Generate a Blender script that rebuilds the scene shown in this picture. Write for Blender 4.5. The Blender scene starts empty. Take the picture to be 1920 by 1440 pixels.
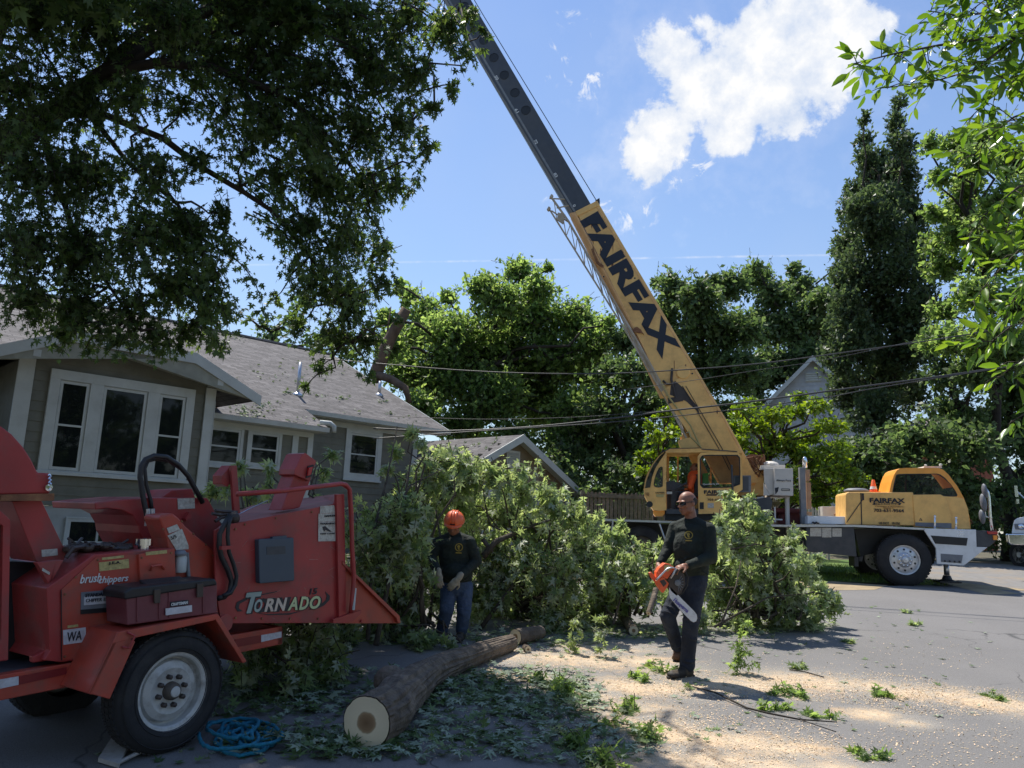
import bpy, math, random
import numpy as np
from math import sin, cos, tan, pi, radians, sqrt, atan2
from mathutils import Vector, Matrix
random.seed(7)
RNG = np.random.default_rng(11)
scene = bpy.context.scene
COL = scene.collection

# ------------------------------------------------------------ camera
PITCH, ROLL, FPX, CZ = radians(10.07), radians(2.4), 1495.0, 1.8
FW = Vector((0, cos(PITCH), sin(PITCH)))
_R0 = Vector((1, 0, 0)); _U0 = Vector((0, -sin(PITCH), cos(PITCH)))
CR = _R0 * cos(ROLL) + _U0 * sin(ROLL)
CU = -_R0 * sin(ROLL) + _U0 * cos(ROLL)
CP0 = Vector((0, 0, CZ))
cam_d = bpy.data.cameras.new('camera'); cam = bpy.data.objects.new('camera', cam_d); COL.objects.link(cam)
cam_d.sensor_width = 36.0; cam_d.lens = 36.0 * FPX / 1920.0
cam_d.clip_start = 0.05; cam_d.clip_end = 3000
Mc = Matrix((CR, CU, -FW)).transposed().to_4x4(); Mc.translation = CP0
cam.matrix_world = Mc
scene.camera = cam
scene.render.resolution_x, scene.render.resolution_y = 1024, 768

# ------------------------------------------------------------ exposure
vs = scene.view_settings
vs.view_transform = 'Standard'; vs.look = 'None'; vs.gamma = 1; vs.exposure = EXPO = 0.90
try: vs.use_curve_mapping = False
except Exception: pass

# ------------------------------------------------------------ sun
SUN_AZ = Vector((-0.56, 0.83, 0)).normalized()
SUN_EL = radians(62)
SD = Vector((SUN_AZ.x * cos(SUN_EL), SUN_AZ.y * cos(SUN_EL), sin(SUN_EL)))
sun_d = bpy.data.lights.new('sun', 'SUN'); sun = bpy.data.objects.new('sun', sun_d); COL.objects.link(sun)
sun_d.energy = 3.5; sun_d.angle = radians(0.53); sun_d.color = (1.0, 0.95, 0.86)
sun.rotation_euler = SD.to_track_quat('Z', 'Y').to_euler()

# pixel of the photograph -> point in the world (used to take the measurements of the place)
def ray(px, py): return FW + CR * ((px - 960) / FPX) + CU * ((720 - py) / FPX)
def at(px, py, Y):
    d = ray(px, py); return CP0 + d * (Y / d.y)
def on_plane(px, py, P, N):
    d = ray(px, py); return CP0 + d * ((P - CP0).dot(N) / d.dot(N))
SL = 0.054
def gz(x, y):
    if y < 24.0: return SL * y
    return SL * 24.0 + 0.012 * (min(y, 70) - 24.0)
def gr(px, py):
    p = on_plane(px, py, Vector((0, 0, 0)), Vector((0, -SL, 1)))
    if p.y > 24: p = on_plane(px, py, Vector((0, 24, SL * 24)), Vector((0, -0.012, 1)))
    return p

# ------------------------------------------------------------ world: sky and clouds
world = bpy.data.worlds.new('World'); scene.world = world; world.use_nodes = True
nt = world.node_tree; nt.nodes.clear()
def N_(tree, t, **kw):
    n = tree.nodes.new(t)
    for k, v in kw.items(): setattr(n, k, v)
    return n
def build_world():
    L = nt.links.new
    def mth(op, a, b=None, c=None):
        n = N_(nt, 'ShaderNodeMath', operation=op)
        for i, s in enumerate((a, b, c)):
            if s is None: continue
            if isinstance(s, (int, float)): n.inputs[i].default_value = s
            else: L(s, n.inputs[i])
        return n.outputs[0]
    sky = N_(nt, 'ShaderNodeTexSky', sky_type='NISHITA')
    sky.sun_disc = False; sky.sun_elevation = SUN_EL
    sky.sun_rotation = atan2(SD.x, SD.y)
    sky.air_density = 1.35; sky.dust_density = 0.3; sky.ozone_density = 5.0
    bg = N_(nt, 'ShaderNodeBackground'); bg.inputs[1].default_value = 0.083
    hsv = N_(nt, 'ShaderNodeHueSaturation'); hsv.inputs['Saturation'].default_value = 1.08; hsv.inputs['Hue'].default_value = 0.507; L(sky.outputs[0], hsv.inputs['Color']); L(hsv.outputs[0], bg.inputs[0])
    tc = N_(nt, 'ShaderNodeTexCoord')
    nrm = N_(nt, 'ShaderNodeVectorMath', operation='NORMALIZE'); L(tc.outputs['Generated'], nrm.inputs[0])
    V = nrm.outputs[0]
    ns = N_(nt, 'ShaderNodeTexNoise'); ns.inputs['Scale'].default_value = 9; ns.inputs['Detail'].default_value = 9; ns.inputs['Roughness'].default_value = 0.6
    ns.inputs['Distortion'].default_value = 0.35
    L(V, ns.inputs['Vector'])
    n2 = N_(nt, 'ShaderNodeTexNoise'); n2.inputs['Scale'].default_value = 3.2; n2.inputs['Detail'].default_value = 6
    L(V, n2.inputs['Vector'])
    nz = mth('ADD', mth('SUBTRACT', ns.outputs[0], 0.5), mth('MULTIPLY', mth('SUBTRACT', n2.outputs[0], 0.5), 0.6))
    def lobes(lst):
        acc = None
        for (px, py, r) in lst:
            d = ray(px, py).normalized()
            vm = N_(nt, 'ShaderNodeVectorMath', operation='DISTANCE'); L(V, vm.inputs[0]); vm.inputs[1].default_value = d
            e = mth('SUBTRACT', 1.0, mth('DIVIDE', vm.outputs['Value'], r / FPX))
            acc = e if acc is None else mth('SMOOTH_MAX', acc, e, 0.25)
        return acc
    big = lobes([(1215, 285, 60), (1250, 235, 85), (1300, 150, 110), (1380, 150, 125), (1430, 110, 115), (1510, 85, 120), (1580, 60, 80), (1370, 235, 80),
                 (1540, 140, 70), (1450, 190, 85)])
    n3 = N_(nt, 'ShaderNodeTexNoise'); n3.inputs['Scale'].default_value = 22; n3.inputs['Detail'].default_value = 10; n3.inputs['Roughness'].default_value = 0.62; L(V, n3.inputs['Vector'])
    f1 = mth('ADD', big, mth('ADD', mth('MULTIPLY', nz, 2.3), mth('MULTIPLY', mth('SUBTRACT', n3.outputs[0], 0.5), 1.3)))
    sm = N_(nt, 'ShaderNodeMapRange', interpolation_type='SMOOTHSTEP'); L(f1, sm.inputs[0]); sm.inputs[1].default_value = 0.08; sm.inputs[2].default_value = 0.42
    wis = lobes([(1020, 130, 45), (1065, 118, 70), (1105, 155, 65), (1185, 395, 80), (1150, 400, 60), (1035, 385, 50), (1080, 60, 80), (1165, 215, 70), (1300, 320, 90)])
    w1 = N_(nt, 'ShaderNodeMapRange', interpolation_type='SMOOTHSTEP'); L(wis, w1.inputs[0]); w1.inputs[1].default_value = 0.0; w1.inputs[2].default_value = 0.9
    n4 = N_(nt, 'ShaderNodeTexNoise'); n4.inputs['Scale'].default_value = 26; n4.inputs['Detail'].default_value = 9; n4.inputs['Roughness'].default_value = 0.66; n4.inputs['Distortion'].default_value = 0.9; L(V, n4.inputs['Vector'])
    w2 = N_(nt, 'ShaderNodeMapRange', interpolation_type='SMOOTHSTEP'); L(n4.outputs[0], w2.inputs[0]); w2.inputs[1].default_value = 0.44; w2.inputs[2].default_value = 0.72
    s2 = N_(nt, 'ShaderNodeMath', operation='MULTIPLY'); L(w1.outputs[0], s2.inputs[0]); L(w2.outputs[0], s2.inputs[1])
    # condensation trail: a straight band along a great circle
    a, b = ray(740, 492).normalized(), ray(1560, 478).normalized()
    n = a.cross(b).normalized()
    dp = N_(nt, 'ShaderNodeVectorMath', operation='DOT_PRODUCT'); L(V, dp.inputs[0]); dp.inputs[1].default_value = n
    ab = mth('ABSOLUTE', dp.outputs['Value'])
    tr = N_(nt, 'ShaderNodeMapRange', interpolation_type='SMOOTHSTEP'); L(ab, tr.inputs[0]); tr.inputs[1].default_value = 0.0; tr.inputs[2].default_value = 6.0 / FPX
    tr.inputs[3].default_value = 0.5; tr.inputs[4].default_value = 0.0
    gate = mth('ADD', mth('MULTIPLY', n4.outputs[0], 1.6), -0.1)
    trail = mth('MULTIPLY', tr.outputs[0], gate)
    # thin veil low in the sky
    sp = N_(nt, 'ShaderNodeSeparateXYZ'); L(V, sp.inputs[0])
    veil = N_(nt, 'ShaderNodeMapRange'); L(sp.outputs[2], veil.inputs[0]); veil.inputs[1].default_value = 0.15; veil.inputs[2].default_value = 0.75
    veil.inputs[3].default_value = 0.34; veil.inputs[4].default_value = 0.05
    vv = mth('ADD', veil.outputs[0], mth('MULTIPLY', mth('MAXIMUM', mth('SUBTRACT', n2.outputs[0], 0.45), 0.0), 0.7))
    m = mth('MINIMUM', mth('MAXIMUM', mth('MAXIMUM', sm.outputs[0], s2.outputs[0]), mth('MAXIMUM', trail, vv)), 1.0)
    wh = N_(nt, 'ShaderNodeBackground')
    cr = N_(nt, 'ShaderNodeValToRGB'); L(mth('MAXIMUM', mth('ADD', mth('MULTIPLY', n3.outputs[0], 1.1), mth('MULTIPLY', f1, 0.25)), mth('MULTIPLY', mth('MAXIMUM', trail, s2.outputs[0]), 1.6)), cr.inputs[0])
    cr.color_ramp.elements[0].position = 0.35; cr.color_ramp.elements[0].color = (0.52, 0.64, 0.86, 1)
    cr.color_ramp.elements[1].position = 0.86; cr.color_ramp.elements[1].color = (1, 1, 1, 1)
    L(cr.outputs[0], wh.inputs[0]); wh.inputs[1].default_value = 0.545
    mx = N_(nt, 'ShaderNodeMixShader'); L(m, mx.inputs[0]); L(bg.outputs[0], mx.inputs[1]); L(wh.outputs[0], mx.inputs[2])
    out = N_(nt, 'ShaderNodeOutputWorld'); L(mx.outputs[0], out.inputs[0])
build_world()

# ------------------------------------------------------------ materials
def mat(name, col, rough=0.6, metal=0.0, var=0.15, vs_=6.0, bump=0.0, bs=40.0, dirt=None, dirt_amt=0.0, dirt_scale=3.0, trans=0.0, island=0.0, spec=None, coat=0.0, bd=0.02):
    m = bpy.data.materials.new(name); m.use_nodes = True
    t = m.node_tree; b = t.nodes['Principled BSDF']; L = t.links.new
    b.inputs['Roughness'].default_value = rough; b.inputs['Metallic'].default_value = metal
    if spec is not None: b.inputs['Specular IOR Level'].default_value = spec
    if coat: b.inputs['Coat Weight'].default_value = coat; b.inputs['Coat Roughness'].default_value = 0.12
    tc = N_(t, 'ShaderNodeTexCoord')
    nz = N_(t, 'ShaderNodeTexNoise'); nz.inputs['Scale'].default_value = vs_; nz.inputs['Detail'].default_value = 5; L(tc.outputs['Object'], nz.inputs['Vector'])
    mr = N_(t, 'ShaderNodeMapRange'); L(nz.outputs[0], mr.inputs[0]); mr.inputs[1].default_value = 0.3; mr.inputs[2].default_value = 0.7
    mr.inputs[3].default_value = 1 - var; mr.inputs[4].default_value = 1 + var
    hs = N_(t, 'ShaderNodeHueSaturation'); hs.inputs['Color'].default_value = (*col, 1); L(mr.outputs[0], hs.inputs['Value'])
    last = hs.outputs[0]
    if island:
        g = N_(t, 'ShaderNodeNewGeometry')
        m2 = N_(t, 'ShaderNodeMapRange'); L(g.outputs['Random Per Island'], m2.inputs[0]); m2.inputs[3].default_value = 1 - island; m2.inputs[4].default_value = 1 + island
        h2 = N_(t, 'ShaderNodeHueSaturation'); L(last, h2.inputs['Color']); L(m2.outputs[0], h2.inputs['Value'])
        m3 = N_(t, 'ShaderNodeMapRange'); L(g.outputs['Random Per Island'], m3.inputs[0]); m3.inputs[3].default_value = 0.515; m3.inputs[4].default_value = 0.485
        L(m3.outputs[0], h2.inputs['Hue']); last = h2.outputs[0]
    if dirt is not None:
        n2 = N_(t, 'ShaderNodeTexNoise'); n2.inputs['Scale'].default_value = dirt_scale; n2.inputs['Detail'].default_value = 8; n2.inputs['Roughness'].default_value = 0.7
        L(tc.outputs['Object'], n2.inputs['Vector'])
        m4 = N_(t, 'ShaderNodeMapRange'); L(n2.outputs[0], m4.inputs[0]); m4.inputs[1].default_value = 0.48; m4.inputs[2].default_value = 0.68; m4.inputs[4].default_value = dirt_amt
        mx = N_(t, 'ShaderNodeMix', data_type='RGBA'); L(m4.outputs[0], mx.inputs[0]); L(last, mx.inputs[6]); mx.inputs[7].default_value = (*dirt, 1)
        last = mx.outputs[2]
        rr = N_(t, 'ShaderNodeMapRange'); L(m4.outputs[0], rr.inputs[0]); rr.inputs[2].default_value = max(dirt_amt, 0.01); rr.inputs[3].default_value = rough; rr.inputs[4].default_value = min(1, rough + 0.3)
        L(rr.outputs[0], b.inputs['Roughness'])
    L(last, b.inputs['Base Color'])
    if bump:
        n3 = N_(t, 'ShaderNodeTexNoise'); n3.inputs['Scale'].default_value = bs; n3.inputs['Detail'].default_value = 6; L(tc.outputs['Object'], n3.inputs['Vector'])
        bp = N_(t, 'ShaderNodeBump'); bp.inputs['Strength'].default_value = bump; bp.inputs['Distance'].default_value = bd
        L(n3.outputs[0], bp.inputs['Height']); L(bp.outputs[0], b.inputs['Normal'])
    if trans:
        tr = N_(t, 'ShaderNodeBsdfTranslucent')
        h5 = N_(t, 'ShaderNodeHueSaturation'); L(last, h5.inputs['Color']); h5.inputs['Value'].default_value = 1.7; h5.inputs['Saturation'].default_value = 1.15; h5.inputs['Hue'].default_value = 0.485
        L(h5.outputs[0], tr.inputs[0])
        ms = N_(t, 'ShaderNodeMixShader'); ms.inputs[0].default_value = trans
        L(b.outputs[0], ms.inputs[1]); L(tr.outputs[0], ms.inputs[2]); L(ms.outputs[0], t.nodes['Material Output'].inputs[0])
    return m

def glass_mat(name, tint=(0.012, 0.015, 0.016), alpha=0.8, rough=0.03, sp=0.3):
    m = bpy.data.materials.new(name); m.use_nodes = True
    t = m.node_tree; b = t.nodes['Principled BSDF']; L = t.links.new
    b.inputs['Base Color'].default_value = (*tint, 1); b.inputs['Roughness'].default_value = rough
    b.inputs['Alpha'].default_value = alpha; b.inputs['Specular IOR Level'].default_value = sp
    return m

M = {}
M['white'] = mat('white_trim', (0.52, 0.54, 0.52), 0.55, var=0.07, dirt=(0.25, 0.25, 0.22), dirt_amt=0.35)
M['white_car'] = mat('white_paint', (0.72, 0.74, 0.76), 0.3, var=0.04, dirt=(0.3, 0.29, 0.27), dirt_amt=0.4, coat=0.3)
M['black'] = mat('black_paint', (0.015, 0.016, 0.018), 0.5)
M['rubber'] = mat('rubber', (0.022, 0.022, 0.024), 0.85, dirt=(0.07, 0.065, 0.06), dirt_amt=0.6, bump=0.2, bs=60)
M['grey'] = mat('grey_metal', (0.16, 0.17, 0.19), 0.55, dirt=(0.3, 0.28, 0.25), dirt_amt=0.3)
M['dgrey'] = mat('dark_grey_paint', (0.045, 0.05, 0.058), 0.5, dirt=(0.12, 0.11, 0.1), dirt_amt=0.5)
M['steel'] = mat('bare_steel', (0.55, 0.56, 0.58), 0.35, 0.9, dirt=(0.2, 0.17, 0.14), dirt_amt=0.4)
M['chrome'] = mat('chrome', (0.8, 0.82, 0.85), 0.12, 1.0, var=0.03)
M['rim'] = mat('rim_paint', (0.50, 0.50, 0.48), 0.45, 0.1, dirt=(0.17, 0.14, 0.11), dirt_amt=0.7, dirt_scale=7)
M['glass'] = glass_mat('window_glass')
M['glassc'] = glass_mat('cab_glass', (0.03, 0.04, 0.04), 0.35)
M['unlit'] = mat('unlit_black', (0.02, 0.02, 0.022), 0.9)  # near-black standing in for unlit rooms and the shaded porch recess
M['label'] = mat('decal_white', (0.5, 0.48, 0.42), 0.6, var=0.25, vs_=60, dirt=(0.25, 0.16, 0.12), dirt_amt=0.5, dirt_scale=20)
M['labely'] = mat('decal_yellow', (0.45, 0.36, 0.14), 0.6, var=0.25, vs_=60)

# ------------------------------------------------------------ mesh helpers
class MB:
    def __init__(s): s.v = []; s.f = []; s.m = []
    def add(s, vs, fs, mi=0):
        o = len(s.v); s.v += [Vector(v) for v in vs]
        for f in fs: s.f.append([i + o for i in f]); s.m.append(mi)
        return s
    def box(s, c, size, R=None, mi=0):
        c = Vector(c); hx, hy, hz = [q / 2 for q in size]
        vs = [Vector((sx * hx, sy * hy, sz * hz)) for sz in (-1, 1) for sy in (-1, 1) for sx in (-1, 1)]
        if R is not None: vs = [R @ v for v in vs]
        return s.add([c + v for v in vs], [(0, 2, 3, 1), (4, 5, 7, 6), (0, 1, 5, 4), (2, 6, 7, 3), (0, 4, 6, 2), (1, 3, 7, 5)], mi)
    def hexa(s, a, b, mi=0):   # two rings of equal length
        n = len(a); fs = [tuple(range(n - 1, -1, -1)), tuple(range(n, 2 * n))]
        fs += [(i, (i + 1) % n, n + (i + 1) % n, n + i) for i in range(n)]
        return s.add(list(a) + list(b), fs, mi)
    def prism(s, poly, off, mi=0):
        off = Vector(off); poly = [Vector(p) for p in poly]
        return s.hexa(poly, [p + off for p in poly], mi)
    def ring(s, outer, inner, off, mi=0):   # frame between two loops of equal count, extruded
        off = Vector(off); n = len(outer)
        vs = [Vector(p) for p in outer] + [Vector(p) for p in inner]; vs += [v + off for v in vs]
        fs = []
        for i in range(n):
            j = (i + 1) % n
            fs += [(i, j, n + j, n + i), (2 * n + j, 2 * n + i, 3 * n + i, 3 * n + j), (j, i, 2 * n + i, 2 * n + j), (n + i, n + j, 3 * n + j, 3 * n + i)]
        return s.add(vs, fs, mi)
    def tube(s, pts, r, n=8, mi=0, cap=True):
        pts = [Vector(p) for p in pts]; k = len(pts)
        rs = r if isinstance(r, (list, tuple)) else [r] * k
        T = []
        for i in range(k):
            a = pts[max(i - 1, 0)]; b = pts[min(i + 1, k - 1)]; d = (b - a)
            T.append(d.normalized() if d.length > 1e-9 else Vector((0, 0, 1)))
        up = Vector((0, 0, 1)) if abs(T[0].z) < 0.9 else Vector((1, 0, 0))
        nrm = T[0].cross(up).normalized(); vs = []
        for i in range(k):
            nrm = (nrm - T[i] * nrm.dot(T[i])); nrm = nrm.normalized() if nrm.length > 1e-6 else T[i].orthogonal().normalized()
            bn = T[i].cross(nrm)
            for j in range(n):
                a = 2 * pi * j / n; vs.append(pts[i] + (nrm * cos(a) + bn * sin(a)) * rs[i])
        fs = [(i * n + j, i * n + (j + 1) % n, (i + 1) * n + (j + 1) % n, (i + 1) * n + j) for i in range(k - 1) for j in range(n)]
        if cap: fs += [tuple(range(n - 1, -1, -1)), tuple(range((k - 1) * n, k * n))]
        return s.add(vs, fs, mi)
    def lathe(s, c, axis, prof, n=32, mi=0, caps=True):
        c = Vector(c); ax = Vector(axis).normalized(); u = ax.orthogonal().normalized(); w = ax.cross(u)
        vs = [c + ax * h + (u * cos(2 * pi * j / n) + w * sin(2 * pi * j / n)) * r for (r, h) in prof for j in range(n)]
        fs = [(i * n + j, i * n + (j + 1) % n, (i + 1) * n + (j + 1) % n, (i + 1) * n + j) for i in range(len(prof) - 1) for j in range(n)]
        if caps and prof[0][0] > 1e-4: fs.append(tuple(range(n - 1, -1, -1)))
        if caps and prof[-1][0] > 1e-4: fs.append(tuple(range((len(prof) - 1) * n, len(prof) * n)))
        return s.add(vs, fs, mi)
    def ell(s, c, r, R=None, n=14, mi=0):
        c = Vector(c); vs = []; m_ = n // 2
        if not isinstance(r, (list, tuple, Vector)): r = (r, r, r)
        for i in range(m_ + 1):
            th = pi * i / m_
            for j in range(n):
                ph = 2 * pi * j / n
                v = Vector((r[0] * sin(th) * cos(ph), r[1] * sin(th) * sin(ph), r[2] * cos(th)))
                vs.append(c + (R @ v if R is not None else v))
        fs = [(i * n + j, (i + 1) * n + j, (i + 1) * n + (j + 1) % n, i * n + (j + 1) % n) for i in range(m_) for j in range(n)]
        return s.add(vs, fs, mi)
    def cap(s, a, b, ra, rb, n=12, mi=0):   # tapered capsule
        a = Vector(a); b = Vector(b); ax = (b - a); L_ = ax.length; ax = ax.normalized() if L_ > 1e-6 else Vector((0, 0, 1))
        prof = [(ra * sin(t), -ra * cos(t)) for t in (0.01, 0.4, 0.8, 1.2, pi / 2)] + [(rb * sin(t), L_ - rb * cos(t)) for t in (pi / 2, 1.95, 2.35, 2.75, pi - 0.01)]
        return s.lathe(a, ax, prof, n, mi)
    def text(s, txt, size, fr, mi=0, ext=0.004, bold=0.0, shear=0.0, sx=1.0, align='CENTER'):
        # fr: function (u, v, w) -> point; u along the line, v up, w outward
        cu = bpy.data.curves.new('t', 'FONT'); cu.body = txt; cu.size = size; cu.extrude = ext; cu.offset = bold * size; cu.shear = shear
        cu.align_x = align; cu.align_y = 'CENTER'; cu.resolution_u = 3
        ob = bpy.data.objects.new('t', cu); COL.objects.link(ob)
        me = ob.to_mesh()
        vs = [fr(v.co.x * sx, v.co.y, v.co.z) for v in me.vertices]; fs = [tuple(p.vertices) for p in me.polygons]
        s.add(vs, fs, mi); ob.to_mesh_clear(); bpy.data.objects.remove(ob); bpy.data.curves.remove(cu)
        return s
    def build(s, name, mats, parent=None, smooth=False, bevel=0.0, world=True, autosm=None):
        # world=True: vertices are given in world space; otherwise in the space of the thing
        me = bpy.data.meshes.new(name)
        Mi = Matrix()
        if parent is not None and world:
            p = parent
            while p.parent is not None: p = p.parent
            Mi = p.matrix_basis.inverted()
        me.from_pydata([tuple(Mi @ v) for v in s.v] if world else [tuple(v) for v in s.v], [], s.f)
        if not isinstance(mats, (list, tuple)): mats = [mats]
        for m_ in mats: me.materials.append(M[m_] if isinstance(m_, str) else m_)
        me.polygons.foreach_set('material_index', s.m)
        if smooth: me.polygons.foreach_set('use_smooth', [True] * len(s.f))
        me.update()
        o = bpy.data.objects.new(name, me); COL.objects.link(o)
        if parent is not None: o.parent = parent
        if autosm is not None:
            me.polygons.foreach_set('use_smooth', [True] * len(s.f))
            me.set_sharp_from_angle(angle=radians(autosm))
        if bevel:
            b = o.modifiers.new('bevel', 'BEVEL'); b.width = bevel; b.segments = 2; b.limit_method = 'ANGLE'; b.angle_limit = radians(40); b.harden_normals = False
        return o

def tag(o, label=None, cat=None, group=None, kind=None):
    if label: o['label'] = label
    if cat: o['category'] = cat
    if group: o['group'] = group
    if kind: o['kind'] = kind
    return o
def thing(name, label, cat, loc=(0, 0, 0), rot=None, group=None, rz=0.0):
    o = bpy.data.objects.new(name, None); COL.objects.link(o)
    m_ = rot.to_4x4() if rot is not None else Matrix.Rotation(rz, 4, 'Z')
    m_.translation = Vector(loc); o.matrix_basis = m_
    o.empty_display_size = 0.2
    return tag(o, label, cat, group)
def copy_tree(o, parent=None):
    c = o.copy(); COL.objects.link(c); c.parent = parent
    for ch in list(o.children): copy_tree(ch, c)
    return c
def fast_mesh(name, V, F, k, mats, mi=None, parent=None, smooth=False):
    """V (n,3) array, F (m,k) index array"""
    me = bpy.data.meshes.new(name)
    if parent is not None:
        p = parent
        while p.parent is not None: p = p.parent
        Mi = np.array(p.matrix_basis.inverted()); V = V @ Mi[:3, :3].T + Mi[:3, 3]
    n, m_ = len(V), len(F)
    me.vertices.add(n); me.vertices.foreach_set('co', np.ascontiguousarray(V, dtype=np.float32).ravel())
    me.loops.add(m_ * k); me.loops.foreach_set('vertex_index', np.ascontiguousarray(F, dtype=np.int32).ravel())
    me.polygons.add(m_); me.polygons.foreach_set('loop_start', np.arange(0, m_ * k, k, dtype=np.int32))
    try: me.polygons.foreach_set('loop_total', np.full(m_, k, dtype=np.int32))
    except Exception: pass
    for q in (mats if isinstance(mats, (list, tuple)) else [mats]): me.materials.append(M[q] if isinstance(q, str) else q)
    if mi is not None: me.polygons.foreach_set('material_index', np.ascontiguousarray(mi, dtype=np.int32))
    me.update(calc_edges=True); me.validate()
    o = bpy.data.objects.new(name, me); COL.objects.link(o)
    if parent is not None: o.parent = parent
    return o
# ============================================================ SETTING
def asphalt_mat():
    m = bpy.data.materials.new('asphalt_with_sawdust'); m.use_nodes = True
    t = m.node_tree; b = t.nodes['Principled BSDF']; L = t.links.new
    tc = N_(t, 'ShaderNodeTexCoord'); O = tc.outputs['Object']
    def noise(sc, det=6, ro=0.6):
        n = N_(t, 'ShaderNodeTexNoise'); n.inputs['Scale'].default_value = sc; n.inputs['Detail'].default_value = det; n.inputs['Roughness'].default_value = ro; L(O, n.inputs['Vector']); return n.outputs[0]
    def mth(op, a, b_=None, c=None):
        n = N_(t, 'ShaderNodeMath', operation=op)
        for i, s in enumerate((a, b_, c)):
            if s is None: continue
            if isinstance(s, (int, float)): n.inputs[i].default_value = s
            else: L(s, n.inputs[i])
        return n.outputs[0]
    def mix(f, a, c):
        n = N_(t, 'ShaderNodeMix', data_type='RGBA'); 
        if isinstance(f, float): n.inputs[0].default_value = f
        else: L(f, n.inputs[0])
        for i, s in ((6, a), (7, c)):
            if isinstance(s, tuple): n.inputs[i].default_value = (*s, 1)
            else: L(s, n.inputs[i])
        return n.outputs[2]
    def ramp(x, a, c):
        n = N_(t, 'ShaderNodeMapRange'); L(x, n.inputs[0]); n.inputs[1].default_value = a; n.inputs[2].default_value = c; return n.outputs[0]
    base = mix(ramp(noise(0.9), 0.35, 0.65), (0.112, 0.106, 0.100), (0.148, 0.140, 0.132))
    fine = noise(140, 3)
    base = mix(ramp(fine, 0.35, 0.7), base, (0.22, 0.21, 0.205))
    base = mix(mth('MULTIPLY', ramp(noise(320, 2), 0.58, 0.75), 0.6), base, (0.055, 0.055, 0.058))
    # cracks
    vo = N_(t, 'ShaderNodeTexVoronoi', feature='DISTANCE_TO_EDGE'); vo.inputs['Scale'].default_value = 0.33
    nv = N_(t, 'ShaderNodeTexNoise'); nv.inputs['Scale'].default_value = 1.6; nv.inputs['Detail'].default_value = 7; L(O, nv.inputs['Vector'])
    vm = N_(t, 'ShaderNodeVectorMath', operation='MULTIPLY_ADD'); L(nv.outputs['Color'], vm.inputs[0]); vm.inputs[1].default_value = (0.9, 0.9, 0); L(O, vm.inputs[2]); L(vm.outputs[0], vo.inputs['Vector'])
    crk = mth('SUBTRACT', 1.0, ramp(vo.outputs['Distance'], 0.001, 0.006))
    crk = mth('MULTIPLY', crk, ramp(noise(0.7, 3), 0.46, 0.56))
    base = mix(mth('MULTIPLY', crk, 0.75), base, (0.03, 0.03, 0.03))
    # sawdust blown over the road
    lob = [(1180, 1287, .5), (1240, 1292, .45), (1330, 1283, .5), (1420, 1287, .5), (1490, 1275, .55), (1560, 1282, .48), (1630, 1287, .45), (1700, 1297, .45), (1770, 1302, .42), (1850, 1315, .42), (1920, 1327, .42), (2020, 1340, .5), (1640, 1340, .28), (1700, 1355, .2),
           (1230, 1365, .42), (1300, 1380, .36), (1390, 1390, .36), (1470, 1405, .36), (1250, 1425, .4), (1350, 1430, .4), (1450, 1440, .4), (1560, 1440, .25), (1180, 1330, .4),
           (960, 1232, .45), (1040, 1232, .55), (1110, 1240, .5), (1000, 1268, .3), (1140, 1215, .5), (1200, 1240, .45), (930, 1262, .22), (1090, 1300, .4), (1250, 1255, .4)]
    acc = None
    for (px_, py_, r) in lob:
        g = gr(px_, py_)
        s = N_(t, 'ShaderNodeVectorMath', operation='SUBTRACT'); L(O, s.inputs[0]); s.inputs[1].default_value = g
        s2 = N_(t, 'ShaderNodeVectorMath', operation='MULTIPLY'); L(s.outputs[0], s2.inputs[0]); s2.inputs[1].default_value = (0.75 / r, 1.15 / r, 0)
        ln = N_(t, 'ShaderNodeVectorMath', operation='LENGTH'); L(s2.outputs[0], ln.inputs[0])
        e = mth('SUBTRACT', 1.0, ln.outputs['Value'])
        acc = e if acc is None else mth('SMOOTH_MAX', acc, e, 0.3)
    nn = mth('ADD', mth('ADD', mth('MULTIPLY', mth('SUBTRACT', noise(2.2, 8, 0.65), 0.5), 2.6), mth('MULTIPLY', mth('SUBTRACT', noise(9, 5, 0.6), 0.5), 1.6)), mth('MULTIPLY', mth('SUBTRACT', noise(110, 3), 0.5), 2.6))
    dens = ramp(mth('ADD', acc, nn), 0.15, 1.0)
    sd = mix(ramp(noise(60, 4), 0.3, 0.7), (0.46, 0.27, 0.12), (0.74, 0.50, 0.27))
    col = mix(mth('MULTIPLY', dens, 0.88), base, sd)
    # wide thin dusting of pale chips
    wide = ramp(mth('ADD', mth('ADD', acc, 0.9), mth('MULTIPLY', mth('SUBTRACT', noise(260, 2), 0.5), 7.0)), 1.3, 1.6)
    col = mix(mth('MULTIPLY', wide, 0.6), col, (0.62, 0.55, 0.43))
    L(col, b.inputs['Base Color']); b.inputs['Roughness'].default_value = 0.85
    bp = N_(t, 'ShaderNodeBump'); bp.inputs['Strength'].default_value = 0.5; bp.inputs['Distance'].default_value = 0.006
    L(mth('ADD', fine, mth('MULTIPLY', dens, 1.5)), bp.inputs['Height']); L(bp.outputs[0], b.inputs['Normal'])
    return m
M['asphalt'] = asphalt_mat()
M['soil'] = mat('bare_ground', (0.10, 0.085, 0.055), 0.95, var=0.35, vs_=1.2, dirt=(0.05, 0.08, 0.025), dirt_amt=0.8, dirt_scale=0.6, bump=0.6, bs=15)
M['lawn'] = mat('lawn', (0.075, 0.14, 0.025), 0.9, var=0.3, vs_=2.0, dirt=(0.16, 0.17, 0.05), dirt_amt=0.5, dirt_scale=1.5, bump=0.5, bs=60)
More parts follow.
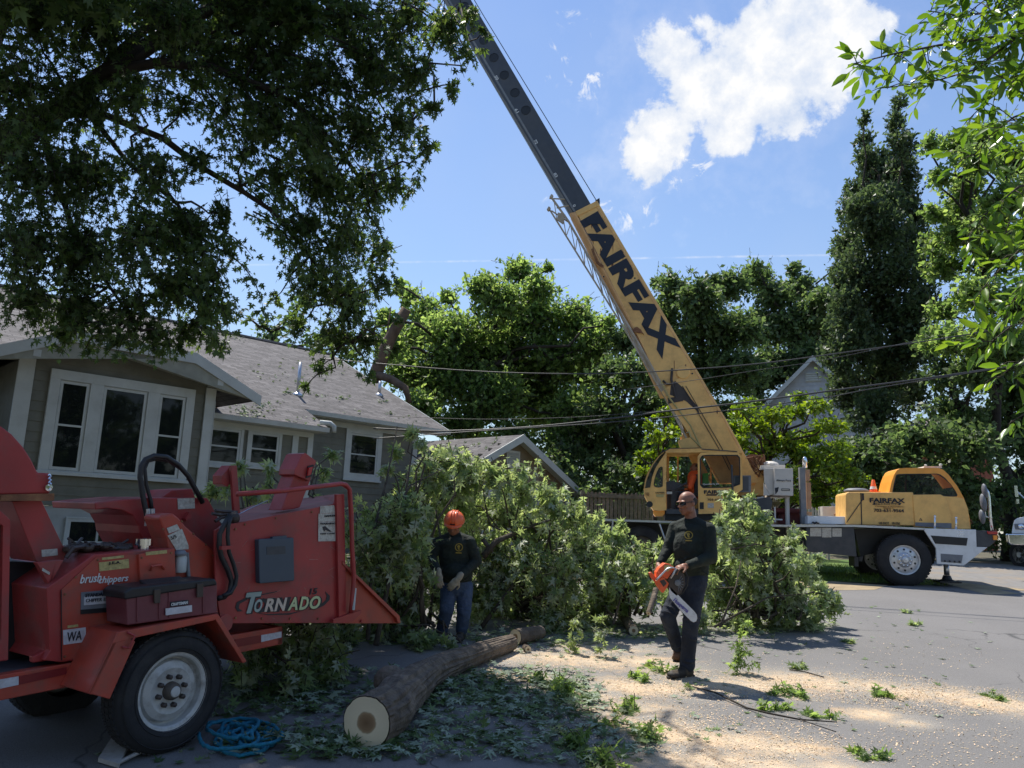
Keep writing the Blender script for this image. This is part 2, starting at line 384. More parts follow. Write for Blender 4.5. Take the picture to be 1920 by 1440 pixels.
M['drive'] = mat('concrete_drive', (0.2, 0.19, 0.18), 0.9, var=0.12, dirt=(0.30, 0.22, 0.13), dirt_amt=0.6, dirt_scale=0.9, bump=0.3, bs=60)
M['sand'] = mat('sandy_verge', (0.36, 0.28, 0.17), 0.95, var=0.2, dirt=(0.12, 0.10, 0.06), dirt_amt=0.6, dirt_scale=3, bump=0.4, bs=50)

def sheet(name, poly, dz, m, res=None):
    """flat sheet following the slope of the ground"""
    mb = MB()
    pts = [Vector((p[0], p[1], gz(p[0], p[1]) + dz)) for p in poly]
    mb.add(pts, [tuple(range(len(pts)))])
    o = mb.build(name, m); tag(o, kind='structure'); return o
# terrain in one grid
xs = [-900, -400, -150, -60, -30, -15, 0, 15, 30, 60, 150, 400, 900]; ys = [-60, -10, 0, 8, 17, 24, 40, 70, 150, 400, 1200]
mb = MB(); mb.add([(x, y, gz(x, y) - 0.02) for y in ys for x in xs], [(j * 13 + i, j * 13 + i + 1, (j + 1) * 13 + i + 1, (j + 1) * 13 + i) for j in range(10) for i in range(12)])
tag(mb.build('ground', 'soil'), kind='structure')
# road: edge behind the crane truck
e1 = gr(1500, 1098); e2 = gr(1640, 1100); e3 = gr(1760, 1096); e4 = gr(1860, 1068); e5 = gr(1925, 1065)
mb = MB()
top = [(-14, -6), (-14, 6.6), (-7, 9.6), (-3, 12.3), (1, 15.0), (e1.x, e1.y), (e2.x, e2.y), (e3.x, e3.y), (e4.x, min(e4.y, 16.99)), (14, 16.99), (30, 16.99), (30, -6)]
mb.add([(x, y, gz(x, y)) for x, y in top], [tuple(range(len(top)))])
# continuation of the road past the slope break
mb.add([(e4.x, 16.99, gz(0, 16.99)), (30, 16.99, gz(0, 16.99)), (30, 19.5, gz(0, 19.5)), (12, 19.0, gz(0, 19.0))], [(0, 1, 2, 3)])
tag(mb.build('road', 'asphalt'), kind='structure')
def gpt(px_, py_): g = gr(px_, py_); return (g.x, g.y)
sheet('sandy_verge', [gpt(1490, 1108), gpt(1640, 1106), gpt(1665, 1098), gpt(1560, 1090), gpt(1500, 1090)], 0.004, 'sand')
g1 = [gpt(1740, 1086), gpt(1800, 1076), gpt(1850, 1068), gpt(1870, 1064)]
sheet('sandy_bank', [(g1[0][0], g1[0][1]), (g1[1][0], min(16.9, g1[1][1])), (g1[2][0], 16.9), (10.2, 16.9), (10.3, 16.3), (9.4, 15.9)], 0.004, 'sand')
sheet('lawn', [(3.5, 17.2), (7.6, 17.2), (9.2, 17.2), (9.5, 19), (9.8, 23), (3, 23)], 0.0, 'lawn')
sheet('driveway', [(9.5, 17.1), (14, 17.1), (20, 23.9), (12, 23.9), (10, 22)], -0.008, 'drive')

# ============================================================ HOUSE
def siding_mat(name, col, dirt_amt=0.3): return mat(name, col, 0.7, var=0.10, vs_=3, dirt=(col[0] * .6, col[1] * .6, col[2] * .6), dirt_amt=dirt_amt, dirt_scale=2)
M['siding'] = siding_mat('siding_taupe', (0.175, 0.172, 0.138))
M['found'] = mat('painted_foundation', (0.42, 0.43, 0.42), 0.8, var=0.1, dirt=(0.2, 0.2, 0.18), dirt_amt=0.4)
M['soffit'] = mat('soffit', (0.30, 0.30, 0.25), 0.7)
def shingle_mat(name, swap):
    m = bpy.data.materials.new(name); m.use_nodes = True
    t = m.node_tree; b = t.nodes['Principled BSDF']; L = t.links.new
    tc = N_(t, 'ShaderNodeTexCoord'); sp = N_(t, 'ShaderNodeSeparateXYZ'); L(tc.outputs['Object'], sp.inputs[0])
    cb = N_(t, 'ShaderNodeCombineXYZ'); L(sp.outputs[1 if swap else 0], cb.inputs[0]); L(sp.outputs[0 if swap else 1], cb.inputs[1])
    br = N_(t, 'ShaderNodeTexBrick', offset=0.37); L(cb.outputs[0], br.inputs['Vector'])
    br.inputs['Scale'].default_value = 1; br.inputs['Brick Width'].default_value = 0.31; br.inputs['Row Height'].default_value = 0.135
    br.inputs['Mortar Size'].default_value = 0.007; br.inputs['Mortar Smooth'].default_value = 0.2; br.inputs['Bias'].default_value = 0
    br.inputs['Color1'].default_value = (0.085, 0.078, 0.078, 1); br.inputs['Color2'].default_value = (0.155, 0.143, 0.143, 1); br.inputs['Mortar'].default_value = (0.05, 0.045, 0.05, 1)
    nz = N_(t, 'ShaderNodeTexNoise'); nz.inputs['Scale'].default_value = 3; nz.inputs['Detail'].default_value = 8; L(tc.outputs['Object'], nz.inputs['Vector'])
    mr = N_(t, 'ShaderNodeMapRange'); L(nz.outputs[0], mr.inputs[0]); mr.inputs[1].default_value = 0.3; mr.inputs[2].default_value = 0.7; mr.inputs[3].default_value = 0.78; mr.inputs[4].default_value = 1.2
    hs = N_(t, 'ShaderNodeHueSaturation'); L(br.outputs['Color'], hs.inputs['Color']); L(mr.outputs[0], hs.inputs['Value'])
    L(hs.outputs[0], b.inputs['Base Color']); b.inputs['Roughness'].default_value = 0.92
    bp = N_(t, 'ShaderNodeBump'); bp.inputs['Strength'].default_value = 1.0; bp.inputs['Distance'].default_value = 0.02
    bp.invert = True; L(br.outputs['Fac'], bp.inputs['Height']); L(bp.outputs[0], b.inputs['Normal'])
    return m
M['shingle'] = shingle_mat('roof_shingles', False); M['shingle_s'] = shingle_mat('roof_shingles_side', True)

A0 = at(96, 690, 14); HD = Vector((sin(pi / 4), cos(pi / 4), 0)); HN = Vector((HD.y, -HD.x, 0))
HG = 0.75
house = thing('house', 'low grey-green bungalow with white trim and shingled roof behind the red chipper', 'house', (A0.x, A0.y, HG), rz=pi / 4)
HM = house.matrix_basis.copy(); HMI = HM.inverted()
def H(px_, py_, o, org=None):          # photograph pixel -> house coordinates on the wall plane standing o metres out
    return HMI @ on_plane(px_, py_, (org or A0) + HN * o, HN)
def rect(a0, a1, z0, z1, y): return [Vector((a0, y, z0)), Vector((a1, y, z0)), Vector((a1, y, z1)), Vector((a0, y, z1))]
def hb(mb, a0, a1, y0, y1, z0, z1, mi=0): return mb.box(((a0 + a1) / 2, (y0 + y1) / 2, (z0 + z1) / 2), (abs(a1 - a0), abs(y1 - y0), abs(z1 - z0)), None, mi)
def siding(mb, a0, a1, y, z0, z1, poly=None, step=0.18, top=None, mi=0):
    z = z0
    while z < z1 - 0.01:
        zz = min(z + step, z1)
        l, r = a0, a1
        if top: l, r = top(z)
        if r - l > 0.05:
            mb.hexa([(l, y, z), (r, y, z), (r, y - 0.018, z), (l, y - 0.018, z)], [(l, y, zz), (r, y, zz), (r, y - 0.003, zz), (l, y - 0.003, zz)], mi)
        z = zz
def window(par, a0, a1, z0, z1, y, kind='double', case=0.10, sill=True, label=None, mats=('white', 'white', 'unlit')):
    """a0..z1 is the glass; the casing goes around it"""
    cs = 0.055
    fr = MB(); oc = case + cs
    def R_(e): return rect(a0 - e, a1 + e, z0 - e, z1 + e, 0)
    fr.ring([v + Vector((0, y, 0)) for v in R_(oc)], [v + Vector((0, y, 0)) for v in R_(cs)], (0, -0.045, 0))
    if sill: hb(fr, a0 - oc - .03, a1 + oc + .03, y - 0.085, y - .045, z0 - oc - .02, z0 - oc + .03)
    f = fr.build('window_frame', mats[0], par, world=False, bevel=0.004)
    sh = MB(); sh.ring([v + Vector((0, y - 0.004, 0)) for v in R_(cs - 0.002)], [v + Vector((0, y - 0.004, 0)) for v in R_(0.0)], (0, -0.03, 0))
    if kind == 'double': hb(sh, a0, a1, y - 0.032, y - 0.006, (z0 + z1) / 2 - 0.018, (z0 + z1) / 2 + 0.018)
    if kind == 'slider': hb(sh, (a0 + a1) / 2 - .02, (a0 + a1) / 2 + .02, y - 0.032, y - 0.006, z0, z1)
    sh.build('sash', mats[1], f, world=False)
    g = MB(); g.add([v + Vector((0, y - 0.02, 0)) for v in R_(0)], [(0, 1, 2, 3)]); g.build('pane', 'glass', f, world=False)
    k = MB(); k.add([v + Vector((0, y - 0.003, 0)) for v in R_(0.0)], [(0, 1, 2, 3)]); k.build('unlit_room_sheet', mats[2], f, world=False)  # near-black sheet on the wall stands in for the unlit room
    return f

def rel(z): return z - HG
T25 = tan(radians(25))
def roofz(y):           # main roof plane, local y (positive = into the house)
    return rel(3.98) + (y - 1.2) * T25
w = MB()
# bay wall with clipped gable
bayL, bayR, bayTop = -0.5, 3.02, rel(4.80)
hb(w, bayL, bayR, 0.02, 3.2, rel(1.82), rel(4.3))
zf = lambda a: rel(4.87) - 0.10
def bay_top(z):
    zz = z
    if zz < rel(4.36): return (bayL, bayR)
    k = (zz - rel(4.36)) / 0.42
    return (bayL + k * 0.55, bayR - k * 0.75)
w.hexa([(bayL, .02, rel(4.3)), (bayR, .02, rel(4.3)), (2.3, .02, rel(4.82)), (0.15, .02, rel(4.82))], [(bayL, 3, rel(4.3)), (bayR, 3, rel(4.3)), (2.3, 3, rel(4.82)), (0.15, 3, rel(4.82))])
siding(w, bayL, bayR, 0.02, rel(1.82), rel(4.80), top=bay_top)
# middle wall and rear wall, left wall of the porch
ma0, ma1, my = 3.02, 6.25, 1.6
hb(w, ma0, ma1, my, my + 2.2, rel(1.82), rel(3.86))
siding(w, ma0, ma1, my, rel(1.82), rel(3.86))
ra0, ra1, ry = 6.0, H(779, 850, -2.85).x, 2.85
hb(w, ra0, ra1, ry, ry + 12.4, rel(1.6), rel(4.42))
siding(w, ra0, ra1, ry, rel(1.6), rel(4.42))
hb(w, -7, bayL, 1.9, 8, rel(1.82), rel(3.95)); siding(w, -7, bayL - 0.01, 1.9, rel(1.82), rel(3.95))
# right gable end above the rear wall
w.prism([(ra1 - 0.02, ry, rel(4.40)), (ra1 - 0.02, ry + 12.2, rel(4.4)), (ra1 - 0.02, 9.0, rel(7.4))], (-0.2, 0, 0))
w.build('wall', 'siding', house, world=False)
fo = MB(); hb(fo, bayL, bayR, 0.05, 3.1, -0.5, rel(1.815)); hb(fo, ma0, ma1, my + .03, my + 2, -0.5, rel(1.815)); hb(fo, -7, bayL - .01, 1.93, 8, -.5, rel(1.815))
hb(fo, ra0, ra1, ry + .02, ry + 12, -.5, rel(1.6))
fo.build('foundation', 'found', house, world=False)
# corner boards, frieze, posts
tr = MB()
hb(tr, -0.52, -0.26, -0.045, 0.0, rel(1.84), rel(4.42)); hb(tr, 2.84, 3.05, -0.045, 0.0, rel(1.84), rel(4.30)); hb(tr, 3.022, 3.06, -0.045, 1.6, rel(1.84), rel(4.05))
tr.hexa([(0.0, -0.05, rel(4.72)), (2.72, -0.05, rel(4.72)), (2.28, -0.05, rel(4.9)), (0.3, -0.05, rel(4.9))], [(0.0, -0.004, rel(4.72)), (2.72, -0.004, rel(4.72)), (2.28, -0.004, rel(4.9)), (0.3, -0.004, rel(4.9))])
for px0, px1, o in ((549, 560, -1.6), (577.6, 587.5, -1.6)):
    p0 = H(px0, 805, o).x; p1 = H(px1, 805, o).x
    hb(tr, p0, p1, my - 0.05, my - 0.002, rel(1.84), rel(3.86))
hb(tr, ma0 + .04, ma1, my - 0.06, my - .002, rel(3.72), rel(3.86))
p0 = H(776, 850, -2.85).x
hb(tr, p0 - .1, ra1 + .04, ry - 0.03, ry + .002, rel(1.6), rel(4.4))
hb(tr, ra0, ra1, ry - 0.05, ry - .02, rel(4.24), rel(4.4))
tr.build('trim_board', 'white', house, world=False, bevel=0.004)
# porch post and dark sheet standing in for the recess's shade at the far left
pp = MB(); q = H(14, 760, -0.9); hb(pp, q.x - 0.05, q.x + 0.04, 0.85, 0.95, rel(1.8), rel(4.0)); q = H(2, 760, -1.9); hb(pp, q.x - .35, q.x - .05, 1.84, 1.9, rel(1.8), rel(3.9))
pp.build('porch_post', 'white', house, world=False)
ps = MB(); hb(ps, -4, -0.6, 1.87, 1.885, rel(1.9), rel(3.95)); ps.build('porch_shade_sheet', 'unlit', house, world=False)
# windows
trio = MB()
o1 = H(96, 690, 0); o2 = H(366, 729.5, 0)
za, zb = rel(2.38), rel(4.22)
def rc(tl, br, o, yy=None):
    a = H(*tl, o); b = H(*br, o); return a.x, b.x, b.z, a.z
gl = [rc((118.4, 720.5), (141, 877.6), 0.0), rc((199.7, 730.4), (252.5, 881.8), 0.0), rc((304, 745.8), (326.5, 885.8), 0.0)]
# casing boards around the three windows
xs_ = [0.0] + [v for g in gl for v in (g[0] - .06, g[1] + .06)] + [2.62]
z0c, z1c = min(g[2] for g in gl) - .06, max(g[3] for g in gl) + .06
for i in range(0, 8, 2): hb(trio, xs_[i], xs_[i + 1], -0.06, 0, z0c, z1c)
hb(trio, 0, 2.62, -0.06, 0, z1c, zb); hb(trio, 0, 2.62, -0.06, 0, za, z0c); hb(trio, -0.04, 2.66, -0.10, -.06, za - .03, za + .03)
tt = trio.build('window_surround', 'white', house, world=False, bevel=0.004)
for i, g in enumerate(gl):
    window(house, g[0], g[1], z0c + 0.06, z1c - 0.06, -0.0, 'double' if i != 1 else 'single', case=-0.01, sill=False)
for (tl, br) in (((398, 791), (441, 868)), ((474.6, 800), (514, 871))):
    g = rc(tl, br, -1.6); window(house, g[0], g[1], g[2], min(g[3], rel(3.64)), my - .004, 'double', case=0.07)
g = rc((659.3, 815.4), (697, 890), -2.85); window(house, g[0], H(705, 822, -2.85).x, g[2], g[3], ry - .004, 'double', case=0.14)
# basement window in the pale foundation
g = rc((133, 978), (231, 1016), 0.0); window(house, g[0], g[1], g[2], g[3], 0.03, 'slider', case=0.03, sill=False)
# roofs
rf = MB()
def slab(poly, th=0.12, mi=0): rf.prism(poly, (0, 0, -th), mi)
RT = roofz(9.0)
ex = 6.52; rx = 11.4
pmain = [(-9, 1.2, roofz(1.2)), (ex, 1.2, roofz(1.2)), (ex, 2.38, roofz(2.38)), (rx, 2.38, roofz(2.38)), (rx, 9.0, RT), (-9, 9.0, RT)]
slab(pmain); slab([(-9, 9.0, RT), (rx, 9.0, RT), (rx, 16.8, RT - 7.8 * T25), (-9, 16.8, RT - 7.8 * T25)])
main_roof = rf.build('roof', 'shingle', house, world=False)
rf = MB()
bz = rel(4.87); rg = rel(5.35); yo = -0.45
aL, aR, bL, bR = -1.35, 3.82, 0.12, 2.38; ez = rel(4.22)
yb = lambda z: (z - rel(3.98)) / T25 + 1.2
rf.prism([(bL, yo, bz), (bR, yo, bz), (1.25, 0.6, rg)], (0, 0, -0.08))                                   # clipped front
rf.prism([(bR, yo, bz), (aR, yo, ez), (aR, yb(ez), ez), (1.25, yb(rg), rg), (1.25, 0.6, rg)], (0, 0, -0.08))
rf.prism([(aL, yo, ez), (bL, yo, bz), (1.25, 0.6, rg), (1.25, yb(rg), rg), (aL, yb(ez), ez)], (0, 0, -0.08))
rf.build('bay_roof', 'shingle_s', house, world=False)
bg_ = MB()   # barge boards
for (a, b) in (((aL, ez), (bL, bz)), ((bL, bz), (bR, bz)), ((bR, bz), (aR, ez))):
    bg_.hexa([(a[0], yo - .03, a[1] - .20), (b[0], yo - .03, b[1] - .20), (b[0], yo - .03, b[1] + .01), (a[0], yo - .03, a[1] + .01)],
             [(a[0], yo, a[1] - .20), (b[0], yo, b[1] - .20), (b[0], yo, b[1] + .01), (a[0], yo, a[1] + .01)])
for a_ in (-0.36, 2.93): hb(bg_, a_ - .06, a_ + .06, yo, 0.0, rel(4.32), rel(4.44))
bg_.build('barge_board', 'white', house, world=False)
sf = MB()
sf.prism([(aL + .1, yo + .005, ez - .1), (bL, yo + .005, bz - .1), (bR, yo + .005, bz - .1), (aR - .1, yo + .005, ez - .1), (bayR, 0, rel(4.3)), (2.3, 0, rel(4.8)), (0.15, 0, rel(4.8)), (bayL, 0, rel(4.3))], (0, 0, -0.01))
sf.build('soffit', 'soffit', house, world=False)
gt = MB()
def gutter(a0, a1, y, z): gt.hexa([(a0, y, z), (a0, y - .12, z), (a0, y - .1, z - .11), (a0, y, z - .11)], [(a1, y, z), (a1, y - .12, z), (a1, y - .1, z - .11), (a1, y, z - .11)])
gutter(3.15, ex - .02, 1.2, roofz(1.2) - .02); gutter(ex + .03, rx, 2.38, roofz(2.38) - .02)
hb(gt, 3.1, ex, 1.22, 1.62, rel(3.84), rel(3.875)); hb(gt, ra0 + .3, rx - .05, 2.4, 2.85, rel(4.38), rel(4.41))
gt.build('gutter', 'white', house, world=False)
dp_ = MB()
dp_.tube([(3.30, 1.12, rel(3.86)), (3.30, 1.12, rel(3.72)), (3.22, 1.3, rel(3.6)), (3.12, 1.5, rel(3.45)), (3.12, 1.52, rel(3.3)), (3.12, 1.52, rel(1.9))], 0.05, 10)
q = (ex + .1, 1.14)
dp_.build('downspout', 'white', house, world=False, smooth=True); dp_ = MB(); dp_.tube([(6.3, 1.25, roofz(1.3) + .06), (6.52, 1.12, roofz(1.2) + .1), (6.60, 1.06, roofz(1.2) + .02), (6.60, 1.06, roofz(1.2) - .12)], 0.06, 10)
dp_.build('downspout', 'white', house, world=False, smooth=True)
vp = MB()
P = HMI @ on_plane(558, 740, HM @ Vector((0, 1.2, roofz(1.2))), (HM.to_3x3() @ Vector((0, -sin(radians(25)), cos(radians(25))))))
vp.tube([P, P + Vector((0, 0, 0.9))], 0.045, 10); vp.lathe(P + Vector((0, 0, -.05)), (0, -.2, 1), [(0.16, 0), (0.14, .07), (.05, .12)], 14)
vp.build('vent_pipe', 'steel', house, world=False, smooth=True); vp = MB()
P = HMI @ on_plane(711, 741, HM @ Vector((0, 1.2, roofz(1.2))), (HM.to_3x3() @ Vector((0, -sin(radians(25)), cos(radians(25))))))
vp.tube([P, P + Vector((0, 0, 0.45))], 0.05, 10); vp.lathe(P + Vector((0, 0, -.05)), (0, -.2, 1), [(0.14, 0), (0.12, .07), (.05, .12)], 14)
vp.build('vent_pipe', 'steel', house, world=False, smooth=True)
rc_ = MB(); rc_.tube([(-9, 9, RT + .01), (rx, 9, RT + .01)], 0.07, 6); rc_.build('ridge_cap', 'shingle', house, world=False)
# rake board at the right end of the roof
rk = MB(); rk.prism([(rx, 2.38, roofz(2.38) - .13), (rx, 9, RT - .13), (rx, 9, RT + .01), (rx, 2.38, roofz(2.38) + .01)], (0.03, 0, 0)); rk.build('rake_board', 'white', house, world=False)

# ============================================================ GARAGE
GP = at(981, 815, 23.5); GG = gz(0, 22)
garage = thing('garage', 'tan gabled garage with a louvered vent, behind the brush pile', 'garage', (GP.x, GP.y, GG), rz=pi / 4)
GM = garage.matrix_basis.copy(); GI = GM.inverted()
def G_(px_, py_, o=0.0): return GI @ on_plane(px_, py_, GP + HN * o, HN)
pk = G_(981, 815); re_ = G_(1096, 926)
hw = re_.x; zr = re_.z; M['siding_tan'] = siding_mat('siding_tan', (0.23, 0.185, 0.125))
gw = MB()
yw = 0.35
def gtop(z):
    k = min(1, max(0, (pk.z - .1 - z) / (pk.z - zr))); return (-k * hw, k * hw) if z > zr + .25 else (-hw + .35, hw - .35)
hb(gw, -hw + .35, hw - .35, yw, 6.5, 0, zr + .22)
gw.prism([(-hw + .35, yw, zr + .2), (hw - .35, yw, zr + .2), (0, yw, pk.z - .08)], (0, 6, 0))
siding(gw, -hw + .35, hw - .35, yw, 0, pk.z - .3, top=gtop, step=0.2)
gw.build('wall', 'siding_tan', garage, world=False)
gf = MB()
for s in (-1, 1): gf.prism([(0, 0, pk.z), (s * hw, 0, zr), (s * hw, 6.9, zr), (0, 6.9, pk.z)], (0, 0, -.1))
gf.build('roof', 'shingle_s', garage, world=False)
gb = MB()
for s in (-1, 1): gb.prism([(0, -.03, pk.z + .01), (s * (hw + .02), -.03, zr + .01), (s * (hw + .02), -.03, zr - .2), (0, -.03, pk.z - .22)], (0, 0.03, 0))
hb(gb, hw - .55, hw - .33, yw - .04, yw, 0, zr + .2)
gb.build('rake_board', 'white', garage, world=False)
gs = MB()
for s in (-1, 1): gs.prism([(0, 0.0, pk.z - .12), (s * hw, 0, zr - .12), (s * hw, yw, zr - .12), (0, yw, pk.z - .12)], (0, 0, -.01))
gs.build('soffit', 'white', garage, world=False)
v0 = G_(951, 847, -.35); v1 = G_(970, 876, -.35)
gv = MB(); hb(gv, v0.x - .05, v1.x + .05, yw - .05, yw - .02, v1.z - .05, v0.z + .05)
for i in range(8):
    z = v1.z + (v0.z - v1.z) * (i + .5) / 8; gv.box(((v0.x + v1.x) / 2, yw - .06, z), (v1.x - v0.x, .05, .012), Matrix.Rotation(radians(35), 3, 'X'))
gv.build('louvered_vent', 'white', garage, world=False)
gd = MB(); hb(gd, -1.2, 1.4, yw - .05, yw - .02, 0, 1.75)
for i in range(4): hb(gd, -1.15, 1.35, yw - .07, yw - .05, .05 + i * .43, .42 + i * .43)
gd.build('garage_door', 'white', garage, world=False)

# ============================================================ FENCES
M['wood_grey'] = mat('weathered_wood', (0.20, 0.165, 0.125), 0.9, var=0.25, vs_=9, dirt=(0.10, 0.09, 0.08), dirt_amt=0.6, dirt_scale=6, bump=0.4, bs=50, island=0.2)
M['wood_white'] = mat('painted_pickets', (0.50, 0.47, 0.42), 0.8, var=0.1, dirt=(0.25, 0.22, 0.18), dirt_amt=0.5, island=0.1)
def fence(nm, label, A, B, zt, pw, gap, m_, rail=(0.35, 1.5)):
    A = Vector(A); B = Vector(B); g0 = gz(A.x, A.y)
    f = thing(nm, label, 'fence', (A.x, A.y, g0))
    d = (B - A); L_ = d.length; d.normalize(); nn = Vector((d.y, -d.x, 0)); R = Matrix((d, -nn, Vector((0, 0, 1)))).transposed()
    pk_ = MB(); n = int(L_ / (pw + gap))
    for i in range(n):
        c = A + d * (i * (pw + gap)); h = zt - g0 + random.uniform(-.02, .015); c.z = g0 - .1
        l, r_ = c, c + d * pw; up = Vector((0, 0, h)); t2 = Vector((0, 0, h + .04))
        fr_ = [l, r_, r_ + up, (l + r_) / 2 + t2, l + up]
        pk_.prism(fr_, nn * -0.02 )
    pk_.build('pickets', m_, f)
    for z in rail: r2 = MB(); r2.box(A + d * L_ / 2 + Vector((0, 0, z + g0 - A.z)) + nn * .02, (L_, .04, .09), R); r2.build('rail', m_, f)
    for i in range(int(L_ / 2.4) + 1):
        p = A + d * min(i * 2.4, L_ - .05); q_ = MB(); q_.box((p.x + nn.x * .03, p.y + nn.y * .03, (g0 + zt) / 2 - .05), (.1, .1, zt - g0), R); q_.build('fence_post', m_, f)
    return f
a = at(1092, 935, 23.0); b = at(1440, 935, 23.0)
fence('wooden_fence', 'weathered brown picket fence between the garage and the crane cab', (a.x, a.y, 0), (b.x, b.y, 0), at(1160, 919, 23).z, .085, .03, 'wood_grey')
a = at(1436, 935, 22.0); b = at(1480, 935, 22.0)
fence('wooden_fence', 'short brown slatted fence panel under the white water tank', (a.x, a.y, 0), (b.x, b.y, 0), at(1455, 930, 22).z, .04, .012, 'wood_grey')
a = at(1481, 935, 22.5); b = at(1560, 935, 22.8)
fence('picket_fence', 'white picket fence behind the exhaust of the crane truck', (a.x, a.y, 0), (b.x, b.y, 0), at(1520, 942, 22.6).z, .07, .045, 'wood_white')

# ============================================================ FAR HOUSES
M['far_siding'] = siding_mat('far_siding', (0.46, 0.48, 0.51)); M['brick'] = mat('brick_wall', (0.32, 0.10, 0.06), 0.85, var=0.25, vs_=8); M['brown_roof'] = mat('brown_shingles', (0.23, 0.19, 0.16), 0.9, var=0.2)
FP = at(1524, 669, 46); fa = radians(-22)
far = thing('house', 'tall pale gabled house showing through the trees right of the boom', 'house', (FP.x, FP.y, gz(FP.x, FP.y)), rz=fa)
FI = far.matrix_basis.inverted(); fz = FP.z - far.location.z; hwf = 3.9
fw = MB(); fw.prism([(-hwf, 0, 0), (hwf, 0, 0), (hwf, 0, fz - 4.0), (0, 0, fz - .15), (-hwf, 0, fz - 4.0)], (0, 9, 0)); siding(fw, -hwf, hwf, 0, fz - 4, fz - .6, top=lambda z: (-(fz - .3 - z) / 4 * hwf, (fz - .3 - z) / 4 * hwf), step=.25)
fw.build('wall', 'far_siding', far, world=False)
fr = MB()
for s in (-1, 1): fr.prism([(0, -.4, fz), (s * hwf * 1.08, -.4, fz - 4.3), (s * hwf * 1.08, 9.4, fz - 4.3), (0, 9.4, fz)], (0, 0, -.15))
fr.build('roof', 'brown_roof', far, world=False)
ft = MB()
for s in (-1, 1): ft.prism([(0, -.44, fz + .01), (s * hwf * 1.1, -.44, fz - 4.38), (s * hwf * 1.1, -.44, fz - 4.7), (0, -.44, fz - .3)], (0, .04, 0))
ft.build('rake_board', 'white', far, world=False)
fv = MB(); hb(fv, -.45, .45, -.06, -.02, fz - 1.5, fz - .95)
for i in range(4): hb(fv, -.4, .4, -.1, -.06, fz - 1.45 + i * .13, fz - 1.38 + i * .13)
fv.build('gable_vent', 'white', far, world=False)
bp_ = at(1800, 800, 44)
bh = thing('house', 'red brick house barely visible in the dark trees at right', 'house', (bp_.x, bp_.y, gz(bp_.x, bp_.y)))
q = MB(); q.box((0, 3, 3.2), (3.4, 6, 6.4)); q.build('wall', 'brick', bh, world=False)
q = MB(); q.prism([(-2, -.3, 6.4), (2, -.3, 6.4), (0, -.3, 7.6)], (0, 6.6, 0)); q.build('roof', 'brown_roof', bh, world=False)

# ============================================================ OVERHEAD LINES
M['wire'] = mat('wire', (0.05, 0.05, 0.052), 0.5, var=0.1)
def wire(label, pts, r):
    P_ = [at(x, y, Y) for (x, y, Y) in pts]
    # smooth through the points
    out = []
    for i in range(len(P_) - 1):
        p0 = P_[max(i - 1, 0)]; p1 = P_[i]; p2 = P_[i + 1]; p3 = P_[min(i + 2, len(P_) - 1)]
        for k in range(8):
            t = k / 8; out.append(0.5 * ((2 * p1) + (p2 - p0) * t + (2 * p0 - 5 * p1 + 4 * p2 - p3) * t * t + (3 * p1 - p0 - 3 * p2 + p3) * t ** 3))
    out.append(P_[-1])
    mb = MB(); mb.tube(out, r, 6); o = mb.build('overhead_line', 'wire', smooth=True); tag(o, label, 'cable', 'overhead lines crossing the street')
wire('upper overhead line, sagging from the roof across the boom below its last letter', [(600, 672, 15.6), (725, 683, 15.5), (860, 694, 15.4), (1000, 700, 15.2), (1150, 700, 15.1), (1300, 692, 15.0), (1420, 682, 14.9), (1560, 664, 14.7), (1820, 626, 14.5), (2060, 575, 14.3)], .012)
wire('thin overhead line just under the upper one', [(1160, 732, 15.4), (1300, 713, 15.2), (1420, 694, 15.1), (1560, 672, 15.0), (1840, 612, 14.8), (2060, 565, 14.6)], .006)
wire('thick twisted overhead line, the upper of the lower pair', [(700, 803, 15.6), (830, 808, 15.6), (1000, 800, 15.4), (1160, 783, 15.3), (1240, 772, 15.2), (1400, 754, 15.0), (1600, 727, 14.8), (1760, 706, 14.6), (1900, 684, 14.5), (2080, 650, 14.3)], .017)
wire('lowest overhead line, passing the boom foot', [(700, 822, 15.5), (900, 808, 15.4), (1100, 795, 15.3), (1250, 782, 15.1), (1400, 765, 15.0), (1550, 745, 14.8), (1640, 728, 14.7), (1900, 686, 14.4), (2080, 655, 14.2)], .010)
wire('thin overhead line over the garage ridge', [(730, 780, 15.9), (900, 786, 15.8), (1080, 782, 15.7), (1240, 770, 15.5)], .006)
# ============================================================ CRANE TRUCK
M['yellow'] = mat('crane_yellow', (0.86, 0.50, 0.15), 0.42, var=0.07, dirt=(0.48, 0.26, 0.10), dirt_amt=0.55, dirt_scale=2.4, coat=0.1)
M['orange'] = mat('crane_orange', (0.88, 0.36, 0.05), 0.4, var=0.07, coat=0.2)
M['boomgrey'] = mat('boom_dark_grey', (0.055, 0.062, 0.075), 0.5, var=0.12, dirt=(0.13, 0.13, 0.13), dirt_amt=0.4, dirt_scale=1.2)
M['boomedge'] = mat('boom_edge_grey', (0.19, 0.20, 0.21), 0.5, dirt=(0.3, 0.28, 0.25), dirt_amt=0.4)
M['letter'] = mat('black_lettering', (0.010, 0.012, 0.022), 0.45, var=0.05)
M['cream'] = mat('cream_paint', (0.60, 0.56, 0.50), 0.5, var=0.06, dirt=(0.3, 0.25, 0.2), dirt_amt=0.4, dirt_scale=3)
M['jib'] = mat('jib_paint', (0.42, 0.34, 0.24), 0.6, var=0.15, dirt=(0.6, 0.56, 0.5), dirt_amt=0.6, dirt_scale=2)
M['rust'] = mat('rusty_brown', (0.22, 0.09, 0.04), 0.75, var=0.3, dirt=(0.45, 0.28, 0.12), dirt_amt=0.5, dirt_scale=12)
M['oil'] = mat('oily_stain', (0.05, 0.035, 0.028), 0.45, var=0.3)
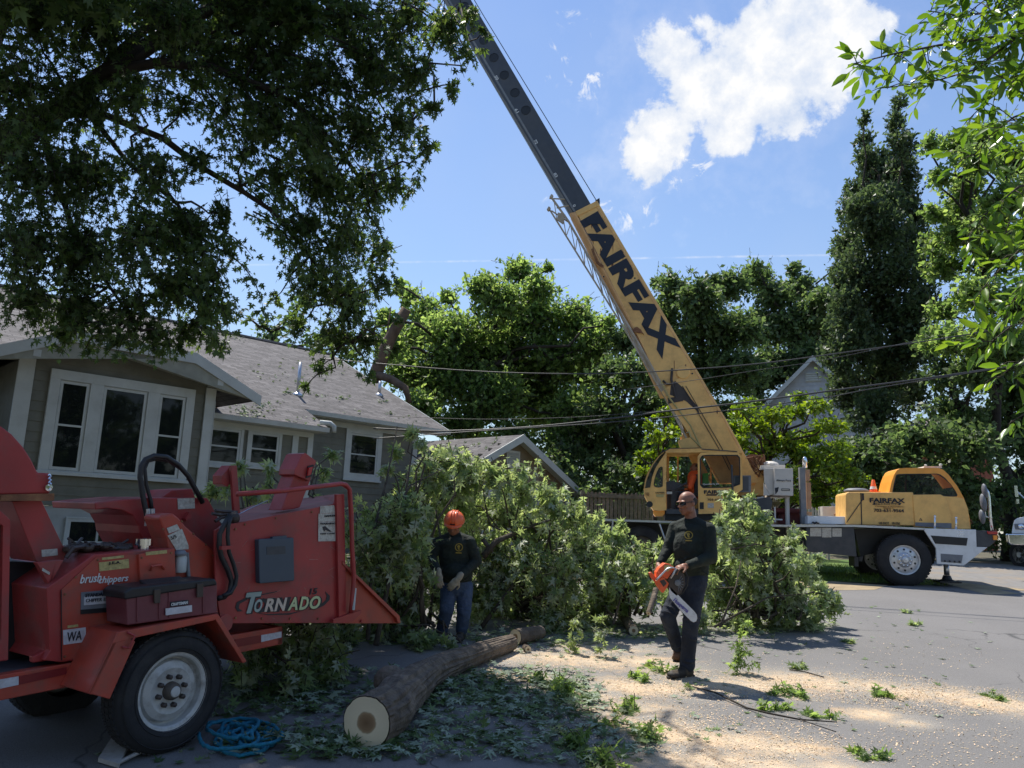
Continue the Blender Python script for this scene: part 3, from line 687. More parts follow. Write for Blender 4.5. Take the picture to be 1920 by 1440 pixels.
M['peach'] = mat('faded_boom_paint', (0.84, 0.48, 0.20), 0.5, var=0.12, dirt=(0.4, 0.2, 0.08), dirt_amt=0.5, dirt_scale=3)
M['darkrim'] = mat('dirty_dark_rim', (0.09, 0.075, 0.06), 0.7, var=0.2, dirt=(0.16, 0.10, 0.06), dirt_amt=0.6, dirt_scale=8)
M['darkred'] = mat('dark_red_paint', (0.14, 0.02, 0.018), 0.5, var=0.2, dirt=(0.05, 0.04, 0.04), dirt_amt=0.5)
M['redlens'] = mat('red_lens', (0.45, 0.02, 0.02), 0.25, var=0.05); M['amber'] = mat('amber_lens', (0.85, 0.28, 0.03), 0.25, var=0.05)
M['whitetxt'] = mat('white_lettering', (0.7, 0.7, 0.68), 0.5, var=0.05)
CG = gr(1698, 1099); cb = radians(10)
CX = Vector((cos(cb), -sin(cb), 0.008)).normalized(); CY = Vector((sin(cb), cos(cb), 0)).normalized(); CZv = CX.cross(CY); CY = CZv.cross(CX)
CM = Matrix((CX, CY, CZv)).transposed().to_4x4(); CM.translation = CG
CI = CM.inverted()
def T(px_, py_, y=0.0): return CI @ on_plane(px_, py_, CM @ Vector((0, y, 0)), CY)
def TT(pts, y=0.0): return [T(p[0], p[1], y) for p in pts]
crane = thing('crane_truck', 'yellow truck crane with its boom raised over the street and open operator cab', 'crane', CG, rot=CM.to_3x3())
def B(mb, name, m, parent=None, **k): return mb.build(name, m, parent or crane, world=False, **k)
def Z2(x, y): return (1460 + x / 4.174, 820 + y / 4.174)
def Z1(x, y): return (1100 + x / 4.3636, 780 + y / 4.3636)
def P2(l, y=0.0): return [T(*Z2(a, b), y) for a, b in l]
def P1(l, y=0.0): return [T(*Z1(a, b), y) for a, b in l]
TW = 2.45
# deck
dk = MB()
dk.prism(TT([(1470, 984), (1601, 984), (1735, 990), (1735, 993.5), (1601, 988), (1470, 988)], 0.0), (0, TW, 0))
dk.prism(TT([(1125, 972.5), (1256, 977), (1300, 979), (1470, 984), (1470, 988), (1300, 983), (1256, 980.5), (1125, 976.5)], 0.02), (0, TW - .04, 0))
B(dk, 'deck', 'steel')
ch = MB()
ch.prism(TT([(1130, 979), (1850, 1001), (1850, 1020), (1130, 1003)], 0.75), (0, 0.9, 0)); B(ch, 'chassis', 'black')
sb = MB(); sb.prism(P2([(215, 700), (590, 705), (612, 935), (560, 930), (215, 893)], 0.04), (0, 0.6, 0)); B(sb, 'side_tool_box', 'dgrey', bevel=.01)
sb = MB(); sb.prism(P2([(130, 700), (213, 700), (213, 880), (130, 880)], 0.3), (0, 0.5, 0)); B(sb, 'step_box', 'black', bevel=.01)
for (a, b, c, d) in ((247, 708, 335, 775), (340, 708, 413, 783), (420, 712, 493, 777), (150, 722, 200, 775)):
    q = MB(); q.prism(P2([(a, b), (c, b), (c, d), (a, d)], 0.035 if a > 200 else .29), (0, 0.004, 0)); B(q, 'placard', 'label')
wa = MB(); wa.prism(P2([(590, 712), (1140, 728), (1240, 870), (1215, 990), (1190, 860), (1100, 800), (900, 790), (780, 900), (640, 930)], 0.55), (0, .2, 0)); B(wa, 'wheel_arch', 'black')
fb = MB(); fb.prism(P2([(1130, 712), (1545, 722), (1550, 858), (1635, 860), (1450, 1004), (1240, 990), (1232, 868)], 0.0), (0, 0.05, 0))
fb.prism(P2([(1130, 712), (1545, 722), (1545, 727), (1130, 717)], 0.05), (0, TW - .05, 0))
bumper = B(fb, 'front_fender_panel', 'white_car', bevel=.006)
q = MB(); q.prism(P2([(1190, 768), (1480, 788), (1470, 848), (1225, 832)], -0.006), (0, 0.004, 0)); B(q, 'vent_slot', 'black', bumper)
q = MB(); q.prism(P2([(1268, 910), (1443, 922), (1430, 986), (1270, 975)], -0.006), (0, 0.004, 0)); B(q, 'step_grating', 'grey', bumper)
for i in range(4):
    q = MB(); c = T(*Z2(1300 + i * 38, 968 + i * 2), -.012); q.lathe(c, (0, -1, 0), [(0.02, 0), (0.02, .01)], 8); B(q, 'bolt', 'black', bumper)
q = MB(); q.prism(P2([(1545, 727), (1702, 735), (1700, 812), (1645, 858), (1552, 858)], 0.02), (0, TW - .04, 0)); B(q, 'front_bumper', 'dgrey', bevel=.01)
q = MB(); q.prism(P2([(1635, 736), (1716, 738), (1716, 760), (1640, 757)], -.01), (0, .06, 0)); B(q, 'red_reflector', 'redlens', bevel=.004)
q = MB(); q.prism(P2([(1680, 766), (1713, 768), (1712, 804), (1682, 803)], -.01), (0, .06, 0)); B(q, 'marker_lamp', 'amber', bevel=.004)
# dots of tread plate
q = MB()
for i in range(4):
    for j in range(4):
        q.lathe(T(*Z2(1400 + i * 14 + (j % 2) * 6, 735 + j * 12), -.001), (0, -1, 0), [(0.012, 0), (0.004, .004)], 6)
B(q, 'tread_plate', 'chrome', bumper)
# wheels
def truck_wheel(c, R, w, steel=True, rimm='rim'):
    """c: centre of the outer face (crane space); the wheel body extends to +y"""
    tb = MB(); prof = [(R * .55, .06), (R * .60, 0.01), (R * .80, -0.0), (R * .93, .02), (R * .985, .05), (R, .08), (R, w - .08), (R * .93, w), (R * .6, w), (R * .55, w - .05)]
    tb.lathe(c, (0, 1, 0), prof, 48, caps=False)
    for k in range(48):   # tread blocks
        a = 2 * pi * k / 48; cc = c + Vector((cos(a) * R, w / 2, sin(a) * R)); Rm = Matrix.Rotation(-a, 3, 'Y')
        tb.box(cc, (.02, w * .72, R * .09), Rm)
    wh = B(tb, 'tire', 'rubber', autosm=35)
    rb = MB(); rr = R * .545
    rb.lathe(c, (0, 1, 0), caps=False, n=40, prof=[(rr * 1.04, .02), (rr * 1.04, .035), (rr * .97, .04), (rr * .93, .07), (rr * .86, .06), (rr * .55, .045), (rr * .42, .01), (rr * .30, .0), (rr * .25, -.03), (rr * .18, -.045), (0.001, -.05)])
    rm = B(rb, 'rim', rimm, wh, autosm=30)
    for k in range(10):
        a = 2 * pi * k / 10; q = MB(); q.lathe(c + Vector((cos(a) * rr * .40, .012, sin(a) * rr * .40)), (0, -1, 0), [(rr * .06, 0), (rr * .05, .035), (0.001, .04)], 8); B(q, 'lug_nut', 'chrome' if steel else 'rust', rm)
    for k in range(10):
        a = 2 * pi * (k + .5) / 10; q = MB(); q.lathe(c + Vector((cos(a) * rr * .73, .053, sin(a) * rr * .73)), (0, -1, 0), [(rr * .075, 0), (rr * .075, .004)], 12); B(q, 'hand_hole', 'black', rm)
    return wh
M['alloy'] = mat('polished_wheel', (0.62, 0.63, 0.65), 0.32, 0.55, dirt=(0.25, 0.22, 0.2), dirt_amt=0.35, dirt_scale=9)
c0 = T(1698, 1050, 0.0); WR = c0.z + .005
truck_wheel(Vector((c0.x, 0.02, c0.z)), WR, .38, True, 'alloy')
truck_wheel(Vector((c0.x, TW - .4, c0.z)), WR, .38, True, 'alloy')
cr_ = T(1203, 1024, 0.05)
for dx in (0, -1.32):
    for yy in (.12, TW - .5): truck_wheel(Vector((cr_.x + dx, yy, c0.z)), WR * .97, .36, False, 'darkrim')
ax = MB(); ax.tube([Vector((c0.x, .3, c0.z)), Vector((c0.x, TW - .3, c0.z))], .08); B(ax, 'axle', 'black')
mf = MB(); mf.prism(P2([(592, 935), (625, 937), (625, 1012), (595, 1010)], .1), (0, .5, 0)); mf.prism(P2([(630, 935), (662, 930), (655, 970), (630, 970)], .15), (0, .2, 0)); B(mf, 'mudflap', 'black')
# rear frame brackets round the rear wheels
rb_ = MB()
for a, b in (((215, 850), (205, 965)), ((595, 880), (640, 1010))):
    rb_ = MB(); p_, q_ = T(*Z1(*a), .03), T(*Z1(*b), .03); rb_.tube([p_, q_], .02, 6); B(rb_, 'fender_brace', 'steel')
rb2 = MB(); rb2.prism(P1([(210, 862), (600, 880), (640, 1020), (200, 1000)], .62), (0, .05, 0)); B(rb2, 'wheel_housing', 'black')
# outrigger jack
oj = MB(); a = T(*Z2(1312, 990), .5); b = T(*Z2(1316, 1078), .5); oj.tube([a, b], .055, 14); jk = B(oj, 'outrigger_jack', 'steel', smooth=True)
oj = MB(); b = T(*Z2(1316, 1080), .5); oj.lathe(Vector((b.x, b.y, b.z)), (0, 0, -1), [(.07, 0), (.09, .05), (.1, .08), (.16, .1), (.17, .12)], 16); oj.box((b.x, b.y, b.z - .13), (.42, .42, .03)); B(oj, 'jack_foot', 'black', jk)
# hood box
hd = MB(); hd.prism(P2([(525, 452), (531, 436), (548, 429), (1055, 429), (1068, 690), (527, 683)], .18), (0, 1.0, 0)); hood = B(hd, 'engine_hood', 'yellow', bevel=.02)
q = MB(); q.prism(P2([(640, 434), (648, 434), (654, 684), (646, 684)], .172), (0, .004, 0)); B(q, 'hood_seam', 'letter', hood)
q = MB(); q.tube([T(*Z2(655, 490), .165), T(*Z2(530, 668), .165)], .008, 6); q.box(T(*Z2(660, 465), .165), (.035, .02, .14)); B(q, 'hood_strut', 'letter', hood)
q = MB(); q.lathe(T(*Z2(610, 428), .7), (0, 0, 1), [(.27, 0), (.26, .04), (.18, .075), (.05, .085), (0.001, .085)], 20); B(q, 'filler_cap', 'grey', smooth=True)
# cab of the carrier
cabo = [(862, 470), (866, 425), (885, 345), (905, 290), (925, 258), (950, 243), (1000, 239), (1250, 240), (1290, 255), (1330, 292), (1400, 385), (1450, 475), (1480, 560), (1496, 640), (1503, 716), (1440, 716), (1350, 714), (1060, 700)]
cabi = [(890, 445), (892, 415), (902, 365), (915, 310), (922, 292), (940, 287), (1000, 285), (1240, 284), (1265, 290), (1300, 315), (1350, 370), (1385, 420), (1400, 450), (1395, 462), (1360, 464), (1320, 463), (1290, 460), (1060, 452)]
cbm = MB()
for y in (.22, 1.12): cbm.ring(P2(cabo, y), P2(cabi, y), (0, .03, 0))
o_ = P2(cabo[:17], .25)
for i in range(16):
    if i in (): continue
    a, b = o_[i], o_[i + 1]
    if 10 <= i <= 11: continue
    cbm.prism([a, b, b * 1.0, a * 1.0][:4], (0, .87, 0)) if False else cbm.add([a, b, b + Vector((0, .87, 0)), a + Vector((0, .87, 0))], [(0, 1, 2, 3)])
# lower skin under the window
cab2 = B(cbm, 'carrier_cab', 'orange')
q = MB(); q.prism(P2([(1060, 455), (1270, 455), (1395, 468), (1450, 480), (1482, 560), (1500, 716), (1350, 714), (1060, 700)], .216), (0, .03, 0)); B(q, 'cab_side_panel', 'yellow', cab2)
q = MB(); q.prism(P2([(1050, 449), (1266, 447), (1296, 462), (1322, 505), (1345, 575), (1356, 650), (1357, 714), (1068, 692)], .16), (0, .05, 0)); dr = B(q, 'cab_door', 'yellow', cab2, bevel=.008)
q = MB(); q.prism(P2([(1070, 665), (1352, 672), (1354, 712), (1068, 694)], .152), (0, .006, 0)); B(q, 'door_sill_plate', 'grey', cab2)
for y in (.235, 1.13):
    q = MB(); pts = P2(cabi, y); q.add(pts, [tuple(range(len(pts)))]); B(q, 'cab_window', 'glassc', cab2)
q = MB()
for y in (.215,): q.ring(P2(cabi, y), P2([(a + (6 if a < 1100 else -8), b + (6 if b < 370 else -7)) for a, b in cabi], y), (0, .01, 0))
q.prism(P2([(990, 290), (1002, 290), (1002, 450), (990, 450)], 1.1), (0, .03, 0)); B(q, 'window_seal', 'black', cab2)
q = MB(); q.box(T(*Z2(1010, 640), .65) + Vector((0, 0, .12)), (.5, .5, .12)); q.box(T(*Z2(965, 560), .65), (.12, .5, .5)); B(q, 'seat', 'dgrey', cab2, bevel=.03)
q = MB()
q.prism(P2([(1135, 238), (1280, 241), (1275, 226), (1140, 226)], .3), (0, .6, 0)); q.ell(T(*Z2(1150, 218), .4), (.03, .03, .02)); q.ell(T(*Z2(1268, 216), .4), (.035, .03, .03)); B(q, 'roof_light_bar', 'cream', cab2)
# white boxes behind the hood
q = MB(); q.prism(P2([(225, 617), (525, 620), (527, 680), (225, 676)], .25), (0, .9, 0)); B(q, 'white_tool_box', 'white_car', bevel=.008)
q = MB(); q.prism(P2([(342, 541), (524, 541), (526, 625), (345, 617)], 1.5), (0, .5, 0)); B(q, 'rear_tool_box', 'cream', bevel=.008)
q = MB()
for i in range(5): q.ell(T(*Z2(450 + i * 16, 604 - (i % 2) * 8), 1.2), (.05, .06, .035))
B(q, 'chain_heap', 'rust')
q = MB()
for i in range(4): q.ell(T(*Z2(270 + i * 13, 666 + (i % 2) * 5), .2), (.03, .04, .02))
B(q, 'shackle', 'black')
# exhaust / outrigger pillar
q = MB(); q.prism(P2([(163, 234), (209, 236), (222, 676), (180, 676)], .55), (0, .18, 0)); B(q, 'upright_post', 'boomedge', bevel=.006)
q = MB(); q.tube([T(*Z2(206, 240), .8), T(*Z2(204, 185), .8), T(*Z2(200, 166), .8), T(*Z2(192, 160), .8)], [.055, .055, .055, .045], 14); B(q, 'exhaust_pipe', 'chrome', smooth=True)
M['shield'] = mat('heat_shield', (0.50, 0.30, 0.17), 0.5, 0.3, var=0.15, dirt=(0.2, 0.07, 0.04), dirt_amt=0.5)
q = MB(); q.prism(P2([(212, 250), (245, 252), (246, 345), (216, 345)], .75), (0, .12, 0)); q.prism(P2([(216, 352), (250, 352), (258, 560), (222, 560)], .75), (0, .12, 0)); q.prism(P2([(218, 580), (262, 584), (262, 612), (218, 606)], .75), (0, .12, 0)); B(q, 'heat_shield', 'shield', bevel=.004)
q = MB(); q.prism(P2([(0, 560), (150, 560), (172, 620), (172, 680), (0, 680)], 1.0), (0, .8, 0)); q.lathe(T(*Z2(60, 575), .9), (1, 0, 0), [(.06, -.3), (.06, .35)], 12)
q.prism(P2([(20, 575), (40, 575), (40, 640), (20, 640)], .95), (0, .05, 0)); q.prism(P2([(-60, 560), (10, 555), (10, 640), (-60, 650)], 1.2), (0, .6, 0)); B(q, 'winch_housing', 'darkred', bevel=.01)
q = MB(); q.tube([T(*Z2(-30, 545), .5), T(*Z2(-28, 665), .5)], .02); q.tube([T(*Z2(-70, 640), .5), T(*Z2(30, 645), .5)], .018); q.lathe(T(*Z2(65, 468), .7), (0, 0, -1), [(.06, 0), (.05, .06), (.045, .8)], 12); B(q, 'lever', 'cream')
# chrome hand rods and mirrors
for x, y0, y1 in ((1222, 715, 620), (1388, 722, 632)):
    q = MB(); q.tube([T(*Z2(x, y0), .06), T(*Z2(x, y1), .06)], .022, 10); q.ell(T(*Z2(x, y1), .06), .03); B(q, 'grab_rod', 'chrome', smooth=True)
q = MB(); q.tube([T(*Z2(1670, 728), .1), T(*Z2(1655, 620), .1), T(*Z2(1645, 470), .1), T(*Z2(1637, 430), .1), T(*Z2(1622, 408), .1)], .028, 10)
q.tube([T(*Z2(1645, 468), .1), T(*Z2(1612, 465), .1), T(*Z2(1606, 475), .1), T(*Z2(1614, 570), .1), T(*Z2(1622, 622), .1), T(*Z2(1672, 630), .1)], .012, 8)
mp = B(q, 'mirror_bracket', 'chrome', smooth=True)
for (x, y, w_, h_) in ((1612, 418, .045, .15), (1602, 512, .055, .19), (1592, 622, .05, .15)):
    q = MB(); q.ell(T(*Z2(x, y), .1), (w_, .10, h_), Matrix.Rotation(radians(-6), 3, 'Y')); B(q, 'mirror', 'grey', mp, smooth=True)
# traffic cone on the hood
M['cone_o'] = mat('cone_orange', (0.85, 0.14, 0.03), 0.5, var=0.05)
cp = CM @ (T(*Z2(743, 428), .8))
cone = thing('traffic_cone', 'orange traffic cone standing on the yellow engine hood', 'cone', cp)
q = MB(); q.lathe((0, 0, .0), (0, 0, 1), [(.085, 0), (.03, .26), (.022, .27), (.001, .27)], 20); q.build('cone_body', 'cone_o', cone, world=False, autosm=40)
q = MB(); q.lathe((0, 0, .0), (0, 0, 1), [(.079, .06), (.060, .12)], 20); q.build('reflective_band', 'whitetxt', cone, world=False)
q = MB(); q.box((0, 0, .0), (.22, .22, .02)); q.build('cone_base', 'cone_o', cone, world=False)
# lettering helper: text centre at pixel, on plane y
def lettering(parent, name, m, txt, pl, pr, y, hpx, bold=0.0, shear=0.0, sx=None, up=None, zf=None):
    zf = zf or Z2
    a, b = T(*zf(*pl), y), T(*zf(*pr), y); u = (b - a); W = u.length; u.normalize(); v = Vector((0, -1, 0)).cross(u) * -1
    if v.z < 0 and up is None: v = -v
    if up is not None: v = up
    hp = (T(*zf(pl[0], pl[1]), y) - T(*zf(pl[0], pl[1] + hpx), y)).length
    cu = bpy.data.curves.new('t', 'FONT'); cu.body = txt; cu.size = 1; cu.offset = bold; cu.shear = shear; ob = bpy.data.objects.new('t', cu); COL.objects.link(ob)
    me = ob.to_mesh(); xs2 = [q_.co.x for q_ in me.vertices]; ys2 = [q_.co.y for q_ in me.vertices]; w0 = max(xs2) - min(xs2); x0 = min(xs2); h0 = max(ys2) - min(ys2); y0 = (max(ys2) + min(ys2)) / 2
    ob.to_mesh_clear(); bpy.data.objects.remove(ob); bpy.data.curves.remove(cu)
    mb = MB()
    fr_ = lambda s, t, w_: a + u * ((s - x0) / w0 * W) + v * ((t - y0_) / h0 * hp) + Vector((0, -1, 0)) * (w_)
    # text() centres vertically, so measure again inside
    cu = bpy.data.curves.new('t', 'FONT'); cu.body = txt; cu.size = 1; cu.extrude = 0.004; cu.offset = bold; cu.shear = shear; cu.resolution_u = 3
    ob = bpy.data.objects.new('t', cu); COL.objects.link(ob); me = ob.to_mesh(); y0_ = y0
    mb.add([fr_(q_.co.x, q_.co.y, q_.co.z) for q_ in me.vertices], [tuple(p_.vertices) for p_ in me.polygons])
    ob.to_mesh_clear(); bpy.data.objects.remove(ob); bpy.data.curves.remove(cu)
    return mb.build(name, m, parent, world=False)
y_ = .168
lettering(hood, 'lettering', 'letter', 'FAIRFAX', (712, 492), (988, 496), y_, 36, bold=.035)
q = MB(); q.prism(P2([(745, 512), (962, 514), (950, 530), (733, 528)], y_), (0, .005, 0)); B(q, 'lettering', 'letter', hood)
lettering(hood, 'lettering', 'yellow', 'HYDROCRANE', (760, 521), (938, 523), y_ - .006, 11, bold=.02)
lettering(hood, 'lettering', 'letter', '703-631-9564', (745, 571), (980, 575), y_, 26, bold=.02)
lettering(hood, 'lettering', 'rust', 'CRANES & RIGGING', (755, 540), (975, 544), y_, 8)
lettering(hood, 'lettering', 'rust', 'MANASSAS, VA', (820, 553), (900, 555), y_, 8)
lettering(hood, 'lettering', 'letter', 'US DOT   191755', (785, 671), (950, 674), y_, 18, bold=.02)
q = MB(); q.ring(P2([(1112, 630), (1126, 652), (1099, 652)], .155), P2([(1112, 639), (1119, 649), (1105, 649)], .155), (0, .004, 0)); B(q, 'warning_triangle', 'letter', dr)
# ---------------- superstructure
sup = MB(); sup.prism(P1([(1190, 610), (1450, 600), (1450, 650), (1300, 655), (1190, 650)], .9), (0, 1.2, 0)); sup.prism(P1([(1270, 350), (1345, 480), (1450, 480), (1450, 655), (1275, 655)], 1.1), (0, .5, 0))
sup.prism(P1([(1340, 520), (1400, 380), (1450, 440), (1450, 655), (1275, 655)], .95), (0, .08, 0)); sup.prism(P1([(1340, 520), (1400, 380), (1450, 440), (1450, 655), (1275, 655)], 1.6), (0, .08, 0))
B(sup, 'turntable', 'yellow', bevel=.01)
q = MB(); q.prism(P1([(700, 790), (1500, 660), (1520, 700), (1500, 830), (700, 850)], .5), (0, 1.4, 0)); B(q, 'turntable_base', 'dgrey')
q = MB(); q.prism(P1([(1345, 565), (1395, 480), (1400, 520), (1375, 570)], .93), (0, .05, 0)); B(q, 'bracket', 'orange')
# winch coils
q = MB(); c = T(*Z1(1368, 418), 1.0); q.lathe(c, (0, 1, 0), [(.30, 0), (.30, .03), (.2, .04), (.2, .46), (.3, .47), (.3, .5)], 24)
for i in range(16):
    a = i * .39; q.tube([c + Vector((cos(a + t) * (.22 + .02 * sin(i)), .1 + i * .02, sin(a + t) * .22)) for t in (0, .8, 1.6, 2.4, 3.2)], .02, 5)
random.seed(3)
for i in range(10): q.tube([c + Vector((random.uniform(-.25, .3), -.05, random.uniform(-.25, .3))) for _ in range(4)], .014, 5)
B(q, 'winch_drum', 'rust')
# AC grille
q = MB(); g_ = P1([(1205, 486), (1345, 486), (1345, 622), (1207, 620)], .35); q.prism(g_, (0, .25, 0)); gr_ = B(q, 'cooler', 'grey', bevel=.006)
q = MB(); q.prism(P1([(1214, 495), (1325, 495), (1325, 612), (1216, 610)], .342), (0, .005, 0)); B(q, 'cooler_grille', 'boomgrey', gr_)
# water tank / counterweight
tk = MB(); tk.hexa(P1([(1448, 432), (1535, 428), (1535, 645), (1498, 645), (1452, 545)], .55), P1([(1448, 432), (1535, 428), (1535, 645), (1498, 645), (1452, 545)], 1.8))
tk.prism(P1([(1535, 428), (1688, 430), (1691, 652), (1535, 648)], .45), (0, 1.5, 0))
tk.prism(P1([(1415, 440), (1425, 405), (1625, 400), (1625, 428), (1450, 440)], .8), (0, .9, 0)); tk.ell(T(*Z1(1500, 402), 1.1), (.2, .3, .09))
tank = B(tk, 'counterweight', 'cream', bevel=.008)
lettering(tank, 'lettering', 'letter', "Always Pure", (1552, 528), (1672, 530), .44, 20, zf=Z1)
q = MB(); q.prism(P1([(1540, 590), (1572, 580), (1566, 615), (1545, 640)], .44), (0, .004, 0)); q.ring(P1([(1594, 593), (1662, 595), (1662, 612), (1594, 612)], .44), P1([(1598, 597), (1658, 599), (1658, 608), (1598, 608)], .44), (0, .006, 0)); B(q, 'decal', 'letter', tank)
q = MB(); q.prism(P1([(1448, 545), (1500, 650), (1448, 650)], .56), (0, .02, 0)); B(q, 'tank_bracket', 'cream')
# operator cab
M['glass_lt'] = glass_mat('operator_cab_glass', (0.10, 0.14, 0.13), 0.30)
y0 = .30; cw = .95
oc = MB()
front = [(465, 598), (478, 520), (500, 460), (535, 395), (585, 330), (640, 283), (655, 290), (650, 500), (652, 770), (600, 778), (545, 770), (500, 705), (472, 650)]
inner = [(548, 562), (552, 530), (562, 490), (575, 455), (592, 425), (610, 413), (622, 420), (624, 500), (622, 575), (608, 583), (590, 585), (570, 583), (555, 578)]
for y in (y0, y0 + cw): oc.ring(P1(front, y), P1(inner, y), (0, .03, 0))
# lower nose strip
for i in (9, 10, 11, 12): a, b = P1([front[i]], y0)[0], P1([front[(i + 1) % 13]], y0)[0]; oc.add([a, b, b + Vector((0, cw, 0)), a + Vector((0, cw, 0))], [(0, 1, 2, 3)])
opc = B(oc, 'operator_cab', 'yellow')
for y in (y0 + .01, y0 + cw + .01):
    q = MB(); pts = P1(inner, y); q.add(pts, [tuple(range(len(pts)))]); B(q, 'front_side_window', 'glass_lt', opc)
q = MB(); i2 = [(a + (5 if a < 590 else -5), b + (5 if b < 500 else -5)) for a, b in inner]; q.ring(P1(inner, y0 - .008), P1(i2, y0 - .008), (0, .01, 0)); B(q, 'window_seal', 'black', opc)
q = MB(); wl = [(465, 598), (478, 520), (500, 460), (535, 395), (585, 330), (640, 283)]
for i in range(5): a, b = P1([wl[i]], y0 - .02)[0], P1([wl[i + 1]], y0 - .02)[0]; q.add([a, b, b + Vector((0, cw + .04, 0)), a + Vector((0, cw + .04, 0))], [(0, 1, 2, 3)])
B(q, 'windshield', 'glass', opc)
q = MB(); q.prism(P1([(478, 590), (492, 520), (512, 470), (545, 400), (598, 330), (642, 290), (646, 300), (600, 365), (560, 430), (535, 500), (520, 585)], y0 - .012), (0, .012, 0)); B(q, 'windshield_trim', 'glass', opc)
# roof
q = MB(); q.prism(P1([(640, 284), (680, 266), (940, 264), (1000, 268), (1240, 287), (1262, 300), (1265, 308), (1240, 302), (940, 298), (655, 300)], y0 - .01), (0, cw + .05, 0)); B(q, 'cab_roof', 'yellow', opc)
q = MB(); q.prism(P1([(600, 300), (680, 262), (940, 259), (940, 264), (682, 268), (640, 290)], y0 - .02), (0, cw + .06, 0)); q.prism(P1([(940, 266), (1232, 287), (1232, 294), (940, 274)], y0 - .03), (0, .1, 0)); B(q, 'roof_rail', 'dgrey', opc)
# sliding door
do_ = [(908, 330), (930, 303), (1000, 298), (1240, 300), (1268, 325), (1275, 480), (1276, 600), (1204, 655), (1202, 790), (1100, 796), (916, 802), (912, 600)]
di_ = [(926, 350), (945, 322), (1000, 317), (1235, 318), (1255, 338), (1258, 480), (1256, 560), (1205, 578), (1180, 585), (1100, 588), (950, 590), (928, 565)]
q = MB(); q.ring(P1(do_, y0 - .03), P1(di_, y0 - .03), (0, .035, 0)); dor = B(q, 'sliding_door', 'yellow', opc)
q = MB(); q.ring(P1(di_, y0 - .036), P1([(a + (8 if a < 1000 else -8), b + (8 if b < 450 else -8)) for a, b in di_], y0 - .036), (0, .01, 0)); B(q, 'window_seal', 'black', dor)
q = MB(); pts = P1(di_, y0 - .015); q.add(pts, [tuple(range(len(pts)))]); B(q, 'door_window', 'glassc', dor)
q = MB(); q.prism(P1([(925, 706), (958, 706), (958, 762), (925, 762)], y0 - .036), (0, .006, 0)); B(q, 'door_latch', 'black', dor)
q = MB(); q.tube([T(*Z1(1186, 400), y0 - .06), T(*Z1(1196, 650), y0 - .06)], .022, 8); B(q, 'grab_bar', 'dgrey', dor)
# far wall of the cab with windows, rear wall, floor
q = MB(); far_o = [(655, 300), (908, 300), (1240, 302), (1268, 330), (1276, 600), (1204, 655), (1202, 790), (650, 775)]; far_i = [(675, 325), (900, 325), (1235, 325), (1250, 340), (1250, 560), (1190, 580), (1180, 590), (675, 590)]
q.ring(P1(far_o, y0 + cw), P1(far_i, y0 + cw), (0, .03, 0)); q.prism(P1([(740, 325), (752, 325), (752, 590), (740, 590)], y0 + cw), (0, .03, 0)); q.prism(P1([(1010, 325), (1022, 325), (1022, 590), (1010, 590)], y0 + cw), (0, .03, 0))
q.add(P1([(1268, 300), (1276, 600)], y0) + P1([(1276, 600), (1268, 300)], y0 + cw), [(0, 1, 2, 3)])
B(q, 'cab_far_wall', 'yellow', opc)
q = MB(); q.prism(P1([(652, 760), (1202, 780), (1202, 800), (652, 800)], y0), (0, cw, 0)); q.prism(P1([(660, 640), (700, 640), (700, 780), (660, 780)], y0 + .5), (0, .4, 0)); B(q, 'cab_floor', 'dgrey', opc)
q = MB(); q.prism(P1([(780, 620), (895, 630), (895, 680), (780, 670)], y0 + .25), (0, .5, 0)); q.prism(P1([(880, 480), (930, 470), (940, 660), (880, 660)], y0 + .25), (0, .5, 0)); B(q, 'operator_seat', 'black', opc, bevel=.02)
q = MB(); q.prism(P1([(652, 540), (700, 530), (800, 560), (800, 600), (652, 610)], y0 + .3), (0, .55, 0)); q.prism(P1([(690, 600), (760, 600), (760, 770), (690, 770)], y0 + .35), (0, .4, 0)); q.tube([T(*Z1(740, 590), y0 + .2), T(*Z1(820, 545), y0 + .2)], .02); q.tube([T(*Z1(700, 610), y0 + .15), T(*Z1(860, 640), y0 + .15)], .012); B(q, 'control_console', 'dgrey', opc)
q = MB(); q.prism(P1([(655, 618), (700, 618), (700, 638), (655, 638)], y0 - .005), (0, .01, 0)); B(q, 'decal', 'label', opc)
M['limec'] = mat('green_bag', (0.12, 0.5, 0.05), 0.6)
q = MB(); q.prism(P1([(948, 470), (995, 465), (1000, 560), (950, 560)], y0 + .6), (0, .25, 0)); B(q, 'green_cooler', 'limec', opc, bevel=.02)
q = MB(); q.prism(P1([(545, 775), (640, 775), (640, 800), (620, 820), (560, 820), (545, 800)], y0 + .05), (0, .7, 0)); B(q, 'cab_step', 'orange', opc, bevel=.01)
q = MB(); q.prism(P1([(640, 775), (1010, 800), (1010, 850), (640, 850)], y0 + .15), (0, .9, 0)); B(q, 'cab_support', 'black', opc)
q = MB(); q.lathe(T(*Z1(515, 722), y0 - .02), (0, 1, 0), [(.07, 0), (.07, .06)], 14); B(q, 'work_lamp', 'black', opc)
lettering(dor, 'lettering', 'letter', 'FAIRFAX', (960, 622), (1182, 622), y0 - .038, 30, bold=.035, zf=Z1)
q = MB(); q.prism(P1([(985, 640), (1160, 640), (1150, 652), (975, 652)], y0 - .036), (0, .004, 0)); B(q, 'lettering', 'letter', dor)
lettering(dor, 'lettering', 'letter', '703-631-9564', (988, 685), (1180, 683), y0 - .038, 18, bold=.01, zf=Z1)
lettering(dor, 'lettering', 'whitetxt', 'Operated by Jim', (950, 560), (1083, 556), y0 - .04, 18, shear=.3, zf=Z1)
lettering(opc, 'lettering', 'letter', 'CAUTION', (562, 628), (636, 628), y0 - .012, 11, bold=.02, zf=Z1)
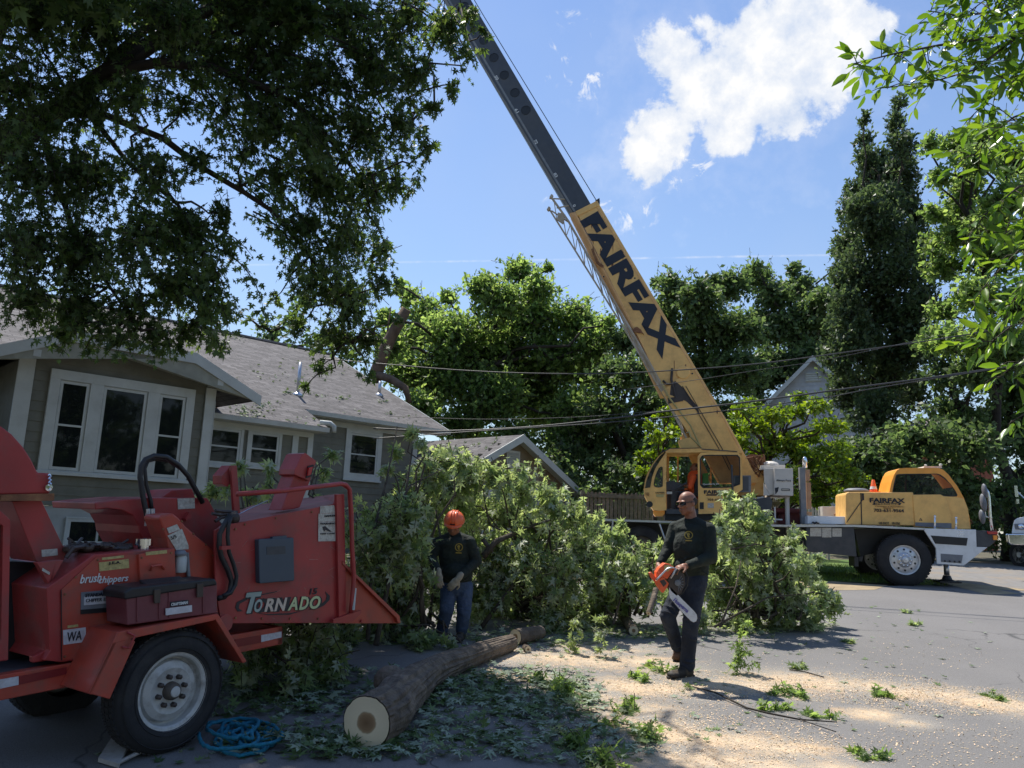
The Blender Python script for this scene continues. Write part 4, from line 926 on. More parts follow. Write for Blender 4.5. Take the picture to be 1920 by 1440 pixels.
q = MB(); q.prism(P1([(566, 640), (634, 640), (630, 664), (572, 664)], y0 - .01), (0, .004, 0)); B(q, 'decal', 'labely', opc)
lettering(opc, 'lettering', 'rust', '1100', (478, 636), (512, 640), y0 - .012, 26, zf=Z1)
q = MB(); q.prism(P1([(990, 712), (1040, 712), (1040, 752), (990, 752)], y0 - .036), (0, .004, 0)); B(q, 'decal', 'label', dor)
# ---------------- boom (in the crane's long plane)
yb0, yb1 = .95, 1.50; bw = yb1 - yb0
S = lambda x, y: (1000 + x / 2.88, 340 + y / 2.88)
bz_ = MB()
face = [(345, 103), (1045, 1290), (1190, 1540), (1290, 1640), (1060, 1640), (960, 1440), (680, 1080), (530, 790), (240, 195), (215, 150)]
fpx = [S(*p_) for p_ in face]
fpx = [(1119.5, 376), (1362.8, 788), (1402, 862), (1425, 905), (1350, 905), (1322, 850), (1248, 740), (1192, 622), (1087, 410), (1080, 396)]
bz_.prism(TT(fpx, yb0), (0, bw, 0))
boom = B(bz_, 'boom', 'yellow', bevel=.012)
q = MB()   # lower chamfer along the boom
chm = [(1080, 396), (1087, 410), (1192, 622), (1248, 740), (1322, 850), (1308, 838), (1238, 738), (1180, 622), (1073, 412), (1072, 400)]
q.hexa(TT([(1079, 397), (1192, 622), (1192, 626), (1080, 405)], yb0), TT([(1068, 400), (1180, 618), (1182, 624), (1070, 408)], yb0 + .14))
q.prism([v for v in TT([(1076, 398), (1190, 620), (1180, 622), (1068, 402)], yb0 + .10)], (0, bw - .2, 0))
q.prism(TT([(1190, 620), (1248, 742), (1238, 742), (1178, 618)], yb0 + .08), (0, bw - .16, 0))
B(q, 'boom_lower_plate', 'peach', boom)
q = MB(); q.prism(TT([(1079, 396), (1119, 376), (1124, 385), (1083, 405)], yb0 - .02), (0, bw + .04, 0)); B(q, 'boom_collar', 'yellow', boom, bevel=.01)
# lower cheek plates at the boom foot with hoist ram mount
q = MB(); q.prism(TT([(1240, 735), (1290, 695), (1400, 862), (1425, 905), (1352, 905), (1330, 870)], yb0 - .03), (0, .03, 0)); B(q, 'boom_foot_plate', 'yellow', boom)
q = MB(); q.lathe(T(1281, 699, yb0), (0, -1, 0), [(.0, 0), (.16, 0), (.16, .035), (.14, .05), (.001, .05)], 28); B(q, 'pivot_boss', 'yellow', boom)
q = MB(); q.prism(TT([(1258, 720), (1266, 714), (1284, 730), (1296, 748), (1308, 762), (1312, 776), (1304, 768), (1286, 752), (1266, 744), (1256, 740)], yb0 - .034), (0, .003, 0)); B(q, 'oil_stain', 'oil', boom)
q = MB(); q.tube([T(*S(750, 1010), yb0 - .04), T(*S(745, 1070), yb0 - .04), T(*S(770, 1170), yb0 - .04)], .03); q.tube([T(*S(700, 1075), yb0 - .04), T(*S(720, 1095), yb0 - .04), T(*S(765, 1095), yb0 - .04)], .025); q.prism(TT([S(725, 1170), S(800, 1160), S(810, 1185), S(730, 1200)], yb0 - .05), (0, .3, 0)); B(q, 'hose_reel', 'oil', boom)
q = MB(); 
for off in (0, 18): q.tube([T(*S(805 + off, 1105), yb0 - .045), T(*S(1000 + off, 1440), yb0 - .045), T(*S(1060 + off, 1560), yb0 - .045)], .008, 5)
B(q, 'hydraulic_line', 'oil', boom)
for (x, y) in ((548, 523), (650, 693), (750, 862), (858, 1038), (962, 1213), (1065, 1388), (380, 515)):
    q = MB(); q.lathe(T(*S(x, y), yb0 - .0), (0, -1, 0), [(.022, 0), (.018, .008)], 8); B(q, 'bolt', 'letter', boom)
for pts_ in ([(312, 365), (325, 362), (345, 430), (380, 455), (372, 465), (340, 440)], [(545, 790), (560, 785), (580, 800), (600, 830), (590, 820), (530, 812)]):
    q = MB(); q.prism(TT([S(*p_) for p_ in pts_], yb0 - .03), (0, .08, 0)); B(q, 'rusty_bracket', 'rust', boom)
q = MB()   # weld seams and stiffeners along the boom
q.prism(TT([(1086, 403), (1123, 382), (1124, 384), (1087, 405)], yb0 - .006), (0, .006, 0))
for t_ in (.0, .92):
    pass
q.tube([T(1117, 384, yb0), T(1362, 793, yb0), T(1400, 868, yb0)], .014, 5); q.tube([T(1089, 412, yb0), T(1193, 624, yb0), T(1250, 742, yb0)], .010, 5)
B(q, 'weld_seam', 'peach', boom)
random.seed(31)
for i in range(16):
    t_ = random.random(); e_ = random.uniform(.05, .95); ax_ = 1087 + (1322 - 1087) * t_; ay_ = 410 + (850 - 410) * t_; bx_ = 1119 + (1392 - 1119) * t_; by_ = 378 + (846 - 378) * t_
    x_ = ax_ + (bx_ - ax_) * e_; y_s = ay_ + (by_ - ay_) * e_; l_ = random.uniform(6, 26); q = MB(); w_ = random.uniform(.8, 2.2); q.prism(TT([(x_, y_s), (x_ + w_, y_s - 1), (x_ + w_ * 1.4, y_s + l_ * .6), (x_ + w_ * .6, y_s + l_), (x_ - .3, y_s + l_ * .5)], yb0 - .002), (0, .002, 0)); B(q, 'rust_streak', 'rust', boom)
# letters on the boom, each 3 units proud
def boom_text(txt, pa, pb, hpx, y, m, parent, bold=.05, name='lettering', flip=1):
    a, b = T(*pa, y), T(*pb, y); u = (b - a); W = u.length; u.normalize(); v = Vector((u.z, 0, -u.x)) * -1
    if (v.x * 1 + v.z * 1) * flip < 0: v = -v
    cu = bpy.data.curves.new('t', 'FONT'); cu.body = txt; cu.size = 1; cu.extrude = .006; cu.offset = bold; cu.resolution_u = 3; ob = bpy.data.objects.new('t', cu); COL.objects.link(ob)
    me = ob.to_mesh(); xs2 = [q_.co.x for q_ in me.vertices]; ys2 = [q_.co.y for q_ in me.vertices]; x0, x1, yy0, yy1 = min(xs2), max(xs2), min(ys2), max(ys2)
    hp = hpx * W / (Vector(pb) - Vector(pa)).length; mb = MB()
    mb.add([a + u * ((q_.co.x - x0) / (x1 - x0) * W) + v * (((q_.co.y - yy0) / (yy1 - yy0) - .5) * hp) + Vector((0, -q_.co.z, 0)) for q_ in me.vertices], [tuple(p_.vertices) for p_ in me.polygons])
    ob.to_mesh_clear(); bpy.data.objects.remove(ob); bpy.data.curves.remove(cu)
    return mb.build(name, m, parent, world=False)
boom_text('FAIRFAX', S(300, 188), S(748, 932), 38, yb0 - .004, 'letter', boom, bold=.055)
# extension
ye0 = yb0 + .05; ew = bw - .1
U3 = lambda x, y: (840 + x / 3.428, y / 3.428)
q = MB(); ext = [(1108, 383), (903, 34), (862, -36), (818, -36), (866, 52), (904, 118), (1074, 398)]
q.prism(TT(ext, ye0), (0, ew, 0)); be = B(q, 'boom_extension', 'boomgrey', bevel=.01)
q = MB(); q.hexa(TT([(1076, 397), (818, -36), (822, -36), (1080, 397)], ye0 - .003), TT([(1068, 400), (810, -34), (814, -34), (1072, 400)], ye0 + .12)); q.prism(TT([(1074, 399), (816, -36), (812, -36), (1067, 400)], ye0 + .1), (0, ew - .2, 0)); B(q, 'extension_lower_plate', 'boomedge', be)
for (x, y) in ((500, 708), (430, 595), (362, 482), (295, 370), (230, 258), (172, 160), (105, 40)):
    q = MB(); q.lathe(T(*U3(x, y), ye0), (0, -1, 0), [(.128, 0), (.128, .008), (.115, .010), (.115, .002), (.001, .002)], 28); B(q, 'lightening_hole', 'black', be)
for txt, x, y in (('50', 312, 500), ('61', 442, 712), ('72', 565, 912), ('83', 692, 1125), ('0', 812, 1322)):
    a = U3(x - 12 * .5 * len(txt) / 1.0 * .6, y - 20 * .5 * len(txt) * .6); b = U3(x + 12 * .5 * len(txt) * .6, y + 20 * .5 * len(txt) * .6)
    boom_text(txt, a, b, 5.2, ye0 - .004, 'whitetxt', be, bold=.02)
q = MB(); q.prism(TT([U3(880, 1405), U3(940, 1370), U3(975, 1440), U3(905, 1440)], yb0 - .024), (0, .004, 0)); B(q, 'decal', 'letter', boom)
# jib lattice stowed beside the boom
jb = MB()
def chord(pts, y, r): jb.tube([T(*p_, y) for p_ in pts], r, 7)
A_ = [(1062, 372), (1150, 530), (1216, 660), (1262, 745)]; Bc = [(1030, 392), (1085, 480), (1170, 615), (1245, 742), (1300, 846)]
Ac = [(1034, 370), (1066, 415), (1120, 510), (1195, 640), (1252, 742)]
chord(Ac, yb0 - .02, .03); chord(Bc, yb0 + .0, .022); chord(Bc, yb0 + .4, .022)
def lerp_poly(pts, t):
    L_ = [((pts[i + 1][0] - pts[i][0]) ** 2 + (pts[i + 1][1] - pts[i][1]) ** 2) ** .5 for i in range(len(pts) - 1)]; d = t * sum(L_)
    for i, l in enumerate(L_):
        if d <= l or i == len(L_) - 1: k = d / l; return (pts[i][0] + (pts[i + 1][0] - pts[i][0]) * k, pts[i][1] + (pts[i + 1][1] - pts[i][1]) * k)
        d -= l
for i in range(15):
    t0, t1 = i / 15 * .93 + .02, (i + .5) / 15 * .93 + .02; t2 = (i + 1) / 15 * .93 + .02
    for (pa, ya, pb, yb_) in ((Ac, -.02, Bc, 0.0), (Ac, -.02, Bc, .4)):
        jb.tube([T(*lerp_poly(pa, t0), yb0 + ya), T(*lerp_poly(pb, t1), yb0 + yb_)], .011, 5); jb.tube([T(*lerp_poly(pb, t1), yb0 + yb_), T(*lerp_poly(pa, t2), yb0 + ya)], .011, 5)
    jb.tube([T(*lerp_poly(Bc, t0), yb0), T(*lerp_poly(Bc, t1), yb0 + .4)], .011, 5)
jb.tube([T(1030, 372, yb0 - .02), T(1068, 374, yb0 + .1)], .018, 6); jb.tube([T(1044, 390, yb0 - .02), T(1074, 384, yb0 + .1)], .018, 6); jb.tube([T(1034, 395, yb0 - .02), T(1068, 418, yb0 + .1)], .018, 6)
jb.prism(TT([(1046, 398), (1060, 402), (1056, 420), (1044, 412)], yb0 - .04), (0, .05, 0))
for p_ in ((1034, 369), (1029, 392)): jb.box(T(*p_, yb0 - .02), (.09, .12, .05), Matrix.Rotation(radians(-60), 3, 'Y'))
B(jb, 'lattice_jib', 'jib', smooth=False)
# hoist rope and head sheave
hr = MB(); hr.tube([T(868, -36, yb0 + .2), T(907, 30, yb0 + .2), T(1117, 374, yb0 + .2), T(1165, 456, yb0 + .2)], .011, 5); B(hr, 'hoist_rope', 'dgrey', boom)
q = MB(); q.prism(TT([(1116, 376), (1124, 371), (1123, 382), (1118, 386)], yb0 + .1), (0, .25, 0)); B(q, 'rope_guide', 'black', boom)
# lift cylinder
q = MB(); q.tube([T(*S(758, 1175), yb0 + .15), T(*S(826, 1400), yb0 + .15)], .062, 16); cyl = B(q, 'lift_ram', 'chrome', smooth=True)
q = MB(); q.tube([T(*S(815, 1370), yb0 + .15), T(1325, 905, yb0 + .15)], .12, 18); q.prism(TT([(1272, 825), (1302, 818), (1312, 850), (1280, 850)], yb0 - .05), (0, .4, 0)); B(q, 'lift_cylinder', 'yellow', cyl, autosm=40)
q = MB(); q.tube([T(*S(800, 1240), yb0 + .1), T(*S(850, 1380), yb0 - .05), T(*S(900, 1430), yb0 - .05)], .02, 6); q.tube([T(*S(690, 1080), yb0 - .05), T(*S(735, 1170), yb0 - .05), T(*S(850, 1320), yb0 - .03), T(*S(905, 1440), yb0 - .03)], .022, 6); B(q, 'hydraulic_hose', 'labely', boom)

# ============================================================ OPERATOR in the cab is added with the people
# ============================================================ PICKUP at the right edge
pg = gr(1909, 1066); pu = thing('pickup_truck', 'white pickup truck with chrome bumper, cut off by the right edge of the photo', 'pickup', (pg.x, pg.y + .6, gz(pg.x, pg.y)))
def Q(px_, py_, y): return at(px_, py_, pg.y + .6 + y)
def QP(pts, y): return [Q(a, b, y) for a, b in pts]
V3 = lambda x, y: (1760 + x / 6.544, 860 + y / 6.544)
q = MB(); q.hexa(QP([V3(*p_) for p_ in [(895, 920), (905, 850), (925, 760), (960, 730), (1040, 715), (1047, 705), (2300, 690), (2300, 920)]], 0), [v + Vector((3.2, 4.3, .15)) for v in QP([V3(*p_) for p_ in [(895, 920), (905, 850), (925, 760), (960, 730), (1040, 715), (1047, 705), (2300, 690), (2300, 920)]], 0)])
q.build('body', 'white_car', pu, bevel=.04)
q = MB(); q.hexa([v + Vector((1.0, 1.3, .1)) for v in QP([V3(1100, 720), V3(2200, 700), V3(2100, 380), V3(1250, 380)], 0)], [v + Vector((2.6, 3.5, .1)) for v in QP([V3(1100, 720), V3(2200, 700), V3(2100, 380), V3(1250, 380)], 0)]); q.build('cabin', 'white_car', pu, bevel=.05)
q = MB(); q.prism(QP([V3(935, 800), V3(1100, 795), V3(1100, 870), V3(950, 868)], -.03), (0, .05, 0)); hl = q.build('headlight', 'grey', pu, bevel=.01)
q = MB(); q.ell(Q(*V3(1010, 832), -.05), (.09, .04, .07)); q.build('headlight_lens', 'chrome', hl, smooth=True)
q = MB(); q.prism(QP([V3(1130, 790), V3(1900, 785), V3(1900, 890), V3(1130, 890)], -.03), (0, .05, 0)); q.build('grille', 'chrome', pu)
q = MB(); q.prism(QP([V3(848, 922), V3(2350, 915), V3(2350, 1090), V3(900, 1060), V3(862, 1030)], -.16), (0, .14, 0)); q.build('bumper', 'chrome', pu, bevel=.03)
for xx, yy in ((0.0, .75), (2.5, 4.0)):
    c = Q(*V3(985, 1180), .35) + Vector((xx, yy - .75, 0)); q = MB(); R_ = .38
    q.lathe(c, (1, .2, 0), [(R_ * .6, .0), (R_ * .95, .0), (R_, .04), (R_, .24), (R_ * .9, .27)], 30); t_ = q.build('tire', 'rubber', pu, autosm=35)
    q = MB(); q.lathe(c, (1, .2, 0), [(R_ * .62, .0), (R_ * .55, .03), (R_ * .3, .02), (R_ * .2, -.01), (.001, -.01)], 24); rm_ = q.build('rim', 'alloy', t_, autosm=30)
    for k in range(6):
        a = k * pi / 3; q = MB(); q.box(c + Vector((-.012, 0, 0)) + Vector((0, cos(a), sin(a))) * R_ * .42, (.02, .05, .12), Matrix.Rotation(a - pi / 2, 3, 'X')); q.build('spoke_gap', 'black', rm_)
q = MB(); q.prism(QP([V3(925, 330), V3(965, 330), V3(980, 470), V3(940, 470)], .3), (0, .06, 0)); q.prism(QP([V3(950, 495), V3(985, 495), V3(990, 550), V3(960, 555)], .3), (0, .06, 0)); q.tube([Q(*V3(960, 400), .35), Q(*V3(1120, 560), 1.4)], .02); q.build('tow_mirror', 'chrome', pu)
# ============================================================ WOOD CHIPPER
M['red'] = mat('chipper_red', (0.35, 0.034, 0.031), 0.5, var=0.16, vs_=3, dirt=(0.20, 0.085, 0.07), dirt_amt=0.75, dirt_scale=3.4, bump=0.12, bs=9, coat=0.15)
M['red2'] = mat('chipper_orange_red', (0.42, 0.055, 0.030), 0.5, var=0.16, vs_=3, dirt=(0.22, 0.10, 0.07), dirt_amt=0.7, dirt_scale=4.0, bump=0.12, bs=9, coat=0.15)
M['reddust'] = mat('dusty_red_plate', (0.33, 0.10, 0.085), 0.7, var=0.2, vs_=5, dirt=(0.34, 0.22, 0.17), dirt_amt=0.8, dirt_scale=3)
M['hose'] = mat('black_hose', (0.014, 0.014, 0.016), 0.45, dirt=(0.08, 0.07, 0.06), dirt_amt=0.3)
M['bluegrey'] = mat('blue_grey_box', (0.055, 0.075, 0.10), 0.5, var=0.06)
M['maroon'] = mat('toolbox_maroon', (0.16, 0.035, 0.045), 0.5, var=0.12, dirt=(0.25, 0.15, 0.14), dirt_amt=0.4)
M['tape'] = mat('reflective_tape', (0.55, 0.55, 0.58), 0.35, var=0.1, vs_=50, dirt=(0.3, 0.2, 0.18), dirt_amt=0.4, dirt_scale=12)
M['tapered'] = mat('red_tape', (0.20, 0.012, 0.014), 0.4, var=0.1)
M['decalgreen'] = mat('cream_lettering', (0.52, 0.56, 0.30), 0.45, var=0.15); M['decalsil'] = mat('silver_green_lettering', (0.33, 0.40, 0.36), 0.45, var=0.15); M['decalcr'] = mat('pale_lettering', (0.62, 0.50, 0.40), 0.45, var=0.15)
KG = gr(328, 1411); ka = radians(35.2)
KX = Vector((sin(ka), cos(ka), 0.050)).normalized(); KY = Vector((-cos(ka), sin(ka), 0)).normalized(); KZ = KX.cross(KY)
KM = Matrix((KX, KY, KZ)).transposed().to_4x4(); KM.translation = KG; KI = KM.inverted()
def K(px_, py_, y=0.0): return KI @ on_plane(px_, py_, KM @ Vector((0, y, 0)), KY)
def KK(pts, y=0.0): return [K(p[0], p[1], y) for p in pts]
z1 = lambda x, y: (x / 2.183, 780 + y / 2.183)
z2 = lambda x, y: (240 + x / 3.428, 820 + y / 3.428)
def K1(l, y=0.0): return [K(*z1(a, b), y) for a, b in l]
def K2(l, y=0.0): return [K(*z2(a, b), y) for a, b in l]
chip = thing('wood_chipper', 'red towable wood chipper with open infeed hopper in the left foreground', 'wood chipper', KG, rot=KM.to_3x3())
def KB(mb, name, m, parent=None, **k): return mb.build(name, m, parent or chip, world=False, **k)
W = .30      # body side
HW = 1.75    # far side
# frame rails
q = MB(); q.prism(KK([(-90, 1292), (0, 1266), (530, 1174), (530, 1208), (0, 1314), (-90, 1333)], W), (0, .07, 0)); q.prism(KK([(530, 1174), (530, 1208)], W) + [v + Vector((0, .85, 0)) for v in KK([(530, 1208), (530, 1174)], W)], (-.05, 0, 0)); rail = KB(q, 'frame_rail', 'red2', bevel=.006)
q = MB(); q.prism([v for v in KK([(-90, 1292), (0, 1266), (530, 1174), (530, 1208), (0, 1314), (-90, 1333)], W)], (0, .07, 0)); q.v = [v + Vector((0, .9, 0)) for v in q.v]; KB(q, 'frame_rail', 'red2')
for pts, m_ in (([(-40, 1281), (35, 1268), (35, 1284), (-40, 1300)], 'tape'), ([(36, 1268), (125, 1251), (125, 1264), (36, 1284)], 'tapered'), ([(440, 1199), (489, 1191), (489, 1205), (440, 1214)], 'tapered'), ([(490, 1191), (528, 1184), (528, 1195), (490, 1204)], 'tape')):
    q = MB(); q.prism(KK(pts, W - .005), (0, .004, 0)); KB(q, 'reflective_strip', m_, rail)
# bed plate under the machine
q = MB(); a = KK([(-60, 1275), (440, 1188)], W + .07); q.prism([a[0], a[1], a[1] + Vector((0, .83, 0)), a[0] + Vector((0, .83, 0))], (0, 0, -.02)); KB(q, 'bed_plate', 'dgrey')
q = MB(); a = K(328, 1297, 0); q.tube([Vector((a.x, .2, a.z)), Vector((a.x, 1.5, a.z))], .05); KB(q, 'axle', 'black')
# wheels
wc = K(328, 1297, 0.0); KR = wc.z + .004
def chip_wheel(c, s):
    tb = MB(); w_ = .22 * s
    prof = [(KR * .60, .05 * s), (KR * .64, .012 * s), (KR * .72, .0), (KR * .86, .002 * s), (KR * .95, .02 * s), (KR * .99, .045 * s), (KR, .07 * s), (KR, w_ - .05 * s), (KR * .96, w_ - .01 * s), (KR * .8, w_), (KR * .6, w_)]
    tb.lathe(c, (0, 1, 0), prof, 64, caps=False)
    for k in range(60):
        a = 2 * pi * k / 60; Rm = Matrix.Rotation(-a, 3, 'Y')
        for j in range(3): tb.box(c + Vector((cos(a + j * .03) * KR, w_ * (.3 + .2 * j), sin(a + j * .03) * KR)), (.012, w_ * .17, KR * .07), Rm)
    for rr_, hh in ((.90, .006), (.70, .002)):
        tb.lathe(c, (0, 1, 0), [(KR * (rr_ - .01), .004 * s), (KR * rr_, -.004 * s), (KR * (rr_ + .01), .004 * s)], 64, caps=False)
    wh = KB(tb, 'tire', 'rubber', autosm=35)
    rb = MB(); r0 = KR * .60
    rb.lathe(c, (0, 1, 0), caps=False, n=48, prof=[(r0 * 1.06, .012 * s), (r0 * 1.06, .022 * s), (r0 * .98, .026 * s), (r0 * .94, .035 * s), (r0 * .92, .085 * s), (r0 * .86, .095 * s), (r0 * .80, .06 * s), (r0 * .62, .04 * s), (r0 * .5, .05 * s), (r0 * .3, .05 * s), (.001, .05 * s)])
    rm = KB(rb, 'rim', 'rim', wh, autosm=28)
    hb_ = MB(); hb_.lathe(c + Vector((0, .05 * s, 0)), (0, -s, 0), [(r0 * .25, 0), (r0 * .24, .03), (r0 * .2, .05), (r0 * .17, .055), (.001, .058)], 24); hub = KB(hb_, 'hub', 'darkrim', rm, autosm=40)
    hb_ = MB(); hb_.lathe(c + Vector((0, -.008 * s, 0)), (0, -s, 0), [(r0 * .15, 0), (r0 * .13, .006), (.001, .008)], 20); KB(hb_, 'hub_cap', 'rim', hub)
    for k in range(8):
        a = 2 * pi * (k + .3) / 8; q = MB(); q.lathe(c + Vector((cos(a) * r0 * .40, .05 * s, sin(a) * r0 * .40)), (0, -s, 0), [(r0 * .075, 0), (r0 * .07, .03), (r0 * .03, .034), (.001, .035)], 6); KB(q, 'lug_nut', 'oil', rm)
    return wh
M['rubber2'] = M['rubber']
chip_wheel(wc, 1); chip_wheel(Vector((wc.x, 1.55, wc.z)), -1)
# fender
q = MB(); fo_ = [(166, 1300), (220, 1185), (409, 1151), (463, 1240)]; fi_ = [(206, 1311), (254, 1203), (399, 1175), (450, 1247)]
q.prism(KK([fo_[0], fo_[1], fi_[1], fi_[0]], -.03), (0, .015, 0)); q.prism(KK([fo_[1], fo_[2], (406, 1158), (224, 1192)], -.03), (0, .33, 0)); q.prism(KK([fo_[2], fo_[3], (456, 1244), (403, 1160)], -.03), (0, .33, 0)); q.prism(KK([fo_[0], fo_[1], (226, 1190), (172, 1303)], -.03), (0, .33, 0))
q.prism(KK([(209, 1208), (222, 1185), (409, 1151), (403, 1163), (254, 1196)], -.032), (0, .012, 0))
fen = KB(q, 'fender', 'red2', bevel=.004)
q = MB(); q.tube([K(*z1(520, 885), -.035), K(*z1(552, 900), -.05), K(*z1(530, 950), -.05), K(*z1(500, 945), -.035)], .008, 6); q.lathe(K(*z1(915, 848), 0.02), (0, -1, 0), [(.06, 0), (.06, .02)], 14); KB(q, 'fender_handle', 'red', fen)
# main body (fuel tank and controls)
q = MB(); q.prism(K1([(190, 705), (385, 567), (715, 540), (722, 690), (722, 870), (480, 885), (410, 985), (250, 1008), (178, 1000), (205, 960)], W), (0, .85, 0)); body = KB(q, 'body', 'red', bevel=.006)
q = MB(); q.prism(K1([(250, 713), (392, 580), (565, 566), (572, 690), (715, 685), (712, 860), (478, 878), (412, 975), (252, 1000)], W - .006), (0, .005, 0)); KB(q, 'side_panel', 'red2', body)
q = MB(); q.prism(K1([(568, 566), (716, 542), (720, 672), (574, 690)], W - .03), (0, .03, 0)); hd2 = KB(q, 'hydraulic_tank', 'red2', body, bevel=.004)
q = MB(); q.tube([K(*z1(617, 632), W - .035), K(*z1(620, 615), W - .06), K(*z1(660, 610), W - .06), K(*z1(672, 626), W - .035)], .008, 6); KB(q, 'tank_handle', 'red2', hd2)
q = MB(); q.lathe(K(*z1(588, 548), W + .12), (0, 0, 1), [(.04, 0), (.04, .03), (.055, .032), (.055, .075), (.03, .08), (.001, .08)], 20); KB(q, 'filler_cap', 'chrome', hd2, autosm=30)
q = MB(); q.lathe(K(*z1(738, 640), W + .0), (0, 0, 1), [(.034, 0), (.038, .01), (.038, .10), (.03, .115), (.001, .115)], 18); of = KB(q, 'oil_filter', 'white', body, autosm=40)
q = MB(); q.lathe(K(*z1(738, 562), W + .0), (0, 0, 1), [(.042, -.015), (.045, .0), (.03, .02), (.001, .02)], 18); q.tube([K(*z1(765, 560), W), K(*z1(768, 600), W), K(*z1(773, 670), W)], .013, 8); KB(q, 'filter_head', 'grey', of)
# stickers
def sticker(pts, y, m_='label', f=K1, par=None): 
    s_ = MB(); s_.prism(f(pts, y), (0, .003, 0)); return KB(s_, 'sticker', m_, par or body)
sticker([(405, 600), (527, 585), (529, 622), (407, 636)], W - .010, 'labely')
sticker([(418, 580), (507, 570), (507, 580), (418, 590)], W - .010, 'labely'); sticker([(597, 557), (683, 548), (684, 562), (598, 571)], W - .034, 'labely')
s_ = sticker([(332, 722), (460, 710), (459, 802), (331, 812)], W - .010, 'grey'); sticker([(331, 793), (459, 783), (459, 802), (331, 812)], W - .013, 'hose')
sticker([(345, 740), (447, 732), (446, 766), (344, 775)], W - .013, 'tape')
s2_ = sticker([(258, 877), (351, 865), (352, 924), (260, 937)], W - .010, 'tape'); sticker([(277, 858), (320, 853), (320, 862), (277, 868)], W - .010, 'labely')
def klet(par, m_, txt, pl, pr, y, hpx, zf=z1, **k):
    a, b = K(*zf(*pl), y), K(*zf(*pr), y); u = b - a; Wd = u.length; u.normalize(); v = Vector((-u.z, 0, u.x)); 
    hp = (K(*zf(pl[0], pl[1]), y) - K(*zf(pl[0], pl[1] + hpx), y)).length
    cu = bpy.data.curves.new('t', 'FONT'); cu.body = txt; cu.size = 1; cu.extrude = .002; cu.offset = k.get('bold', 0); cu.shear = k.get('shear', 0); cu.resolution_u = 3
    ob = bpy.data.objects.new('t', cu); COL.objects.link(ob); me = ob.to_mesh(); co = [q_.co.copy() for q_ in me.vertices]; fs = [tuple(p_.vertices) for p_ in me.polygons]
    ob.to_mesh_clear(); bpy.data.objects.remove(ob); bpy.data.curves.remove(cu)
    x0, x1, y0_, y1_ = min(c.x for c in co), max(c.x for c in co), min(c.y for c in co), max(c.y for c in co)
    mb = MB(); mb.add([a + u * ((c.x - x0) / (x1 - x0) * Wd) + v * (((c.y - y0_) / (y1_ - y0_) - .5) * hp) + Vector((0, -c.z, 0)) for c in co], fs)
    return KB(mb, 'lettering', m_, par)
klet(body, 'whitetxt', 'brush', (328, 668), (415, 660), W - .012, 36, shear=.25, bold=.01); klet(body, 'whitetxt', 'chippers', (403, 676), (525, 666), W - .012, 36, shear=.25, bold=.01)
klet(body, 'letter', 'STANDARD', (350, 735), (444, 727), W - .016, 15, bold=.02); klet(body, 'letter', 'CHIPPER 15', (352, 756), (438, 749), W - .016, 14)
klet(body, 'letter', 'WA', (275, 905), (335, 897), W - .014, 38)
klet(body, 'letter', 'J.E.A.', (445, 604), (495, 600), W - .014, 14, bold=.02)
# engine bay, dark, with detail
q = MB(); q.prism(K1([(-120, 590), (150, 600), (200, 710), (200, 1000), (-120, 1040)], W + .45), (0, .6, 0)); KB(q, 'engine_block', 'black')
q = MB(); q.prism(K1([(135, 985), (185, 960), (205, 700), (150, 600), (230, 590), (262, 590), (200, 700), (205, 1000), (135, 1010)], W + .05), (0, .05, 0)); q.prism(K1([(50, 350), (168, 340), (272, 560), (262, 592), (150, 597)], W + .2), (0, .35, 0)); KB(q, 'chute_post', 'red', bevel=.005)
sticker([(170, 548), (235, 543), (237, 570), (172, 577)], W + .195, 'label')
sticker([(175, 622), (205, 640), (202, 650), (172, 633)], W + .04, 'label')
random.seed(5); q = MB()
for i in range(14):
    c = K(*z1(285 + i * 18, 545 - (i % 3) * 6), W + .15 + .05 * (i % 4)); q.ell(c, (.04, .05, .03)); q.tube([c, c + Vector((random.uniform(-.08, .08), random.uniform(-.1, .1), random.uniform(0, .06)))], .01, 5)
q.tube([K(*z1(270, 580), W + .1), K(*z1(300, 540), W + .1), K(*z1(380, 530), W + .15), K(*z1(480, 545), W + .15)], .014, 6)
KB(q, 'valves_and_fittings', 'oil')
# radiator frame at the far left
q = MB(); q.ring(K1([(-260, 360), (0, 385), (43, 425), (34, 1000), (-260, 1040)], W + .02), K1([(-240, 420), (-5, 440), (12, 450), (3, 915), (-240, 930)], W + .02), (0, .1, 0)); KB(q, 'radiator_frame', 'red', bevel=.005)
q = MB(); q.prism(K1([(-240, 430), (14, 440), (5, 930), (-240, 930)], W + .05), (0, .02, 0)); KB(q, 'radiator_mesh', 'hose')
# discharge chute (round housing) with chain collar
q = MB(); arc = [(-330, 60), (-200, -30), (-60, 0), (0, 38), (50, 75), (95, 125), (130, 180), (155, 232), (205, 234), (208, 262), (205, 318), (-330, 330)]
q.prism(K1(arc, W + .15), (0, .45, 0)); chu = KB(q, 'discharge_chute', 'red', bevel=.01)
q = MB(); q.prism(K1([(-330, 330), (222, 317), (222, 336), (-330, 355)], W + .12), (0, .5, 0))
for i in range(26): q.box(K(*z1(5 + i * 8.4, 337), W + .115), (.012, .02, .03))
KB(q, 'collar_ring', 'rust', chu)
q = MB(); q.lathe(K(*z1(197, 293), W + .14), (0, -1, 0), [(.022, 0), (.022, .012), (.012, .013), (.012, .004), (.001, .004)], 16); q.tube([K(*z1(200, 240 + i * 8), W + .13) + Vector((.01 * (i % 2), 0, 0)) for i in range(6)], .009, 6); KB(q, 'ring_pin', 'chrome', chu)
